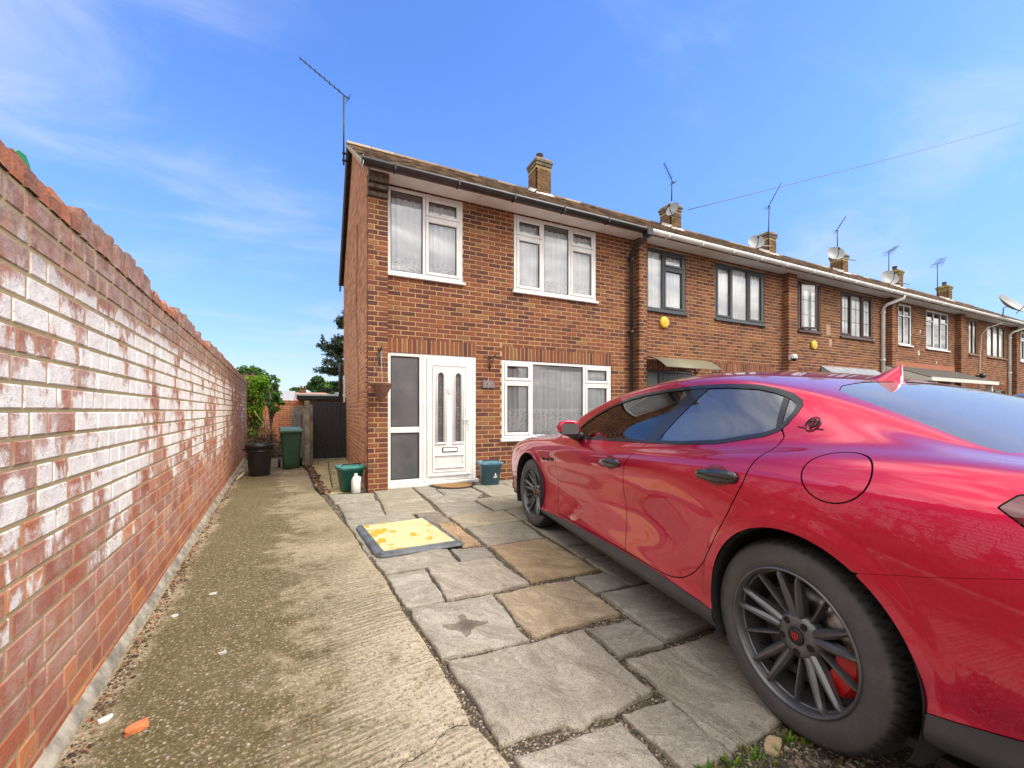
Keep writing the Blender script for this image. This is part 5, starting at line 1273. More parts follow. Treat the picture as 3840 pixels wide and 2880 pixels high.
# small litter on the path
def chunk(name, label, cat, x, y, z, sx, sy, sz, m, rz, seed):
    rg = random.Random(seed); bm = bmesh.new(); bmesh.ops.create_icosphere(bm, subdivisions=2, radius=1)
    for v in bm.verts:
        v.co *= 1+rg.uniform(-.22, .16)
        v.co = Vector((max(-.75, min(.75, v.co.x))*sx, max(-.7, min(.7, v.co.y))*sy, max(-.6, min(.6, v.co.z))*sz))
    me = bpy.data.meshes.new(name); bm.to_mesh(me); bm.free(); me.materials.append(m)
    return tag(link(name, me, None, (x, y, z+sz*.55), (0, 0, rz)), label, cat)
M['terracotta'] = simple('broken terracotta', (.56,.18,.07), .9, noise=.15, scale=30)
M['pale_stone'] = simple('pale stone', (.50,.47,.42), .8, noise=.2, scale=30)
chunk('brick_fragment', 'orange terracotta fragment lying on the moss near the wall foot', 'rubble', -.60, 1.99, 0, .045, .032, .018, M['terracotta'], .4, 1)
chunk('stone_chip', 'white stone chip in the middle of the mossy path', 'stone', -.408, 2.428, 0, .022, .014, .010, M['pale_stone'], .2, 2)
chunk('stone_chip', 'white stone chip on the dark moss farther along the path', 'stone', -.595, 3.239, 0, .028, .016, .010, M['pale_stone'], .1, 3)
chunk('crumpled_wrapper', 'crumpled white wrapper in the litter at the wall foot', 'litter', -.725, 2.10, 0, .028, .016, .012, simple('crumpled paper', (.70,.70,.68), .5), .5, 4)
chunk('mortar_lump', 'grey mortar lump among the litter beside the wall', 'rubble', -.73, 2.983, 0, .024, .016, .012, M['chalk'], .9, 5)
chunk('flint_stone', 'buff stone by the weeds in front of the car wheel', 'stone', 1.475, .925, -.016, .065, .034, .016, simple('buff flint', (.50,.37,.20), .8, noise=.25, scale=25), .4, 6)
q = MB(); q.tube([(-1.19, 8.33, .03), (-1.18, 8.65, .035), (-1.17, 9.0, .05)], [.018, .022, .016], 7); tag(q.build('wood_offcut', simple('pale wood', (.56,.45,.27), .8, noise=.2, scale=20)), 'pale wooden offcut lying between the dustbin and the wall', 'wood')
# alarms, camera, satellite dishes, aerials
def alarm(x, z, label):
    t = thing('alarm_box', label, 'alarm box', (x, FY-.01, z), 0, 'yellow alarm boxes on the terrace front')
    b = MB(); b.smooth = True; b.lathe([(.0, -.050), (.095, -.048), (.118, -.038), (.122, -.012), (.122, 0)], 20, axis='y'); b.build('alarm_cover', M['yellow'], t)
    b = MB(); b.tube([(0, -.053, -.01), (0, -.045, -.01)], .035, 12); b.build('strobe', simple('amber strobe', (.60,.36,.02), .3), t)
alarm(6.67, 3.06, 'yellow round alarm box below the dark grey framed window')
alarm(12.08, 2.95, 'yellow round alarm box below the open brown window')
t = thing('security_camera', 'white dome security camera on the brick pier', 'camera', (10.80, PY-.10, 2.51))
b = MB(); b.smooth = True; b.lathe([(.0, .10), (.05, .09), (.075, .05), (.08, 0), (.075, -.02)], 18); b.build('housing', M['upvc'], t)
b = MB(); b.smooth = True; b.lathe([(.0, -.085), (.04, -.075), (.068, -.03), (.07, -.015)], 18); b.build('dome_lens', M['black_plastic'], t)
b = MB(); b.bbox(-.05, .05, .04, .105, -.05, .08, .01); b.build('mount', M['upvc'], t)
b = MB(); b.smooth = True; b.lathe([(0, -.14), (.05, -.13), (.09, -.06), (.08, 0), (.04, .02)], 16, (0, 0, 0), axis='y'); b.bbox(-.03, .03, 0, .12, -.03, .03, .005)
tag(b.build('floodlight', M['black_plastic'], None, (22.6, FY-.12, 2.50)), 'black floodlight on the wall of the house with oak frames', 'light')
def dish(label, loc, rz, tilt, rad, arm_to):
    t = thing('satellite_dish', label, 'satellite dish', loc, rz, 'satellite dishes on the terrace')
    b = MB(); b.smooth = True; N = 24; rings = 6; vs = [(0, .045*0, 0)]
    for r in range(1, rings+1):
        u = r/rings
        for k in range(N): vs.append((rad*.92*u*math.cos(2*math.pi*k/N), -.16*rad*u*u*2, rad*u*math.sin(2*math.pi*k/N)))
    fs = [(0, 1+(k+1) % N, 1+k) for k in range(N)]+[(1+(r-1)*N+k, 1+(r-1)*N+(k+1) % N, 1+r*N+(k+1) % N, 1+r*N+k) for r in range(1, rings) for k in range(N)]
    b.add(vs, fs); rf = b.build('reflector', M['dish'], t, rot=(R(tilt), 0, 0))
    b = MB(); b.smooth = True; b.tube([(0, .02, -rad*.75), (0, -rad*.7, -rad*.62), (0, -rad*1.05, -rad*.15)], .012, 6); b.tube([(0, -rad*1.02, -.16*rad), (0, -rad*1.2, .02)], .03, 8); b.build('feed_arm', M['iron'], t, rot=(R(tilt), 0, 0))
    b = MB(); b.smooth = True; b.tube([(0, .0, 0), (0, .10, -.03), tuple(Vector(arm_to))], .018, 7); b.build('mast_bracket', M['metal'], t)
dish('grey satellite dish fixed to the chimney with an aerial mast, nearest to the black gutter', (9.22, 8.60, 6.90), R(-78), -20, .21, (-.05, .25, -.2))
dish('pale satellite dish left of the second tallest aerial chimney', (12.86, 8.62, 6.60), R(-40), -22, .26, (.5, .12, -.1))
dish('pale satellite dish left of the fourth chimney from the gable', (17.25, 8.55, 6.92), R(-40), -24, .30, (.75, .2, -.2))
dish('small grey satellite dish beside the mossy chimney with a pot', (21.25, 8.6, 6.60), R(-35), -24, .34, (.9, .2, -.2))
dish('large satellite dish on a pole above the far gutter, facing the street', (23.55, 5.95, 5.12), R(-8), -38, .52, (-.05, .12, -.62))
b = MB(); b.smooth = True; b.tube([(23.5, 6.06, 4.52), (22.9, 6.3, 4.3), (22.9, 6.44, 4.05), (22.9, 6.47, 3.2), (22.88, 6.475, 2.0)], .012, 6); b.build('cable', M['white_paint'], h5, loc=local(h5))
def aerial(label, base, top, direction, length, n, elem, fold=0.):
    """mast with a horizontal-ish yagi boom"""
    t = thing('tv_aerial', label, 'aerial', base, 0, 'aerials along the roof')
    b = MB(); b.smooth = True; B = Vector(base); T = Vector(top)-B; b.tube([(0, 0, 0), tuple(T)], .017, 7); b.build('mast', M['iron'], t)
    d = Vector(direction).normalized(); b = MB(); b.smooth = True
    b.tube([tuple(T-d*.12), tuple(T+d*length)], .012, 6); b.build('boom', M['iron'], t)
    s = d.cross(Vector((0, 0, 1))).normalized(); e = MB()
    for k in range(n):
        p = T+d*(length*(k+.5)/n if n > 1 else 0)+(d*length*.5/n); L = elem*(1-.35*k/n)
        e.tube([tuple(p-s*L), tuple(p+s*L)], .006, 5)
    up = d.cross(s).normalized()
    for k in range(3): e.tube([tuple(T-d*.1-s*elem*1.1+up*(k-1)*.07), tuple(T-d*.1+s*elem*1.1+up*(k-1)*.07)], .006, 5)
    e.build('elements', M['iron'], t)
    return t
a1 = aerial('long slanting rooftop aerial on a mast at the gable end', (.545, 9.3, 6.33), (.545, 9.3, 7.80), (-.80, .0, .46), .94, 9, .07)
for z in (.10, .25): c_ = MB(); c_.bbox(-.03, .09, -.03, .03, z-.012, z+.012, .003); c_.build('mast_clamp', M['iron'], a1)
aerial('aerial on the first chimney past the black gutter, boom tipped up steeply', (9.42, 8.86, 7.32), (9.43, 8.86, 7.95), (-.45, .1, .80), .52, 8, .10)
aerial('tall white stemmed aerial strapped to the third chimney from the gable', (13.63, 8.70, 6.55), (13.68, 8.70, 8.05), (.25, -.3, .75), .70, 9, .17)
aerial('small aerial above the fourth chimney with a cross reflector', (18.14, 8.9, 7.30), (18.14, 8.9, 8.17), (.15, -.3, .55), .50, 5, .22)
aerial('aerial beside the mossy chimney pot with a boom slanting up', (22.03, 8.9, 6.5), (22.06, 8.9, 7.93), (.85, .1, .42), 1.05, 8, .16)
aerial('farthest aerial over the last chimney in view', (26.58, 8.9, 6.6), (26.58, 8.9, 8.10), (.80, .1, .45), 1.0, 8, .22)
# overhead wire
b = MB(); b.smooth = True; P0, P1 = Vector((9.1, 8.0, 6.62)), Vector((27.8, 8.0, 14.12)); P1 = P0+(P1-P0)*1.6
b.tube([tuple(P0+(P1-P0)*k/24-Vector((0, 0, .35*math.sin(math.pi*k/24)*.3))) for k in range(25)], .010, 5)
tag(b.build('overhead_wire', simple('grey cable', (.10,.11,.13), .6)), 'thin overhead service wire rising away from the second chimney', 'wire')
# ---------------------------------------------------------------- greenery and buildings behind the passage
M['bark'] = simple('bark', (.10,.075,.05), .95, noise=.4, scale=12)
def leaves(mb, centre, rad, n, size, rg, flat=.6):
    for _ in range(n):
        while True:
            p = Vector((rg.uniform(-1, 1), rg.uniform(-1, 1), rg.uniform(-1, 1)))
            if .25 < p.length < 1: break
        c = Vector(centre)+Vector((p.x*rad[0], p.y*rad[1], p.z*rad[2]))
        nrm = (Vector((rg.gauss(0, 1), rg.gauss(0, 1), rg.gauss(0, 1)+flat))+p*.8).normalized()
        u = nrm.cross(Vector((rg.gauss(0, 1), rg.gauss(0, 1), rg.gauss(0, 1)))).normalized(); v = nrm.cross(u)
        s_ = size*rg.uniform(.6, 1.35); mb.r = rg.random()
        mb.add([tuple(c-u*s_), tuple(c-v*s_*.55+u*s_*.1), tuple(c+u*s_), tuple(c+v*s_*.55+u*s_*.1)], [(0,1,2,3)])
def tree(name, label, x, y, h, crown_z, rad, n_clumps, per, size, lm, seed, group=None, z0=-.05, trunk_r=.14):
    rg = random.Random(seed); t = thing(name, label, 'tree', (x, y, z0), 0, group)
    tr = MB(); tr.smooth = True; tr.tube([(0, 0, 0), (rg.uniform(-.1, .1), rg.uniform(-.1, .1), h*.4), (rg.uniform(-.2, .2), rg.uniform(-.2, .2), h*.85)], [trunk_r, trunk_r*.75, trunk_r*.2], 9)
    cl = []
    for _ in range(n_clumps):
        a = rg.random()*6.283; e = rg.uniform(-1, 1); rr = math.sqrt(max(0, 1-e*e))*rg.uniform(.35, 1)
        cl.append(Vector((rad*rr*math.cos(a), rad*rr*math.sin(a), crown_z+(h-crown_z)*.5*(1+e*.9))))
    for c in cl[:9]: tr.tube([(0, 0, h*.35+.2*rg.random()), tuple(c*.5+Vector((0, 0, h*.25))), tuple(c)], [trunk_r*.45, trunk_r*.28, trunk_r*.08], 6)
    tr.build('trunk', M['bark'], t)
    cr = MB()
    for c in cl:
        q = rg.uniform(.22, .42)*rad; leaves(cr, c, (q, q, q*.75), per, size*rg.uniform(.85, 1.2), rg)
    cr.build('crown', lm, t); return t
M['leaf_dark'] = leaf_mat('dark leaves', [(0, (.014,.04,.012)), (.5, (.03,.085,.018)), (1, (.06,.13,.025))], .15)
M['leaf_mid'] = leaf_mat('mid green leaves', [(0, (.025,.075,.012)), (.5, (.06,.15,.02)), (1, (.11,.21,.03))], .25)
M['leaf_lime'] = leaf_mat('bright ivy leaves', [(0, (.10,.22,.015)), (.4, (.22,.42,.025)), (.8, (.34,.55,.04)), (1, (.08,.18,.015))], .3)
M['needle'] = leaf_mat('conifer needles', [(0, (.010,.020,.012)), (.6, (.022,.04,.02)), (1, (.05,.07,.028))], .05)
# ivy tumbling over the wall's far end
t = thing('ivy', 'bright green ivy hanging over the far end of the garden wall', 'ivy', (-1.50, 13.25, 0))
rg = random.Random(4); st = MB(); st.smooth = True; lf = MB()
for k in range(9):
    x0 = rg.uniform(-.15, .25); pts = [(x0+rg.uniform(-.05, .05), rg.uniform(-.15, .3), 2.0-1.75*j/6) for j in range(7)]; st.tube(pts, .008, 5)
st.build('stem', M['bark'], t)
for k in range(60):
    z = 2.05-1.85*rg.random()**1.25; wd = .05+.17*min(1, z/1.6)**1.5; leaves(lf, (rg.uniform(-wd, wd)+.05*(z-1), rg.uniform(-.2, .3), z), (.12, .12, .15), 80, .036, rg)
lf.build('foliage', M['leaf_lime'], t)
tree('garden_shrub', 'loose leafy shrub rising behind the ivy at the wall end', -1.20, 14.8, 2.35, 1.15, .36, 22, 55, .045, M['leaf_mid'], 8, trunk_r=.05)
# brick wall across the end of the passage
ew = thing('end_wall', 'orange brick wall closing the end of the passage', 'wall', (-1.2, 16.0, 0))
q = MB(); q.box(-2.6, -.30, 16.009, 16.22, -.05, 1.50); core = q.build('wall_core', M['mortar_gable'], ew, loc=-ew.location)
bk = Brickwork(); bk.add(brick_rows(-2.6, -.30, 0, 1.42, [], .075, .225), (0, 16, 0), (1, 0), .05, M['brick_far']); bk.add(soldier(-2.6, -.30, 1.425, 1.53), (0, 15.985, 0), (1, 0), .2, M['brick_far']); bk.build(core, 60)
# garage with a flat felt roof
gr = thing('garage', 'low brick garage with a dark overhanging flat roof behind the gate', 'garage', (.6, 15.5, 0))
q = MB(); q.box(-.28, 2.6, 14.26, 18, -.05, 1.52); core = q.build('wall', M['mortar_gable'], gr, loc=-gr.location)
bk = Brickwork(); bk.add(brick_rows(-.28, 2.6, 0, 1.5, [], .075, .225), (0, 14.25, 0), (1, 0), .05, M['brick_gable']); bk.build(core, 30)
q = MB(); q.bbox(-.50, 2.8, 14.0, 18.2, 1.53, 1.68, .01); q.build('roof', M['iron'], gr, loc=-gr.location)
q = MB(); q.bbox(-.52, 2.8, 13.96, 14.0, 1.64, 1.70, .006); q.build('roof_trim', simple('pale roof trim', (.40,.42,.42), .5), gr, loc=-gr.location)
# heap of cut brushwood
t = thing('brushwood_heap', 'heap of dry brown brushwood behind the black dustbin', 'brushwood', (-1.15, 12.4, 0))
rg = random.Random(9); b = MB()
for k in range(520):
    a = rg.random()*6.283; r = rg.random()**.6*.52; z = (1-r/.56)*.95*rg.random(); L = rg.uniform(.15, .5); d = Vector((rg.gauss(0, 1), rg.gauss(0, 1), rg.gauss(.35, .6))).normalized(); p = Vector((r*math.cos(a), r*math.sin(a), z)); b.r = rg.random()
    b.tube([tuple(p), tuple(p+d*L*.5+Vector((rg.gauss(0, .03), rg.gauss(0, .03), rg.gauss(0, .03)))), tuple(p+d*L)], [.007, .005, .002], 4, False)
b.build('sticks', chip_mat('dry sticks', [(0, (.10,.06,.035)), (.5, (.22,.145,.085)), (1, (.42,.33,.22))]), t)
b = MB(); leaves(b, (0, 0, .25), (.5, .45, .35), 420, .035, rg); b.build('dead_leaves', M['litter'], t)
b = MB(); b.smooth = True; b.tube([(-.25, -.1, 1.18), (.12, -.1, .62)], .015, 6); b.build('pole', simple('bare stick', (.48,.37,.22), .8), t)
# roofs beyond
def far_house(label, x0, x1, y, eave, ridge, roofm, wallm, chx=None, depth=7, gable_front=False):
    t = thing('far_house', label, 'house', ((x0+x1)/2, y, 0))
    X = (x1-x0)/2; b = MB(); b.box(-X, X, 0, depth, -.05, eave); 
    if gable_front: b.add([(-X, 0, eave), (X, 0, eave), (0, 0, ridge), (-X, depth, eave), (X, depth, eave), (0, depth, ridge)], [(0,1,2), (5,4,3)])
    b.build('wall', wallm, t)
    r = MB()
    if gable_front: r.add([(-X-.2, -.2, eave-.1), (0, -.2, ridge+.06), (X+.2, -.2, eave-.1), (-X-.2, depth+.2, eave-.1), (0, depth+.2, ridge+.06), (X+.2, depth+.2, eave-.1), (-X-.2, -.2, eave-.24), (0, -.2, ridge-.1), (X+.2, -.2, eave-.24)], [(0,1,4,3), (1,2,5,4), (0,6,7,1), (1,7,8,2)])
    else: r.add([(-X-.2, -.3, eave-.1), (X+.2, -.3, eave-.1), (X+.2, depth/2, ridge), (-X-.2, depth/2, ridge), (X+.2, depth+.3, eave-.1), (-X-.2, depth+.3, eave-.1)], [(0,1,2,3), (3,2,4,5)]+[(0,3,5), (1,4,2)])
    ro = r.build('roof', roofm, t)
    if chx is not None:
        c = MB(); c.bbox(chx-.3, chx+.3, depth/2-.3, depth/2+.3, ridge-.6, ridge+.38, .02); c.bbox(chx-.35, chx+.35, depth/2-.35, depth/2+.35, ridge+.38, ridge+.5, .02); c.build('chimney', M['brick_chimney'], ro)
        for s in (-.15, .15):
            p = MB(); p.smooth = True; p.lathe([(.1, 0), (.08, .18), (.1, .2)], 10, (chx+s, depth/2, ridge+.5)); p.build('chimney_pot', M['pot'], ro)
pink = simple('pink roof tile', (.42,.20,.155), .9, noise=.12, scale=5); slate = simple('grey roof slate', (.30,.30,.31), .9, noise=.15, scale=5); rend = simple('pale render', (.55,.53,.50), .9, noise=.1)
far_house('distant pale house with a grey slate roof above the end wall', -5.4, -2.0, 44, 2.25, 3.2, slate, rend, chx=.1)
far_house('distant house with a pink tiled roof beside the slate roof', -3.3, 1.2, 46, 2.3, 3.15, pink, rend, chx=-.1)
far_house('brown tiled house roof with a brick chimney showing over the wall end', -6.6, -2.55, 24, 1.75, 2.62, M['tile'], M['brick_chimney'], chx=1.35, depth=5)
tree('tree', 'round dark green tree beyond the garage roof', .35, 60, 5.6, 1.4, 1.75, 60, 150, .16, M['leaf_dark'], 31)
tree('tree', 'lighter green tree partly hidden by the house gable', 2.2, 56, 4.9, 1.0, 1.5, 46, 130, .15, M['leaf_mid'], 32)
tree('tree', 'flat topped pale tree standing between the roofs and the round tree', -2.0, 58, 4.1, 2.9, .95, 22, 80, .12, M['leaf_mid'], 33)
tree('tree', 'broad leafy tree behind the brick chimney over the wall', -3.75, 32, 4.0, 1.2, 1.35, 50, 130, .11, M['leaf_mid'], 34)
tree('tree', 'low green tree behind the pink roof', -.9, 62, 3.4, 1.0, 1.7, 36, 110, .15, M['leaf_mid'], 35)
# dark conifer behind the house
def conifer():
    rg = random.Random(77); x, y = 1.75, 25.
    t = thing('conifer', 'dark spreading conifer reaching out from behind the gable', 'tree', (x, y, -.05))
    tr = MB(); tr.smooth = True; tr.tube([(0, 0, 0), (.05, 0, 3.5), (0, 0, 7.4)], [.22, .15, .03], 9)
    fo = MB()
    for k in range(46):
        z = 2.5+4.3*rg.random(); prof = 1.75*max(.18, 1-abs((z-3.9)/3.1)**1.5); L = prof*rg.uniform(.55, 1.08); a = math.pi+rg.gauss(0, .9) if k % 3 else rg.random()*6.283
        d = Vector((math.cos(a), math.sin(a), 0)); rise = rg.uniform(-.25, .75)
        p0 = Vector((0, 0, z-.2)); p1 = p0+d*L+Vector((0, 0, rise*L*.6)); pm_ = (p0+p1)*.5-Vector((0, 0, .10))
        tr.tube([tuple(p0), tuple(pm_), tuple(p1)], [.045, .03, .008], 5)
        for j in range(11):
            u = .25+.78*j/10; c = p0*(1-u)+p1*u+Vector((rg.gauss(0, .07), rg.gauss(0, .07), rg.gauss(0, .05)))
            leaves(fo, c, (.17, .17, .13), 40, .05, rg, flat=.1)
            if rg.random() < .4:
                sp_d = Vector((rg.gauss(0, 1), rg.gauss(0, 1), rg.uniform(-.5, .9))).normalized()
                for q in range(4): leaves(fo, c+sp_d*(.08+.09*q), (.07, .07, .06), 12, .04, rg, flat=.1)
    tr.build('trunk', M['bark'], t); fo.build('crown', M['needle'], t)
conifer()
# the houses across the street, mirrored in panes and paint
def across(x0, x1, label, roofm, wallm):
    t = thing('street_house', label, 'house', ((x0+x1)/2, -21, 0), R(180)); X = (x1-x0)/2
    b = MB(); b.box(-X, X, 0, 7, -.05, 4.7); b.build('wall', wallm, t)
    r = MB(); r.add([(-X-.1, -.35, 4.65), (X+.1, -.35, 4.65), (X+.1, 3.5, 6.9), (-X-.1, 3.5, 6.9), (X+.1, 7.35, 4.65), (-X-.1, 7.35, 4.65)], [(0,1,2,3), (3,2,4,5), (0,3,5), (1,4,2)]); r.build('roof', roofm, t)
    for (wx, z, ww, hh) in ((-X*.5, 3.3, 1.6, 1.2), (X*.5, 3.3, 1.6, 1.2), (-X*.5, .8, 2.0, 1.35), (X*.5, .05, .95, 2.0)):
        f = MB(); frame_bars(f, wx-ww/2, wx+ww/2, z, z+hh, -.03, .03, .07); fo = f.build('window' if hh < 1.9 else 'door', M['upvc'], t)
        p = MB(); p.quad((wx-ww/2+.06, -.005, z+.06), (wx+ww/2-.06, -.005, z+.06), (wx+ww/2-.06, -.005, z+hh-.06), (wx-ww/2+.06, -.005, z+hh-.06)); p.build('pane', M['frosted'], fo)
across(-14, -5, 'brown brick house across the street, mirrored in the front panes', M['tile'], M['brick_chimney'])
across(-3.5, 6, 'pale rendered house across the street, mirrored in the front panes', M['tile'], M['cream_paint'])
across(7.5, 17, 'red brick house across the street, mirrored in the front panes', M['tile'], M['brick_gable'])
# ---------------------------------------------------------------- the red saloon
# car frame: x forward from the rear axle, y to its near side, z up
XSn = [3.90, 3.84, 3.68, 3.40, 3.05, 2.70, 2.40, 2.10, 1.80, 1.45, 1.10, .75, .42, .12, -.15, -.38, -.58, -.76, -.88, -.955, -.985]
def S(*rows): return rows
# feature curves (y, z) at each station, underside to roof centre
FE = {
 'u0': [(.30,.34),(.45,.27),(.60,.24),(.66,.22),(.68,.21),(.68,.20),(.68,.19),(.68,.19),(.68,.19),(.68,.19),(.68,.19),(.68,.19),(.68,.19),(.68,.20),(.68,.22),(.68,.25),(.66,.27),(.62,.29),(.56,.31),(.46,.33),(.30,.36)],
 'u1': [(.45,.36),(.66,.29),(.80,.25),(.86,.235),(.885,.225),(.885,.215),(.885,.21),(.885,.21),(.885,.21),(.885,.21),(.885,.21),(.885,.21),(.885,.215),(.885,.225),(.885,.25),(.875,.275),(.85,.295),(.81,.31),(.75,.325),(.64,.345),(.42,.37)],
 's2': [(.50,.44),(.71,.38),(.85,.345),(.915,.33),(.93,.32),(.925,.31),(.92,.305),(.92,.305),(.92,.305),(.92,.305),(.92,.305),(.925,.31),(.93,.315),(.935,.33),(.935,.35),(.925,.37),(.90,.39),(.86,.40),(.80,.405),(.69,.415),(.46,.42)],
 's3': [(.52,.50),(.73,.46),(.87,.44),(.93,.43),(.945,.42),(.925,.42),(.91,.42),(.905,.42),(.905,.42),(.907,.42),(.91,.42),(.92,.425),(.94,.43),(.948,.44),(.945,.45),(.935,.47),(.915,.48),(.88,.49),(.82,.495),(.71,.50),(.48,.50)],
 's4': [(.54,.56),(.74,.55),(.88,.555),(.935,.555),(.95,.56),(.925,.56),(.905,.56),(.90,.56),(.90,.565),(.902,.57),(.905,.575),(.92,.58),(.945,.59),(.958,.60),(.955,.60),(.945,.60),(.925,.60),(.89,.605),(.83,.61),(.72,.61),(.49,.61)],
 's5': [(.54,.61),(.73,.63),(.87,.66),(.93,.68),(.952,.69),(.935,.69),(.918,.695),(.913,.70),(.913,.71),(.918,.72),(.924,.73),(.935,.74),(.952,.75),(.964,.755),(.962,.755),(.95,.755),(.93,.75),(.89,.75),(.83,.75),(.73,.75),(.50,.75)],
 's6': [(.52,.66),(.70,.70),(.84,.745),(.905,.775),(.935,.79),(.93,.80),(.922,.805),(.920,.812),(.922,.822),(.927,.835),(.934,.845),(.945,.86),(.956,.872),(.962,.88),(.958,.885),(.942,.885),(.915,.885),(.875,.88),(.815,.87),(.71,.86),(.48,.85)],
 's7': [(.48,.69),(.64,.735),(.77,.79),(.845,.835),(.885,.862),(.895,.88),(.898,.893),(.900,.900),(.902,.908),(.906,.917),(.910,.928),(.917,.948),(.922,.968),(.915,.992),(.902,1.005),(.882,1.008),(.855,1.0),(.81,.985),(.75,.965),(.65,.945),(.44,.925)],
 's8': [(.44,.71),(.58,.755),(.70,.815),(.775,.868),(.82,.898),(.835,.920),(.843,.938),(.850,.950),(.857,.962),(.862,.975),(.864,.988),(.860,1.005),(.848,1.028),(.818,1.058),(.800,1.068),(.795,1.060),(.775,1.045),(.735,1.025),(.68,1.0),(.58,.985),(.40,.965)],
 's9': [(.38,.73),(.50,.775),(.62,.833),(.69,.888),(.735,.915),(.76,.935),(.80,.965),(.820,1.015),(.805,1.075),(.800,1.12),(.795,1.145),(.790,1.16),(.772,1.165),(.748,1.148),(.738,1.105),(.735,1.066),(.71,1.044),(.67,1.023),(.61,1.005),(.52,.998),(.35,.975)],
 's10': [(.33,.74),(.44,.785),(.55,.842),(.61,.900),(.65,.928),(.67,.950),(.745,1.005),(.765,1.09),(.735,1.185),(.712,1.265),(.698,1.305),(.690,1.318),(.682,1.302),(.668,1.226),(.66,1.136),(.66,1.070),(.62,1.052),(.57,1.031),(.52,1.014),(.44,1.005),(.30,.98)],
 's11': [(.28,.75),(.37,.795),(.46,.850),(.51,.910),(.54,.938),(.57,.962),(.68,1.04),(.69,1.145),(.655,1.255),(.625,1.328),(.610,1.368),(.604,1.376),(.596,1.338),(.590,1.266),(.588,1.168),(.585,1.086),(.52,1.052),(.47,1.038),(.42,1.020),(.36,1.010),(.25,.985)],
 's12': [(.16,.755),(.20,.80),(.24,.857),(.27,.920),(.29,.948),(.34,.975),(.42,1.068),(.40,1.195),(.37,1.308),(.35,1.378),(.34,1.412),(.335,1.414),(.33,1.364),(.325,1.287),(.32,1.194),(.31,1.108),(.28,1.057),(.25,1.039),(.23,1.026),(.20,1.015),(.14,.99)],
 's13': [(.0,.755),(.0,.80),(.0,.858),(.0,.922),(.0,.950),(.0,.978),(.0,1.080),(.0,1.212),(.0,1.325),(.0,1.392),(.0,1.424),(.0,1.424),(.0,1.372),(.0,1.295),(.0,1.202),(.0,1.115),(.0,1.060),(.0,1.040),(.0,1.027),(.0,1.016),(.0,.99)],
}
KEYS = ['u0', 'u1', 's2', 's3', 's4', 's5', 's6', 's7', 's8', 's9', 's10', 's11', 's12', 's13']
NET = np.array([[(XSn[i], *FE[k][i]) for k in KEYS] for i in range(len(XSn))])
NET[10:19, 7, 1:] += (.013, .008)            # a crisper shoulder over the rear wheel
NET[6:12, 4, 1] -= .008                      # hollowed door sides
NET[6:12, 6, 1] += .004      # stations x features x 3
# the end stations bow in plan: corners sit forward of the middle at the tail, back at the nose
for i in range(len(XSn)):
    pass
def bmat(n, m):
    """clamped uniform cubic B-spline basis: m samples over n control points"""
    kn = np.concatenate([[0]*3, np.arange(n-2), [n-3]*3]).astype(float)
    t = np.linspace(0, n-3-1e-9, m); B = np.zeros((m, len(kn)-1))
    for i in range(len(kn)-1): B[:, i] = (kn[i] <= t) & (t < kn[i+1])
    for d in range(1, 4):
        nb = np.zeros((m, len(kn)-1-d))
        for i in range(len(kn)-1-d):
            a = (t-kn[i])/(kn[i+d]-kn[i]) if kn[i+d] > kn[i] else 0
            b = (kn[i+d+1]-t)/(kn[i+d+1]-kn[i+1]) if kn[i+d+1] > kn[i+1] else 0
            nb[:, i] = a*B[:, i]+b*B[:, i+1]
        B = nb
    return B
def interp_ctrl(net):
    """control net whose surface passes nearly through the given points (two damped correction sweeps)"""
    n, k, _ = net.shape; Bu, Bv = greville(n), greville(k); c = net.copy()
    for _ in range(3):
        s_ = np.einsum('ia,abd,jb->ijd', Bu, c, Bv); c = c+.8*(net-s_)
    return c
def greville(n):
    kn = np.concatenate([[0]*3, np.arange(n-2), [n-3]*3]).astype(float)
    g_ = np.array([(kn[i+1]+kn[i+2]+kn[i+3])/3 for i in range(n)]); g_[-1] -= 1e-9
    B = np.zeros((n, n))
    kk = kn
    for r, t in enumerate(g_):
        b = [1.0 if kk[i] <= t < kk[i+1] else 0. for i in range(len(kk)-1)]
        for d in range(1, 4):
            b = [((t-kk[i])/(kk[i+d]-kk[i])*b[i] if kk[i+d] > kk[i] else 0)+((kk[i+d+1]-t)/(kk[i+d+1]-kk[i+1])*b[i+1] if kk[i+d+1] > kk[i+1] else 0) for i in range(len(kk)-1-d)]
        B[r] = b
    return B
CTRL = interp_ctrl(NET)
CTRL[:, -2, 2] = CTRL[:, -1, 2]*.9+CTRL[:, -2, 2]*.1
NU_, NV_ = 560, 200
Bu, Bv = bmat(len(XSn), NU_), bmat(len(KEYS), NV_)
def surf():
    Pn = np.einsum('ia,abd,jb->ijd', Bu, CTRL, Bv)
    return Pn
GP = surf()
AR, AF = (-.002, .388, .378), (2.875, .375, .385)        # wheel arches: x, z, radius
def smooth(x, a, b): t = np.clip((x-a)/(b-a), 0, 1); return t*t*(3-2*t)
for (ax, az, ar) in (AR, AF):                            # rolled arch lip
    r = np.hypot(GP[..., 0]-ax, GP[..., 2]-az)
    GP[..., 1] += np.where(GP[..., 1] > .6, .006*(1-smooth(r, ar+.028, ar+.085))*(1-smooth(GP[..., 2], .70, 1.0)), 0)
GP[:, -1, 1] = 0
def gridnormals(Pn):
    du = np.gradient(Pn, axis=0); dv = np.gradient(Pn, axis=1); dv[:, -1, 2] = 0
    nn = np.cross(dv, du); nn /= np.linalg.norm(nn, axis=2, keepdims=True)+1e-12
    return nn
GN = gridnormals(GP)
if GN[NU_//2, NV_//2, 1] < 0: GN = -GN
GV, GNV = GP.reshape(-1, 3), GN.reshape(-1, 3)
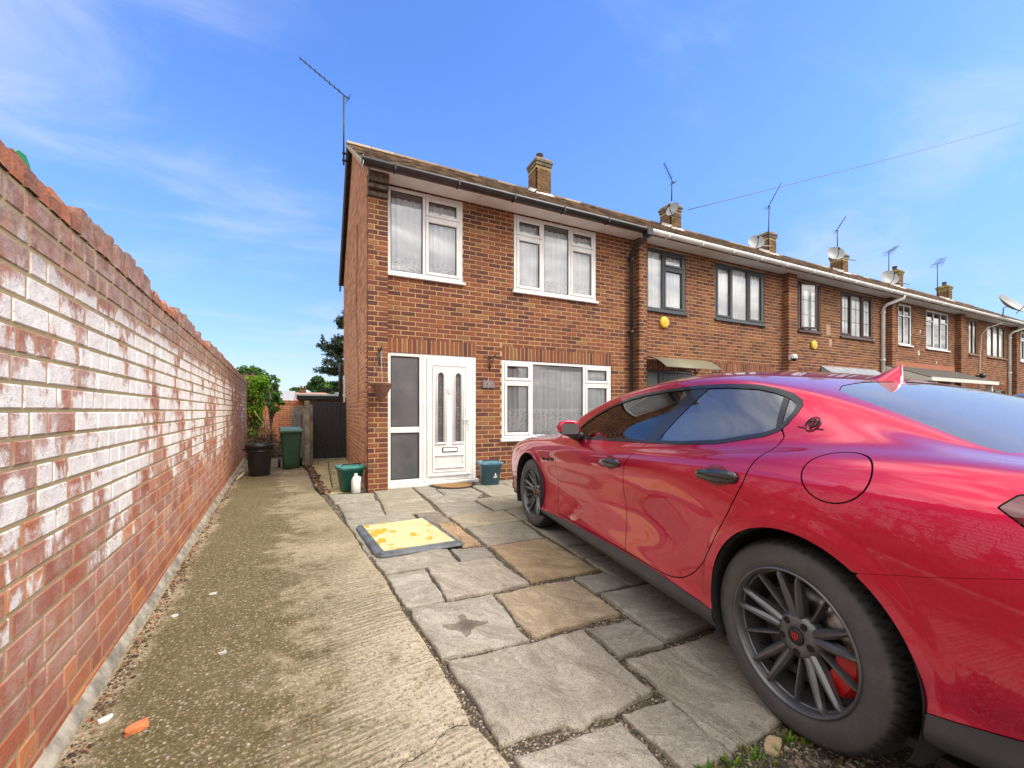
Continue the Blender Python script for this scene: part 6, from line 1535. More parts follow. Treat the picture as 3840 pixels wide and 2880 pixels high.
ii, jj = np.meshgrid(np.arange(NU_-1), np.arange(NV_-1), indexing='ij'); a0 = (ii*NV_+jj).ravel(); b0, c0, d0 = a0+NV_, a0+NV_+1, a0+1
GT = np.concatenate([np.stack([a0, b0, c0], 1), np.stack([a0, c0, d0], 1)])
def sdf_poly(p, poly):
    poly = np.array(poly, float); q = np.roll(poly, -1, 0); d = np.full(len(p), 1e9); ins = np.zeros(len(p), bool)
    for a, b in zip(poly, q):
        e = b-a; w_ = p-a; t = np.clip((w_@e)/(e@e+1e-12), 0, 1); d = np.minimum(d, np.hypot(*(w_-t[:, None]*e).T))
        c1 = (a[1] <= p[:, 1]) & (b[1] > p[:, 1]); c2 = (b[1] <= p[:, 1]) & (a[1] > p[:, 1])
        cr_ = e[0]*w_[:, 1]-e[1]*w_[:, 0]; ins ^= (c1 & (cr_ > 0)) | (c2 & (cr_ < 0))
    return np.where(ins, -d, d)
def clip(V, N, T, phi, *more):
    """keep the part of a triangle mesh where phi < 0; returns (V, N, T, more...)"""
    V, N = list(map(tuple, V)), list(map(tuple, N)); more = [list(m) for m in more]; phi = np.asarray(phi); s_ = phi < 0
    cnt = s_[T].sum(1); out_ = T[cnt == 3].tolist(); cache = {}
    def cut(i, j):
        k = (min(i, j), max(i, j))
        if k not in cache:
            t = phi[i]/(phi[i]-phi[j]); cache[k] = len(V)
            V.append(tuple(V[i][c]+(V[j][c]-V[i][c])*t for c in range(3))); N.append(tuple(N[i][c]+(N[j][c]-N[i][c])*t for c in range(3)))
            for m in more: m.append(m[i]+(m[j]-m[i])*t)
        return cache[k]
    for tri in T[(cnt > 0) & (cnt < 3)]:
        poly = []
        for a, b in ((0, 1), (1, 2), (2, 0)):
            i, j = int(tri[a]), int(tri[b])
            if s_[i]: poly.append(i)
            if s_[i] != s_[j]: poly.append(cut(i, j))
        for k in range(1, len(poly)-1): out_.append((poly[0], poly[k], poly[k+1]))
    T2 = np.array(out_, int).reshape(-1, 3); used = np.unique(T2); remap = np.full(len(V), -1); remap[used] = np.arange(len(used))
    return (np.array(V)[used], np.array(N)[used], remap[T2], *[np.array(m)[used] for m in more])
def smesh(name, V, N, T, m, parent, flip=False, offset=0., mirror=False):
    if len(T) == 0: return None
    V = np.array(V)+np.array(N)*offset; N = np.array(N); T = np.array(T)
    if mirror: V = V*[1, -1, 1]; N = N*[1, -1, 1]
    # face winding to agree with the normals
    fn = np.cross(V[T[:, 1]]-V[T[:, 0]], V[T[:, 2]]-V[T[:, 0]]); bad = (fn*N[T].sum(1)).sum(1) < 0; T[bad] = T[bad][:, ::-1]
    me = bpy.data.meshes.new(name); me.from_pydata(V.tolist(), [], T.tolist()); me.materials.append(m)
    me.polygons.foreach_set('use_smooth', [True]*len(T)); me.normals_split_custom_set_from_vertices(N.tolist()); me.update()
    return link(name, me, parent)
def merge(a, b):
    return (np.concatenate([a[0], b[0]]), np.concatenate([a[1], b[1]]), np.concatenate([a[2], b[2]+len(a[0])]))
def both(part):
    V, N, T = part[:3]; n = len(V); mid = np.abs(V[:, 1]) < 1e-7; idx = np.where(mid, np.arange(n), -1); oth = np.where(~mid)[0]; idx[oth] = n+np.arange(len(oth))
    N = N.copy(); N[mid, 1] = 0
    return (np.concatenate([V, V[oth]*[1, -1, 1]]), np.concatenate([N, N[oth]*[1, -1, 1]]), np.concatenate([T, idx[T]]))
def pair(name, P_, m, parent, **kw):
    for mir in (False, True): smesh(name, *P_[:3], m, parent, mirror=mir, **kw)
# regions in side view (x, z), read off the photograph
DLO_OUT = [(2.02,.958),(1.92,.962),(1.6,.975),(1.22,.990),(1.0,.998),(.70,1.010),(.45,1.034),(.235,1.080),(.185,1.103),(.162,1.135),(.150,1.18),(.150,1.212),(.165,1.235),(.21,1.262),(.28,1.287),(.37,1.308),(.53,1.323),(.75,1.328),(1.0,1.320),(1.20,1.306),(1.38,1.280),(1.56,1.238),(1.75,1.175),(1.90,1.100),(2.0,1.02)]
def inset_poly(poly, d):
    P = [Vector(p) for p in poly]; n = len(P); A = sum(P[i].x*P[(i+1) % n].y-P[(i+1) % n].x*P[i].y for i in range(n)); s_ = 1 if A > 0 else -1; r = []
    for i in range(n):
        a, b, c = P[i-1], P[i], P[(i+1) % n]; n1 = Vector((-(b-a).y, (b-a).x)).normalized()*s_; n2 = Vector((-(c-b).y, (c-b).x)).normalized()*s_
        m = (n1+n2).normalized(); r.append(tuple(b+m*d/max(.4, m.dot(n1))))
    return r
DLO_IN = inset_poly(DLO_OUT, .020)
FD = [(1.92,1.02),(2.02,.962),(2.10,.92),(2.17,.85),(2.205,.76),(2.212,.65),(2.205,.52),(2.17,.40),(2.135,.315),(1.60,.325),(1.11,.332),(1.118,.44),(1.128,.60),(1.126,.71),(1.095,.85),(1.02,.935),(.975,.985),(.955,1.01),(.955,1.06),(1.7,1.06)]
RD = [(.955,1.06),(.955,1.01),(.975,.985),(1.02,.935),(1.095,.85),(1.126,.71),(1.128,.60),(1.118,.44),(1.11,.332),(.75,.334),(.66,.345),(.58,.371),(.53,.402),(.488,.436),(.42,.51),(.35,.63),(.262,.775),(.192,.90),(.165,.985),(.148,1.04),(.150,1.085),(.185,1.125),(.35,1.13)]
XZ = GV[:, [0, 2]]; XY = GV[:, :2]
zroof = GV[:, 2]
WS = [(2.36,0),(2.34,.40),(2.25,.70),(2.16,.735),(1.86,.655),(1.60,.585),(1.545,.45),(1.53,0)]     # windscreen in plan
RG = [(.235,0),(.215,.25),(.165,.46),(.115,.545),(.06,.572),(-.15,.600),(-.36,.640),(-.41,.635),(-.445,.52),(-.465,.25),(-.47,0)]
WSf = np.where(zroof > .93, sdf_poly(XY, [(x, y) for x, y in WS]+[(x, -y) for x, y in WS[::-1]]), 1.)
WSf = np.maximum(WSf, .93-zroof)
RGf = np.maximum(sdf_poly(XY, [(x, y) for x, y in RG]+[(x, -y) for x, y in RG[::-1]]), .95-zroof)
side = np.where(np.arange(len(GV)) % NV_ >= int(NV_*.10), 0, 1)
ARf = np.minimum(np.hypot(XZ[:, 0]-AR[0], XZ[:, 1]-AR[1])-AR[2], np.hypot(XZ[:, 0]-AF[0], XZ[:, 1]-AF[1])-AF[2])
dOut, dIn, dF, dR = sdf_poly(XZ, DLO_OUT), sdf_poly(XZ, DLO_IN), sdf_poly(XZ, FD), sdf_poly(XZ, RD)
FUELC, FUELR = np.array([-.138, .912, .978]), .104
dFu = np.linalg.norm((GV-FUELC)*[1, .9, 1.15], axis=1)-FUELR
BLINE = [(-.15,.698),(-.23,.703),(-.40,.755),(-.553,.808),(-.75,.845),(-1.2,.87),(-1.2,.1),(-.15,.1)]
dB = sdf_poly(XZ, BLINE)
BLK = [(3.9+.3,.33),(3.25,.30),(2.46,.268),(2.2,.288),(1.6,.312),(1.11,.322),(.75,.324),(.60,.318),(.39,.312),(.3,.31),(-.30,.365),(-.361,.381),(-.454,.402),(-.553,.432),(-.75,.455),(-1.2,.47),(-1.2,-.2),(4.2,-.2)]
dK = sdf_poly(XZ, BLK)
# boot lid in plan
BT = [(-.475,0),(-.468,.30),(-.455,.60),(-.452,.655),(-.50,.69),(-.60,.70),(-.75,.68),(-.90,.60),(-1.2,.55),(-1.2,0)]
dBt = np.maximum(sdf_poly(XY, BT+[(x, -y) for x, y in BT[::-1]]), .90-zroof)
TL = [(-.505,.958),(-.53,.990),(-.70,1.000),(-.85,.985),(-1.1,.965),(-1.1,.845),(-.85,.845),(-.68,.862),(-.58,.90)]
dT = np.where(GV[:, 1] > .4, sdf_poly(XZ, TL), 1.)
GAP = .0026
def car_paint():
    m, t = mat('red metallic paint'); P = t.n('ShaderNodeTexCoord').outputs['Object']
    fl = t.noise(P, 900., 2.)
    c = t.mix(fl, (.54,.0005,.042), (.72,.0008,.064))
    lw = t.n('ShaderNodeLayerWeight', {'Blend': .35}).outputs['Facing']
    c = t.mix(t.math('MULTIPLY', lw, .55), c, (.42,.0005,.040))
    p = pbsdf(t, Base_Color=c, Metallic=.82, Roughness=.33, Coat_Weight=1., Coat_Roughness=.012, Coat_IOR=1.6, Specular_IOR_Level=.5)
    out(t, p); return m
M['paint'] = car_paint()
M['gap'] = simple('dark shut line', (.006,.004,.005), .8)
M['trim'] = simple('black window trim', (.012,.012,.013), .22, coat=.4)
M['sillblack'] = simple('dark grey sill plastic', (.045,.046,.05), .42, noise=.15, scale=9)
M['rubber'] = None
def tyre_mat():
    m, t = mat('tyre rubber'); P = t.n('ShaderNodeTexCoord').outputs['Object']
    n = t.noise(P, 14., 6., .7); f = t.noise(P, 160., 3.)
    c = t.mix(t.step(n, .35, .75), (.036,.037,.039), (.078,.078,.079)); c = t.mix(t.step(f, .6, .8), c, (.10,.095,.088)); sp = t.n('ShaderNodeSeparateXYZ', {0: P})
    rr = t.math('SQRT', t.math('ADD', t.math('MULTIPLY', sp.outputs[0], sp.outputs[0]), t.math('MULTIPLY', sp.outputs[2], sp.outputs[2])))
    c = t.mix(t.step(rr, .322, .338), t.mix(.35, c, (.13,.125,.118)), t.mix(.6, c, (.014,.014,.015)))      # dusty sidewall, black tread
    out(t, pbsdf(t, Base_Color=c, Roughness=.72, Specular_IOR_Level=.35, Normal=bump(t, f, .001))); return m
M['rubber'] = tyre_mat()
M['rim'] = simple('satin anthracite alloy', (.15,.152,.158), .36, metal=.7, noise=.15, scale=9)
M['caliper'] = simple('red caliper', (.42,.008,.008), .35, coat=.5)
M['disc'] = simple('brake disc', (.28,.27,.26), .35, metal=.9, noise=.2, scale=20)
M['cream'] = simple('cream leather', (.62,.57,.48), .5)
M['cabin'] = simple('dark cabin', (.02,.02,.022), .7)
M['dark_chrome'] = simple('dark chrome', (.05,.05,.055), .15, metal=1.)
M['emblem'] = simple('blackened emblem', (.03,.028,.032), .2, metal=.6)

def cuboid_round(mb, c, s_, r=.5, seg=3):
    bm = bmesh.new(); bmesh.ops.create_cube(bm, size=1); bmesh.ops.scale(bm, vec=s_, verts=bm.verts)
    bmesh.ops.bevel(bm, geom=bm.edges[:], offset=min(s_)*r, segments=seg, affect='EDGES', profile=.5)
    bm.verts.ensure_lookup_table(); mb.smooth = True
    mb.add([tuple(v.co+Vector(c)) for v in bm.verts], [tuple(v.index for v in f.verts) for f in bm.faces]); bm.free()

def wheel(parent, x, sgn, steer=0):
    """tyre, rim, spokes, disc and caliper; outer face towards sgn*y"""
    W = empty('wheel', (x, sgn*.782, .355), R(steer), parent); TR, RR = .355, .246
    prof = [(RR-.012, -.112), (RR+.0, -.122), (RR+.02, -.127), (.296, -.127), (.320, -.121), (.336, -.110), (.346, -.094), (.3535, -.06), (.355, 0), (.3535, .06), (.346, .094), (.336, .110), (.320, .121), (.296, .127), (RR+.02, .127), (RR+.004, .121), (RR-.012, .112)]
    seg = 360; b = MB(); b.smooth = True; vs = []
    fine = []
    for (p, q) in zip(prof, prof[1:]):
        for k in range(2): fine.append((p[0]+(q[0]-p[0])*k/2, p[1]+(q[1]-p[1])*k/2))
    fine.append(prof[-1])
    for (r, h) in fine:
        shoulder = 1 if r > .334 and abs(h) > .05 else 0
        for k in range(seg):
            a = 2*math.pi*k/seg; rr = r; hh = h
            if shoulder and (k+int(abs(h)*90)) % 6 < 1: rr -= .007; hh -= .004*math.copysign(1, h)
            if r > .3530 and abs(abs(h)-.045) < .012: rr -= .006
            if .27 < r < .30 and h > 0 and (k % 180) < 36 and (k % 3) and int(k/3) % 5 and abs(r-.284) < .010: hh += .0015
            vs.append((rr*math.cos(a), sgn*hh, rr*math.sin(a)))
    n = len(fine); b.add(vs, [(i*seg+k, i*seg+(k+1) % seg, (i+1)*seg+(k+1) % seg, (i+1)*seg+k) for i in range(n-1) for k in range(seg)])
    b.build('tyre', M['rubber'], W, fix=True)
    b = MB(); b.smooth = True
    b.lathe([(RR+.002, sgn*.122), (RR-.002, sgn*.127), (RR-.007, sgn*.125), (RR-.010, sgn*.112), (RR-.013, sgn*.108), (RR-.017, sgn*.08), (RR-.024, sgn*.04), (RR-.038, -sgn*.06), (RR-.02, -sgn*.12), (RR, -sgn*.124)], 96, axis='y')
    b.lathe([(RR-.014, sgn*.092), (RR-.020, sgn*.09), (RR-.021, sgn*.086)], 96, axis='y')
    b.build('rim', M['rim'], W, fix=True)
    b = MB(); b.smooth = True; b.lathe([(0, sgn*.078), (.030, sgn*.082), (.034, sgn*.086), (.062, sgn*.084), (.078, sgn*.074), (.090, sgn*.055), (.085, sgn*.02), (0, sgn*.02)], 48, axis='y')
    hub = b.build('hub', M['rim'], W, fix=True)
    for k in range(5):
        b = MB(); a = R(87+36+72*k); b.tube([(.056*math.cos(a), sgn*.0865, .056*math.sin(a)), (.056*math.cos(a), sgn*.07, .056*math.sin(a))], .0125, 16); b.build('lug_recess', M['gap'], W)
    b = MB(); b.smooth = True; b.lathe([(0, sgn*.089), (.027, sgn*.089), (.030, sgn*.086), (.030, sgn*.080)], 28, axis='y'); b.build('centre_cap', M['black_plastic'], W)
    b = MB(); trident(b, .017, lambda u, v: (-sgn*u, sgn*.0902, v), lambda u, v: (-sgn*u, sgn*.0885, v)); b.build('cap_emblem', simple('red emblem', (.65,.01,.02), .35), W)
    def spoke(a0, a1, wi, wo, name, top=.083, r0=.070):
        """tapered, crowned bar from the hub to the rim"""
        s_ = MB(); s_.smooth = False; N = 9; vs = []
        for i in range(N+1):
            u = i/N; r = r0+(RR-.009-r0)*u; a = a0+(a1-a0)*(u**.8); w_ = (wi+(wo-wi)*u)*(1+.45*math.sin(math.pi*min(1, u*1.05))**2*(1-u)); 
            h = top+.012*math.sin(math.pi*u*.9)+.034*u*u; dep = .042-.020*u
            if u > .95: h -= .010*(u-.95)/.05
            ca, sa = math.cos(a), math.sin(a)
            for (t, hh) in ((-1, h-dep), (-.92, h-.010), (-.30, h), (.30, h), (.92, h-.010), (1, h-dep)):
                vs.append((r*ca-t*w_*sa, sgn*hh, r*sa+t*w_*ca))
        s_.add(vs, [(6*i+k, 6*i+k+1, 6*i+7+k, 6*i+6+k) for i in range(N) for k in range(5)]+[(5, 4, 3, 2, 1, 0), tuple(6*N+k for k in range(6))])
        o = s_.build(name, M['rim'], W, fix=True)
        me = o.data; me.polygons.foreach_set('use_smooth', [True]*len(me.polygons)); me.set_sharp_from_angle(angle=R(32))
    for k in range(5):
        a = R(87+72*k)
        base = a
        spoke(base-R(9), base-R(9.5), .0165, .0105, 'spoke'); spoke(base+R(9), base+R(9.5), .0165, .0105, 'spoke')
        spoke(base+R(36), base+R(36), .0085, .0070, 'slim_spoke', top=.070, r0=.082)
    b = MB(); b.smooth = True; b.lathe([(.06, sgn*.03), (.175, sgn*.03), (.175, sgn*.0), (.06, 0)], 48, axis='y', closed=True); b.build('brake_disc', M['disc'], W, fix=True)
    b = MB(); b.smooth = True; b.lathe([(0, sgn*.02), (.20, sgn*.0), (.225, -sgn*.05)], 40, axis='y'); b.build('back_plate', M['cabin'], W, fix=True)
    b = MB(); N = 10; a0, a1 = (R(-42), R(12))
    vs = []
    for i in range(N+1):
        a = a0+(a1-a0)*i/N
        for (r, h) in ((.125, .015), (.125, .058), (.15, .066), (.195, .066), (.212, .05), (.212, .015)): vs.append((-math.copysign(1, 1)*r*math.cos(a)*CALSIGN, sgn*h, r*math.sin(a)))
    b.add(vs, [(6*i+k, 6*i+(k+1) % 6, 6*i+6+(k+1) % 6, 6*i+6+k) for i in range(N) for k in range(6)]+[tuple(range(6)), tuple(6*N+k for k in range(6))[::-1]])
    b.build('brake_caliper', M['caliper'], W, fix=True)
    return W
CALSIGN = 1
def trident(mb, s_, F, Bk):
    """three-pronged emblem drawn as flat bars in the (u, v) plane, |u|,|v| about s_"""
    def bar(pts, w_):
        for (p, q) in zip(pts, pts[1:]):
            d = Vector((q[0]-p[0], q[1]-p[1])).normalized(); nn = Vector((-d.y, d.x))*w_
            c = [(p[0]-nn.x, p[1]-nn.y), (q[0]-nn.x, q[1]-nn.y), (q[0]+nn.x, q[1]+nn.y), (p[0]+nn.x, p[1]+nn.y)]
            mb.add([F(*x) for x in c]+[Bk(*x) for x in c], [(0,1,2,3), (4,7,6,5), (0,4,5,1), (1,5,6,2), (2,6,7,3), (3,7,4,0)])
    w_ = s_*.11
    bar([(0, -s_), (0, s_*1.0)], w_*.9); bar([(-.22*s_, .55*s_), (0, s_)], w_*.7); bar([(.22*s_, .55*s_), (0, s_)], w_*.7)
    for q in (-1, 1):
        bar([(0, -.40*s_), (q*.45*s_, -.30*s_), (q*.60*s_, .05*s_), (q*.52*s_, .55*s_), (q*.62*s_, .78*s_)], w_); bar([(q*.52*s_, .50*s_), (q*.34*s_, .62*s_)], w_*.7)
    bar([(-.30*s_, -.50*s_), (.30*s_, -.50*s_)], w_*.8); bar([(-.12*s_, -.85*s_), (.12*s_, -.85*s_)], w_*.8)

def build_car(label, loc, rz):
    car = thing('parked_car', label, 'car', loc, rz)
    base = (GV, GNV, GT)
    # ---- painted shell with everything cut out of it
    phi = np.maximum.reduce([-ARf, -dOut, -WSf, -RGf, GAP-dF, GAP-dR, GAP-dFu, -.0002-dB, -dK, GAP-dBt, -(dT-.004)])
    smesh('body', *both(clip(*base, phi)), M['paint'], car)
    for nm, d in (('front_door', dF), ('rear_door', dR)):
        ph = np.maximum.reduce([d+GAP, -dOut, -dK, -ARf, -WSf]); P_ = clip(*base, ph)
        for mir in (False, True): smesh(nm, *P_, M['paint'], car, mirror=mir)
    P_ = clip(*base, dFu+GAP); fz = smesh('fuel_flap', *P_, M['paint'], car)
    P_ = clip(*base, np.maximum.reduce([dB+.0012, -dK, -ARf, -(dT-.004)])); pair('rear_bumper', P_, M['paint'], car)
    P_ = clip(*base, np.maximum.reduce([dBt+GAP, -(dT-.004), GAP-dB])); smesh('boot_lid', *both(P_), M['paint'], car)
    P_ = clip(*base, np.maximum(dK, -ARf)); pair('sill_trim', P_, M['sillblack'], car, offset=.004)
    P_ = clip(*base, dT); [smesh('tail_light', *P_, M['tail'], car, mirror=mir) for mir in (False, True)]
    P_ = clip(*base, np.maximum(dT-.006, -dT)); pair('light_surround', P_, M['gap'], car, offset=-.001)
    # ---- side glass
    bp = sdf_poly(XZ, [(1.075,.95),(.945,.95),(.62,1.36),(.735,1.36)])
    qd = sdf_poly(XZ, [(.165,1.05),(.185,1.05),(.285,1.40),(.262,1.40)])
    P_ = clip(*base, np.maximum.reduce([dOut, -dIn])); pair('window_trim', P_, M['trim'], car, offset=.002)
    P_ = clip(*base, np.maximum(bp, dIn)); pair('door_pillar', P_, M['trim'], car, offset=-.001)
    P_ = clip(*base, np.maximum(qd-.001, dIn)); pair('quarter_light_bar', P_, M['trim'], car, offset=-.001)
    left = XZ[:, 0]-.85
    for nm, sg, g_ in (('front_window', -1, 'car_glass'), ('rear_window', 1, 'car_glass_dark')):
        ph = np.maximum.reduce([dIn, -bp, sg*left, -qd]); P_ = clip(*base, ph)
        for mir in (False, True): smesh(nm, *P_, M[g_], car, offset=-.004, mirror=mir)
    P_ = clip(*base, WSf+.004); smesh('windscreen', *both(P_), M['car_glass'], car, offset=-.002)
    P_ = clip(*base, np.maximum(WSf, -(WSf+.03))); smesh('windscreen_band', *both(P_), M['gap'], car, offset=-.004)
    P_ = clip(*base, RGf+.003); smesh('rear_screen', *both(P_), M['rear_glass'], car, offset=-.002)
    P_ = clip(*base, np.maximum(RGf, -(RGf+.035))); smesh('rear_screen_band', *both(P_), M['gap'], car, offset=-.005)
    # ---- dark skin a finger behind the panels, seen in the shut lines
    P_ = clip(*base, np.maximum.reduce([-(ARf-.012), -(dOut-.0), -WSf, -RGf])); smesh('inner_skin', *both(P_), M['gap'], car, offset=-.014)
    # ---- rear and front closing faces
    for nm, i in (('tail_panel', -1), ('nose_panel', 0)):
        ring = [tuple(p) for p in GP[i]]; ring = ring+[(x, -y, z) for x, y, z in ring[::-1] if y > 1e-4]
        b = MB(); cx = sum(p[0] for p in ring)/len(ring)-(.02 if i else -.04); cz = sum(p[2] for p in ring)/len(ring)
        b.smooth = True; b.add(ring+[(cx, 0, cz)], [(k, (k+1) % len(ring), len(ring)) for k in range(len(ring))]); b.build(nm, M['paint'] if i else M['gap'], car, fix=True)
    # ---- wheel housings
    for (ax, az, ar) in (AR, AF):
        for sg in (1, -1):
            b = MB(); b.smooth = True; N = 30; vs = []
            for k in range(N+1):
                a = R(-28)+R(236)*k/N
                for (rr, yy) in ((ar-.001, .948), (ar-.004, .925), (ar+.012, .90), (ar+.025, .56), (.05, .55)): vs.append((ax+rr*math.cos(a), sg*yy, az+rr*math.sin(a)))
            b.add(vs, [(5*k+j, 5*k+j+1, 5*k+6+j, 5*k+5+j) for k in range(N) for j in range(4)]); b.build('wheel_housing', M['cabin'], car)
    b = MB(); b.box(-.85, 3.7, -.84, .84, .20, .23); b.build('underbody', M['cabin'], car)
    wheel(car, .044, 1); wheel(car, 2.875, 1, 4); wheel(car, .044, -1); wheel(car, 2.875, -1, 4)
    # ---- cabin
    b = MB(); b.smooth = False; b.box(.0, 2.35, -.70, .70, .24, .30); b.box(1.95, 2.35, -.74, .74, .5, .93); b.box(.1, .5, -.6, .6, .3, .80)
    b.build('cabin_floor', M['cabin'], car)
    for sg in (1, -1):
        b = MB(); cuboid_round(b, (1.42, sg*.37, .42), (.52, .50, .22), .4); cuboid_round(b, (1.14, sg*.37, .72), (.17, .50, .62), .42); cuboid_round(b, (1.06, sg*.37, 1.10), (.11, .27, .17), .45); b.build('front_seat', M['cream'], car)
    b = MB(); cuboid_round(b, (.62, 0, .45), (.5, 1.2, .24), .4); cuboid_round(b, (.36, 0, .75), (.18, 1.22, .60), .42); b.build('rear_seat', M['cream'], car)
    b = MB(); b.smooth = True; c = Vector((1.88, -.37, .92)); ux, uy = Vector((0, 1, 0)), Vector((-.38, 0, .92)); b.tube([tuple(c+ux*.18*math.cos(2*math.pi*k/28)+uy*.18*math.sin(2*math.pi*k/28)) for k in range(29)], .014, 7, False)
    b.tube([tuple(c-ux*.18), tuple(c), tuple(c+ux*.18)], .012, 6); b.tube([tuple(c), tuple(c+Vector((.25, 0, -.1)))], .03, 7); b.build('steering_wheel', M['cabin'], car)
    # ---- mirrors
    for sg in (1, -1):
        b = MB(); bm = bmesh.new(); bmesh.ops.create_uvsphere(bm, u_segments=28, v_segments=16, radius=1)
        for v in bm.verts:
            x, y, z = v.co; x = math.copysign(abs(x)**.75, x); z = math.copysign(abs(z)**.8, z); y = math.copysign(abs(y)**.7, y)
            if x < -.55: x = -.55
            taper = 1-.22*(x+.3)
            v.co = Vector((1.84+.085*x, sg*(.965+.090*y), 1.052+.062*z*taper+.008*y))
        up, lo = MB(), MB(); up.smooth = lo.smooth = True
        bm.verts.ensure_lookup_table(); vs = [tuple(v.co) for v in bm.verts]
        fu = [tuple(v.index for v in f.verts) for f in bm.faces if f.calc_center_median().z > 1.034]; fl_ = [tuple(v.index for v in f.verts) for f in bm.faces if f.calc_center_median().z <= 1.034]
        up.add(vs, fu); lo.add(vs, fl_); bm.free()
        mu = up.build('door_mirror', M['paint'], car, fix=False); lo.build('mirror_base', M['trim'], mu)
        b = MB(); b.smooth = True; b.tube([(1.86, sg*.845, .968), (1.85, sg*.90, .985), (1.845, sg*.95, 1.01)], [.035, .03, .03], 8); b.build('mirror_arm', M['trim'], mu)
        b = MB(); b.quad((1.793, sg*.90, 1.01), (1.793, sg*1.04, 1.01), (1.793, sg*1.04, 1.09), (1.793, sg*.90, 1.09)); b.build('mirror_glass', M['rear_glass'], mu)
    # ---- handles, cups laid as darker red discs with the hollow's shade painted in
    for nm, x0, x1, z0, z1 in (('front', 1.385, 1.135, .848, .862), ('rear', .455, .215, .905, .918)):
        for sg in (1, -1):
            def ysurf(x, z):
                d = (GV[:, 0]-x)**2+(GV[:, 2]-z)**2; return GV[np.argmin(np.where(GV[:, 1] > .5, d, 9)), 1]
            b = MB(); b.smooth = True; N = 14; vs = []; seg = 12
            for i in range(N+1):
                u = i/N; x = x0+(x1-x0)*u; z = z0+(z1-z0)*u; y = ysurf(x, z)+.020*math.sin(math.pi*min(1, max(0, u*1.02)))**.5+.002
                hh = 1.2*(.011+.010*math.sin(math.pi*u)**.6+.006*u)*(1 if 0 < i < N else .35); ww = .013*(1 if 0 < i < N else .4)
                for k in range(seg):
                    a = 2*math.pi*k/seg; vs.append((x, sg*(y+ww*math.cos(a)), z+hh*math.sin(a)))
            b.add(vs, [(i*seg+k, i*seg+(k+1) % seg, (i+1)*seg+(k+1) % seg, (i+1)*seg+k) for i in range(N) for k in range(seg)]+[tuple(range(seg)), tuple(N*seg+k for k in range(seg))])
            h = b.build('door_handle', M['black_gloss'], car, fix=True)
            cup = MB(); cup.smooth = True; xc, zc = x0+(x1-x0)*.50, z0+(z1-z0)*.50; vs = []
            rings = [(1.0, .0022), (.86, .0012), (.5, .0008), (.0, .0008)]
            for (q, off) in rings:
                for k in range(24):
                    a = 2*math.pi*k/24; x = xc+.070*q*math.cos(a); z = zc+.046*q*math.sin(a); vs.append((x, sg*(ysurf(x, z)+off), z))
            cup.add(vs, [(i*24+k, i*24+(k+1) % 24, (i+1)*24+(k+1) % 24, (i+1)*24+k) for i in range(3) for k in range(24)])
            cup.build('handle_cup', M['cup'], h, fix=True)
    # ---- side vents behind the front wheel
    for sg in (1, -1):
        for k in range(3):
            x = 2.47-.095*k; z = .742+.008*k; d = (GV[:, 0]-x)**2+(GV[:, 2]-z)**2; y = GV[np.argmin(np.where(GV[:, 1] > .5, d, 9)), 1]
            b = MB(); pts = [(.036, -.010), (.030, .014), (-.030, .016), (-.040, -.004), (-.020, -.014)]
            F = [(x+u, sg*(y+.003), z+v) for u, v in pts]; b.add(F, [tuple(range(5)) if sg < 0 else tuple(range(5))[::-1]]); b.build('side_vent', M['gap'], car)
    # ---- aerial fin
    b = MB(); b.smooth = True; zr = 1.333; pr = [(.36, 0, .004, .03), (.31, .016, .010, .032), (.27, .040, .006, .03), (.235, .062, .003, .025), (.222, .064, .002, .02), (.222, .0, .010, .02)]
    b.add([(.40,0,zr+.012),(.30,.034,zr),(.205,.028,zr-.022),(.195,0,zr-.022),(.205,-.028,zr-.022),(.30,-.034,zr),(.33,.010,zr+.020),(.225,.010,zr+.008),(.225,-.010,zr+.008),(.33,-.010,zr+.020),(.218,.002,zr+.072),(.212,-.002,zr+.072),(.208,0,zr+.0)],
          [(0,6,1),(1,6,7,2),(2,7,12,3),(0,5,9),(5,4,8,9),(4,3,12,8),(0,9,6),(6,9,11,10),(6,10,7),(9,8,11),(7,10,12),(8,12,11),(10,11,12)])
    b.build('aerial_fin', M['paint'], car, fix=True)
    # ---- quarter emblem: oval ring on a bar with a trident
    d = np.linalg.norm((GV-np.array([.075, .77, 1.140]))*[1, .3, 1], axis=1); k0 = int(np.argmin(d)); nrm = Vector(GNV[k0]); ctr = Vector(GV[k0])
    uu = Vector((1, 0, 0)); uu = (uu-nrm*uu.dot(nrm)).normalized(); vv = uu.cross(nrm); vv = vv if vv.z > 0 else -vv
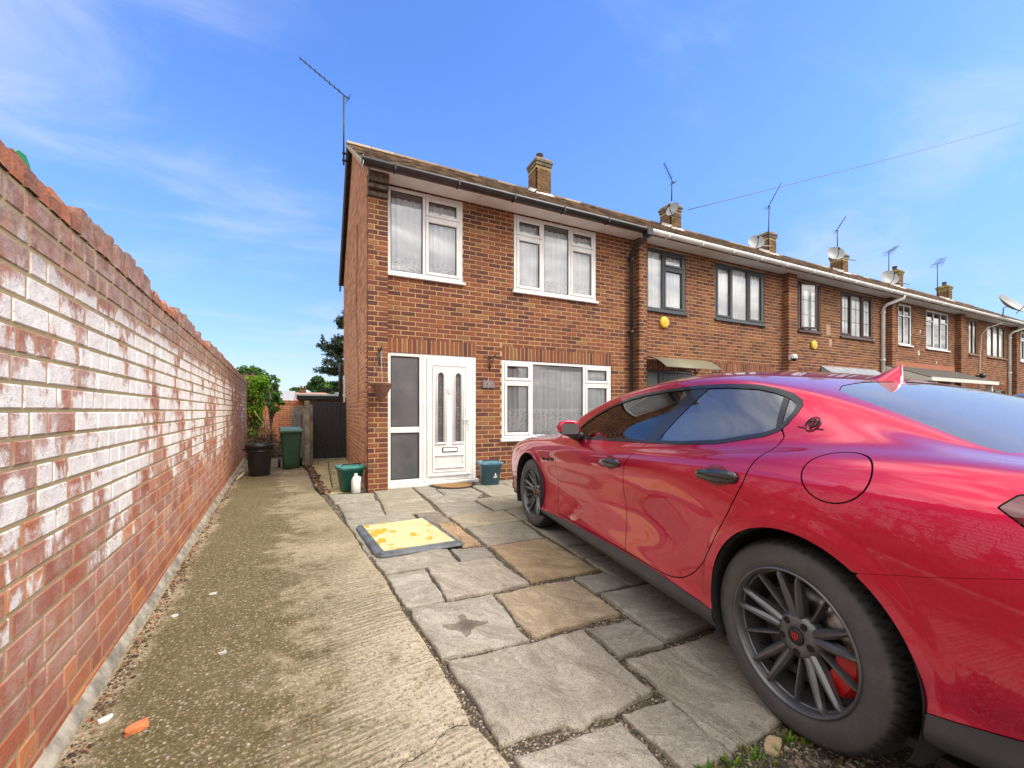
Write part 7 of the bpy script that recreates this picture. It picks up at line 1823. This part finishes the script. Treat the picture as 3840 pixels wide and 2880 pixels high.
    for sg in (1, -1):
        def E(u, v, h):
            p = ctr+uu*u+vv*v+nrm*h; return (p.x, sg*p.y, p.z)
        b = MB(); b.smooth = True; b.tube([E(.024*math.cos(2*math.pi*k/28), .034*math.sin(2*math.pi*k/28), .003) for k in range(29)], .0022, 6, False)
        b.tube([E(-.048, -.020, .003), E(-.02, -.020, .003)], .0018, 6); b.tube([E(.02, -.020, .003), E(.048, -.020, .003)], .0018, 6); b.smooth = False
        trident(b, .024, lambda u, v: E(u, v, .0045), lambda u, v: E(u, v, .001)); b.build('quarter_emblem', M['emblem'], car)
    return car
M['black_gloss'] = simple('black gloss handle', (.014,.014,.016), .18, coat=.6)
def cup_mat():
    m, t = mat('shaded handle cup red'); out(t, pbsdf(t, Base_Color=(.20,.002,.010), Roughness=.3, Coat_Weight=.6)); return m  # deeper body red, shade of the recess put into the colour
M['cup'] = cup_mat()
def tail_mat():
    m, t = mat('red lamp glass'); out(t, pbsdf(t, Base_Color=(.16,.006,.012), Roughness=.05, Specular_IOR_Level=.6, Coat_Weight=1.)); return m
M['tail'] = tail_mat()
TH = R(8.9); dirv = Vector((math.sin(TH), math.cos(TH))); nv = Vector((-math.cos(TH), math.sin(TH)))
ORG = Vector((1.55, .886))-nv*.915
car = build_car('glossy red saloon car with dark alloy wheels parked on the stone paving', (ORG.x, ORG.y, 0), R(90)-TH)
# a second saloon, dark blue-grey, standing farther along the street (only its roof shows past the red one)
dark = copy_tree(car); dark.scale = (1, 1, 1.12); dark.location = (12.55, 1.3, 0); dark.rotation_euler = (0, 0, R(92)); dark.name = 'parked_car'
dark['label'] = 'dark blue grey car at the picture edge, its roof showing past the red car'
m, t = mat('dark blue paint'); out(t, pbsdf(t, Base_Color=(.02,.028,.045), Metallic=.3, Roughness=.35, Coat_Weight=1., Coat_Roughness=.02)); M['paint_dark'] = m
def repaint(o):
    if o.type == 'MESH' and o.data.materials and o.data.materials[0] and o.data.materials[0].name in ('red metallic paint', 'shaded handle cup red'):
        o.material_slots[0].link = 'OBJECT'; o.material_slots[0].material = m
    for c in o.children: repaint(c)
repaint(dark)
for o in list(dark.children):
    if o.name.startswith(('quarter_emblem', 'side_vent', 'aerial_fin')): bpy.data.objects.remove(o)
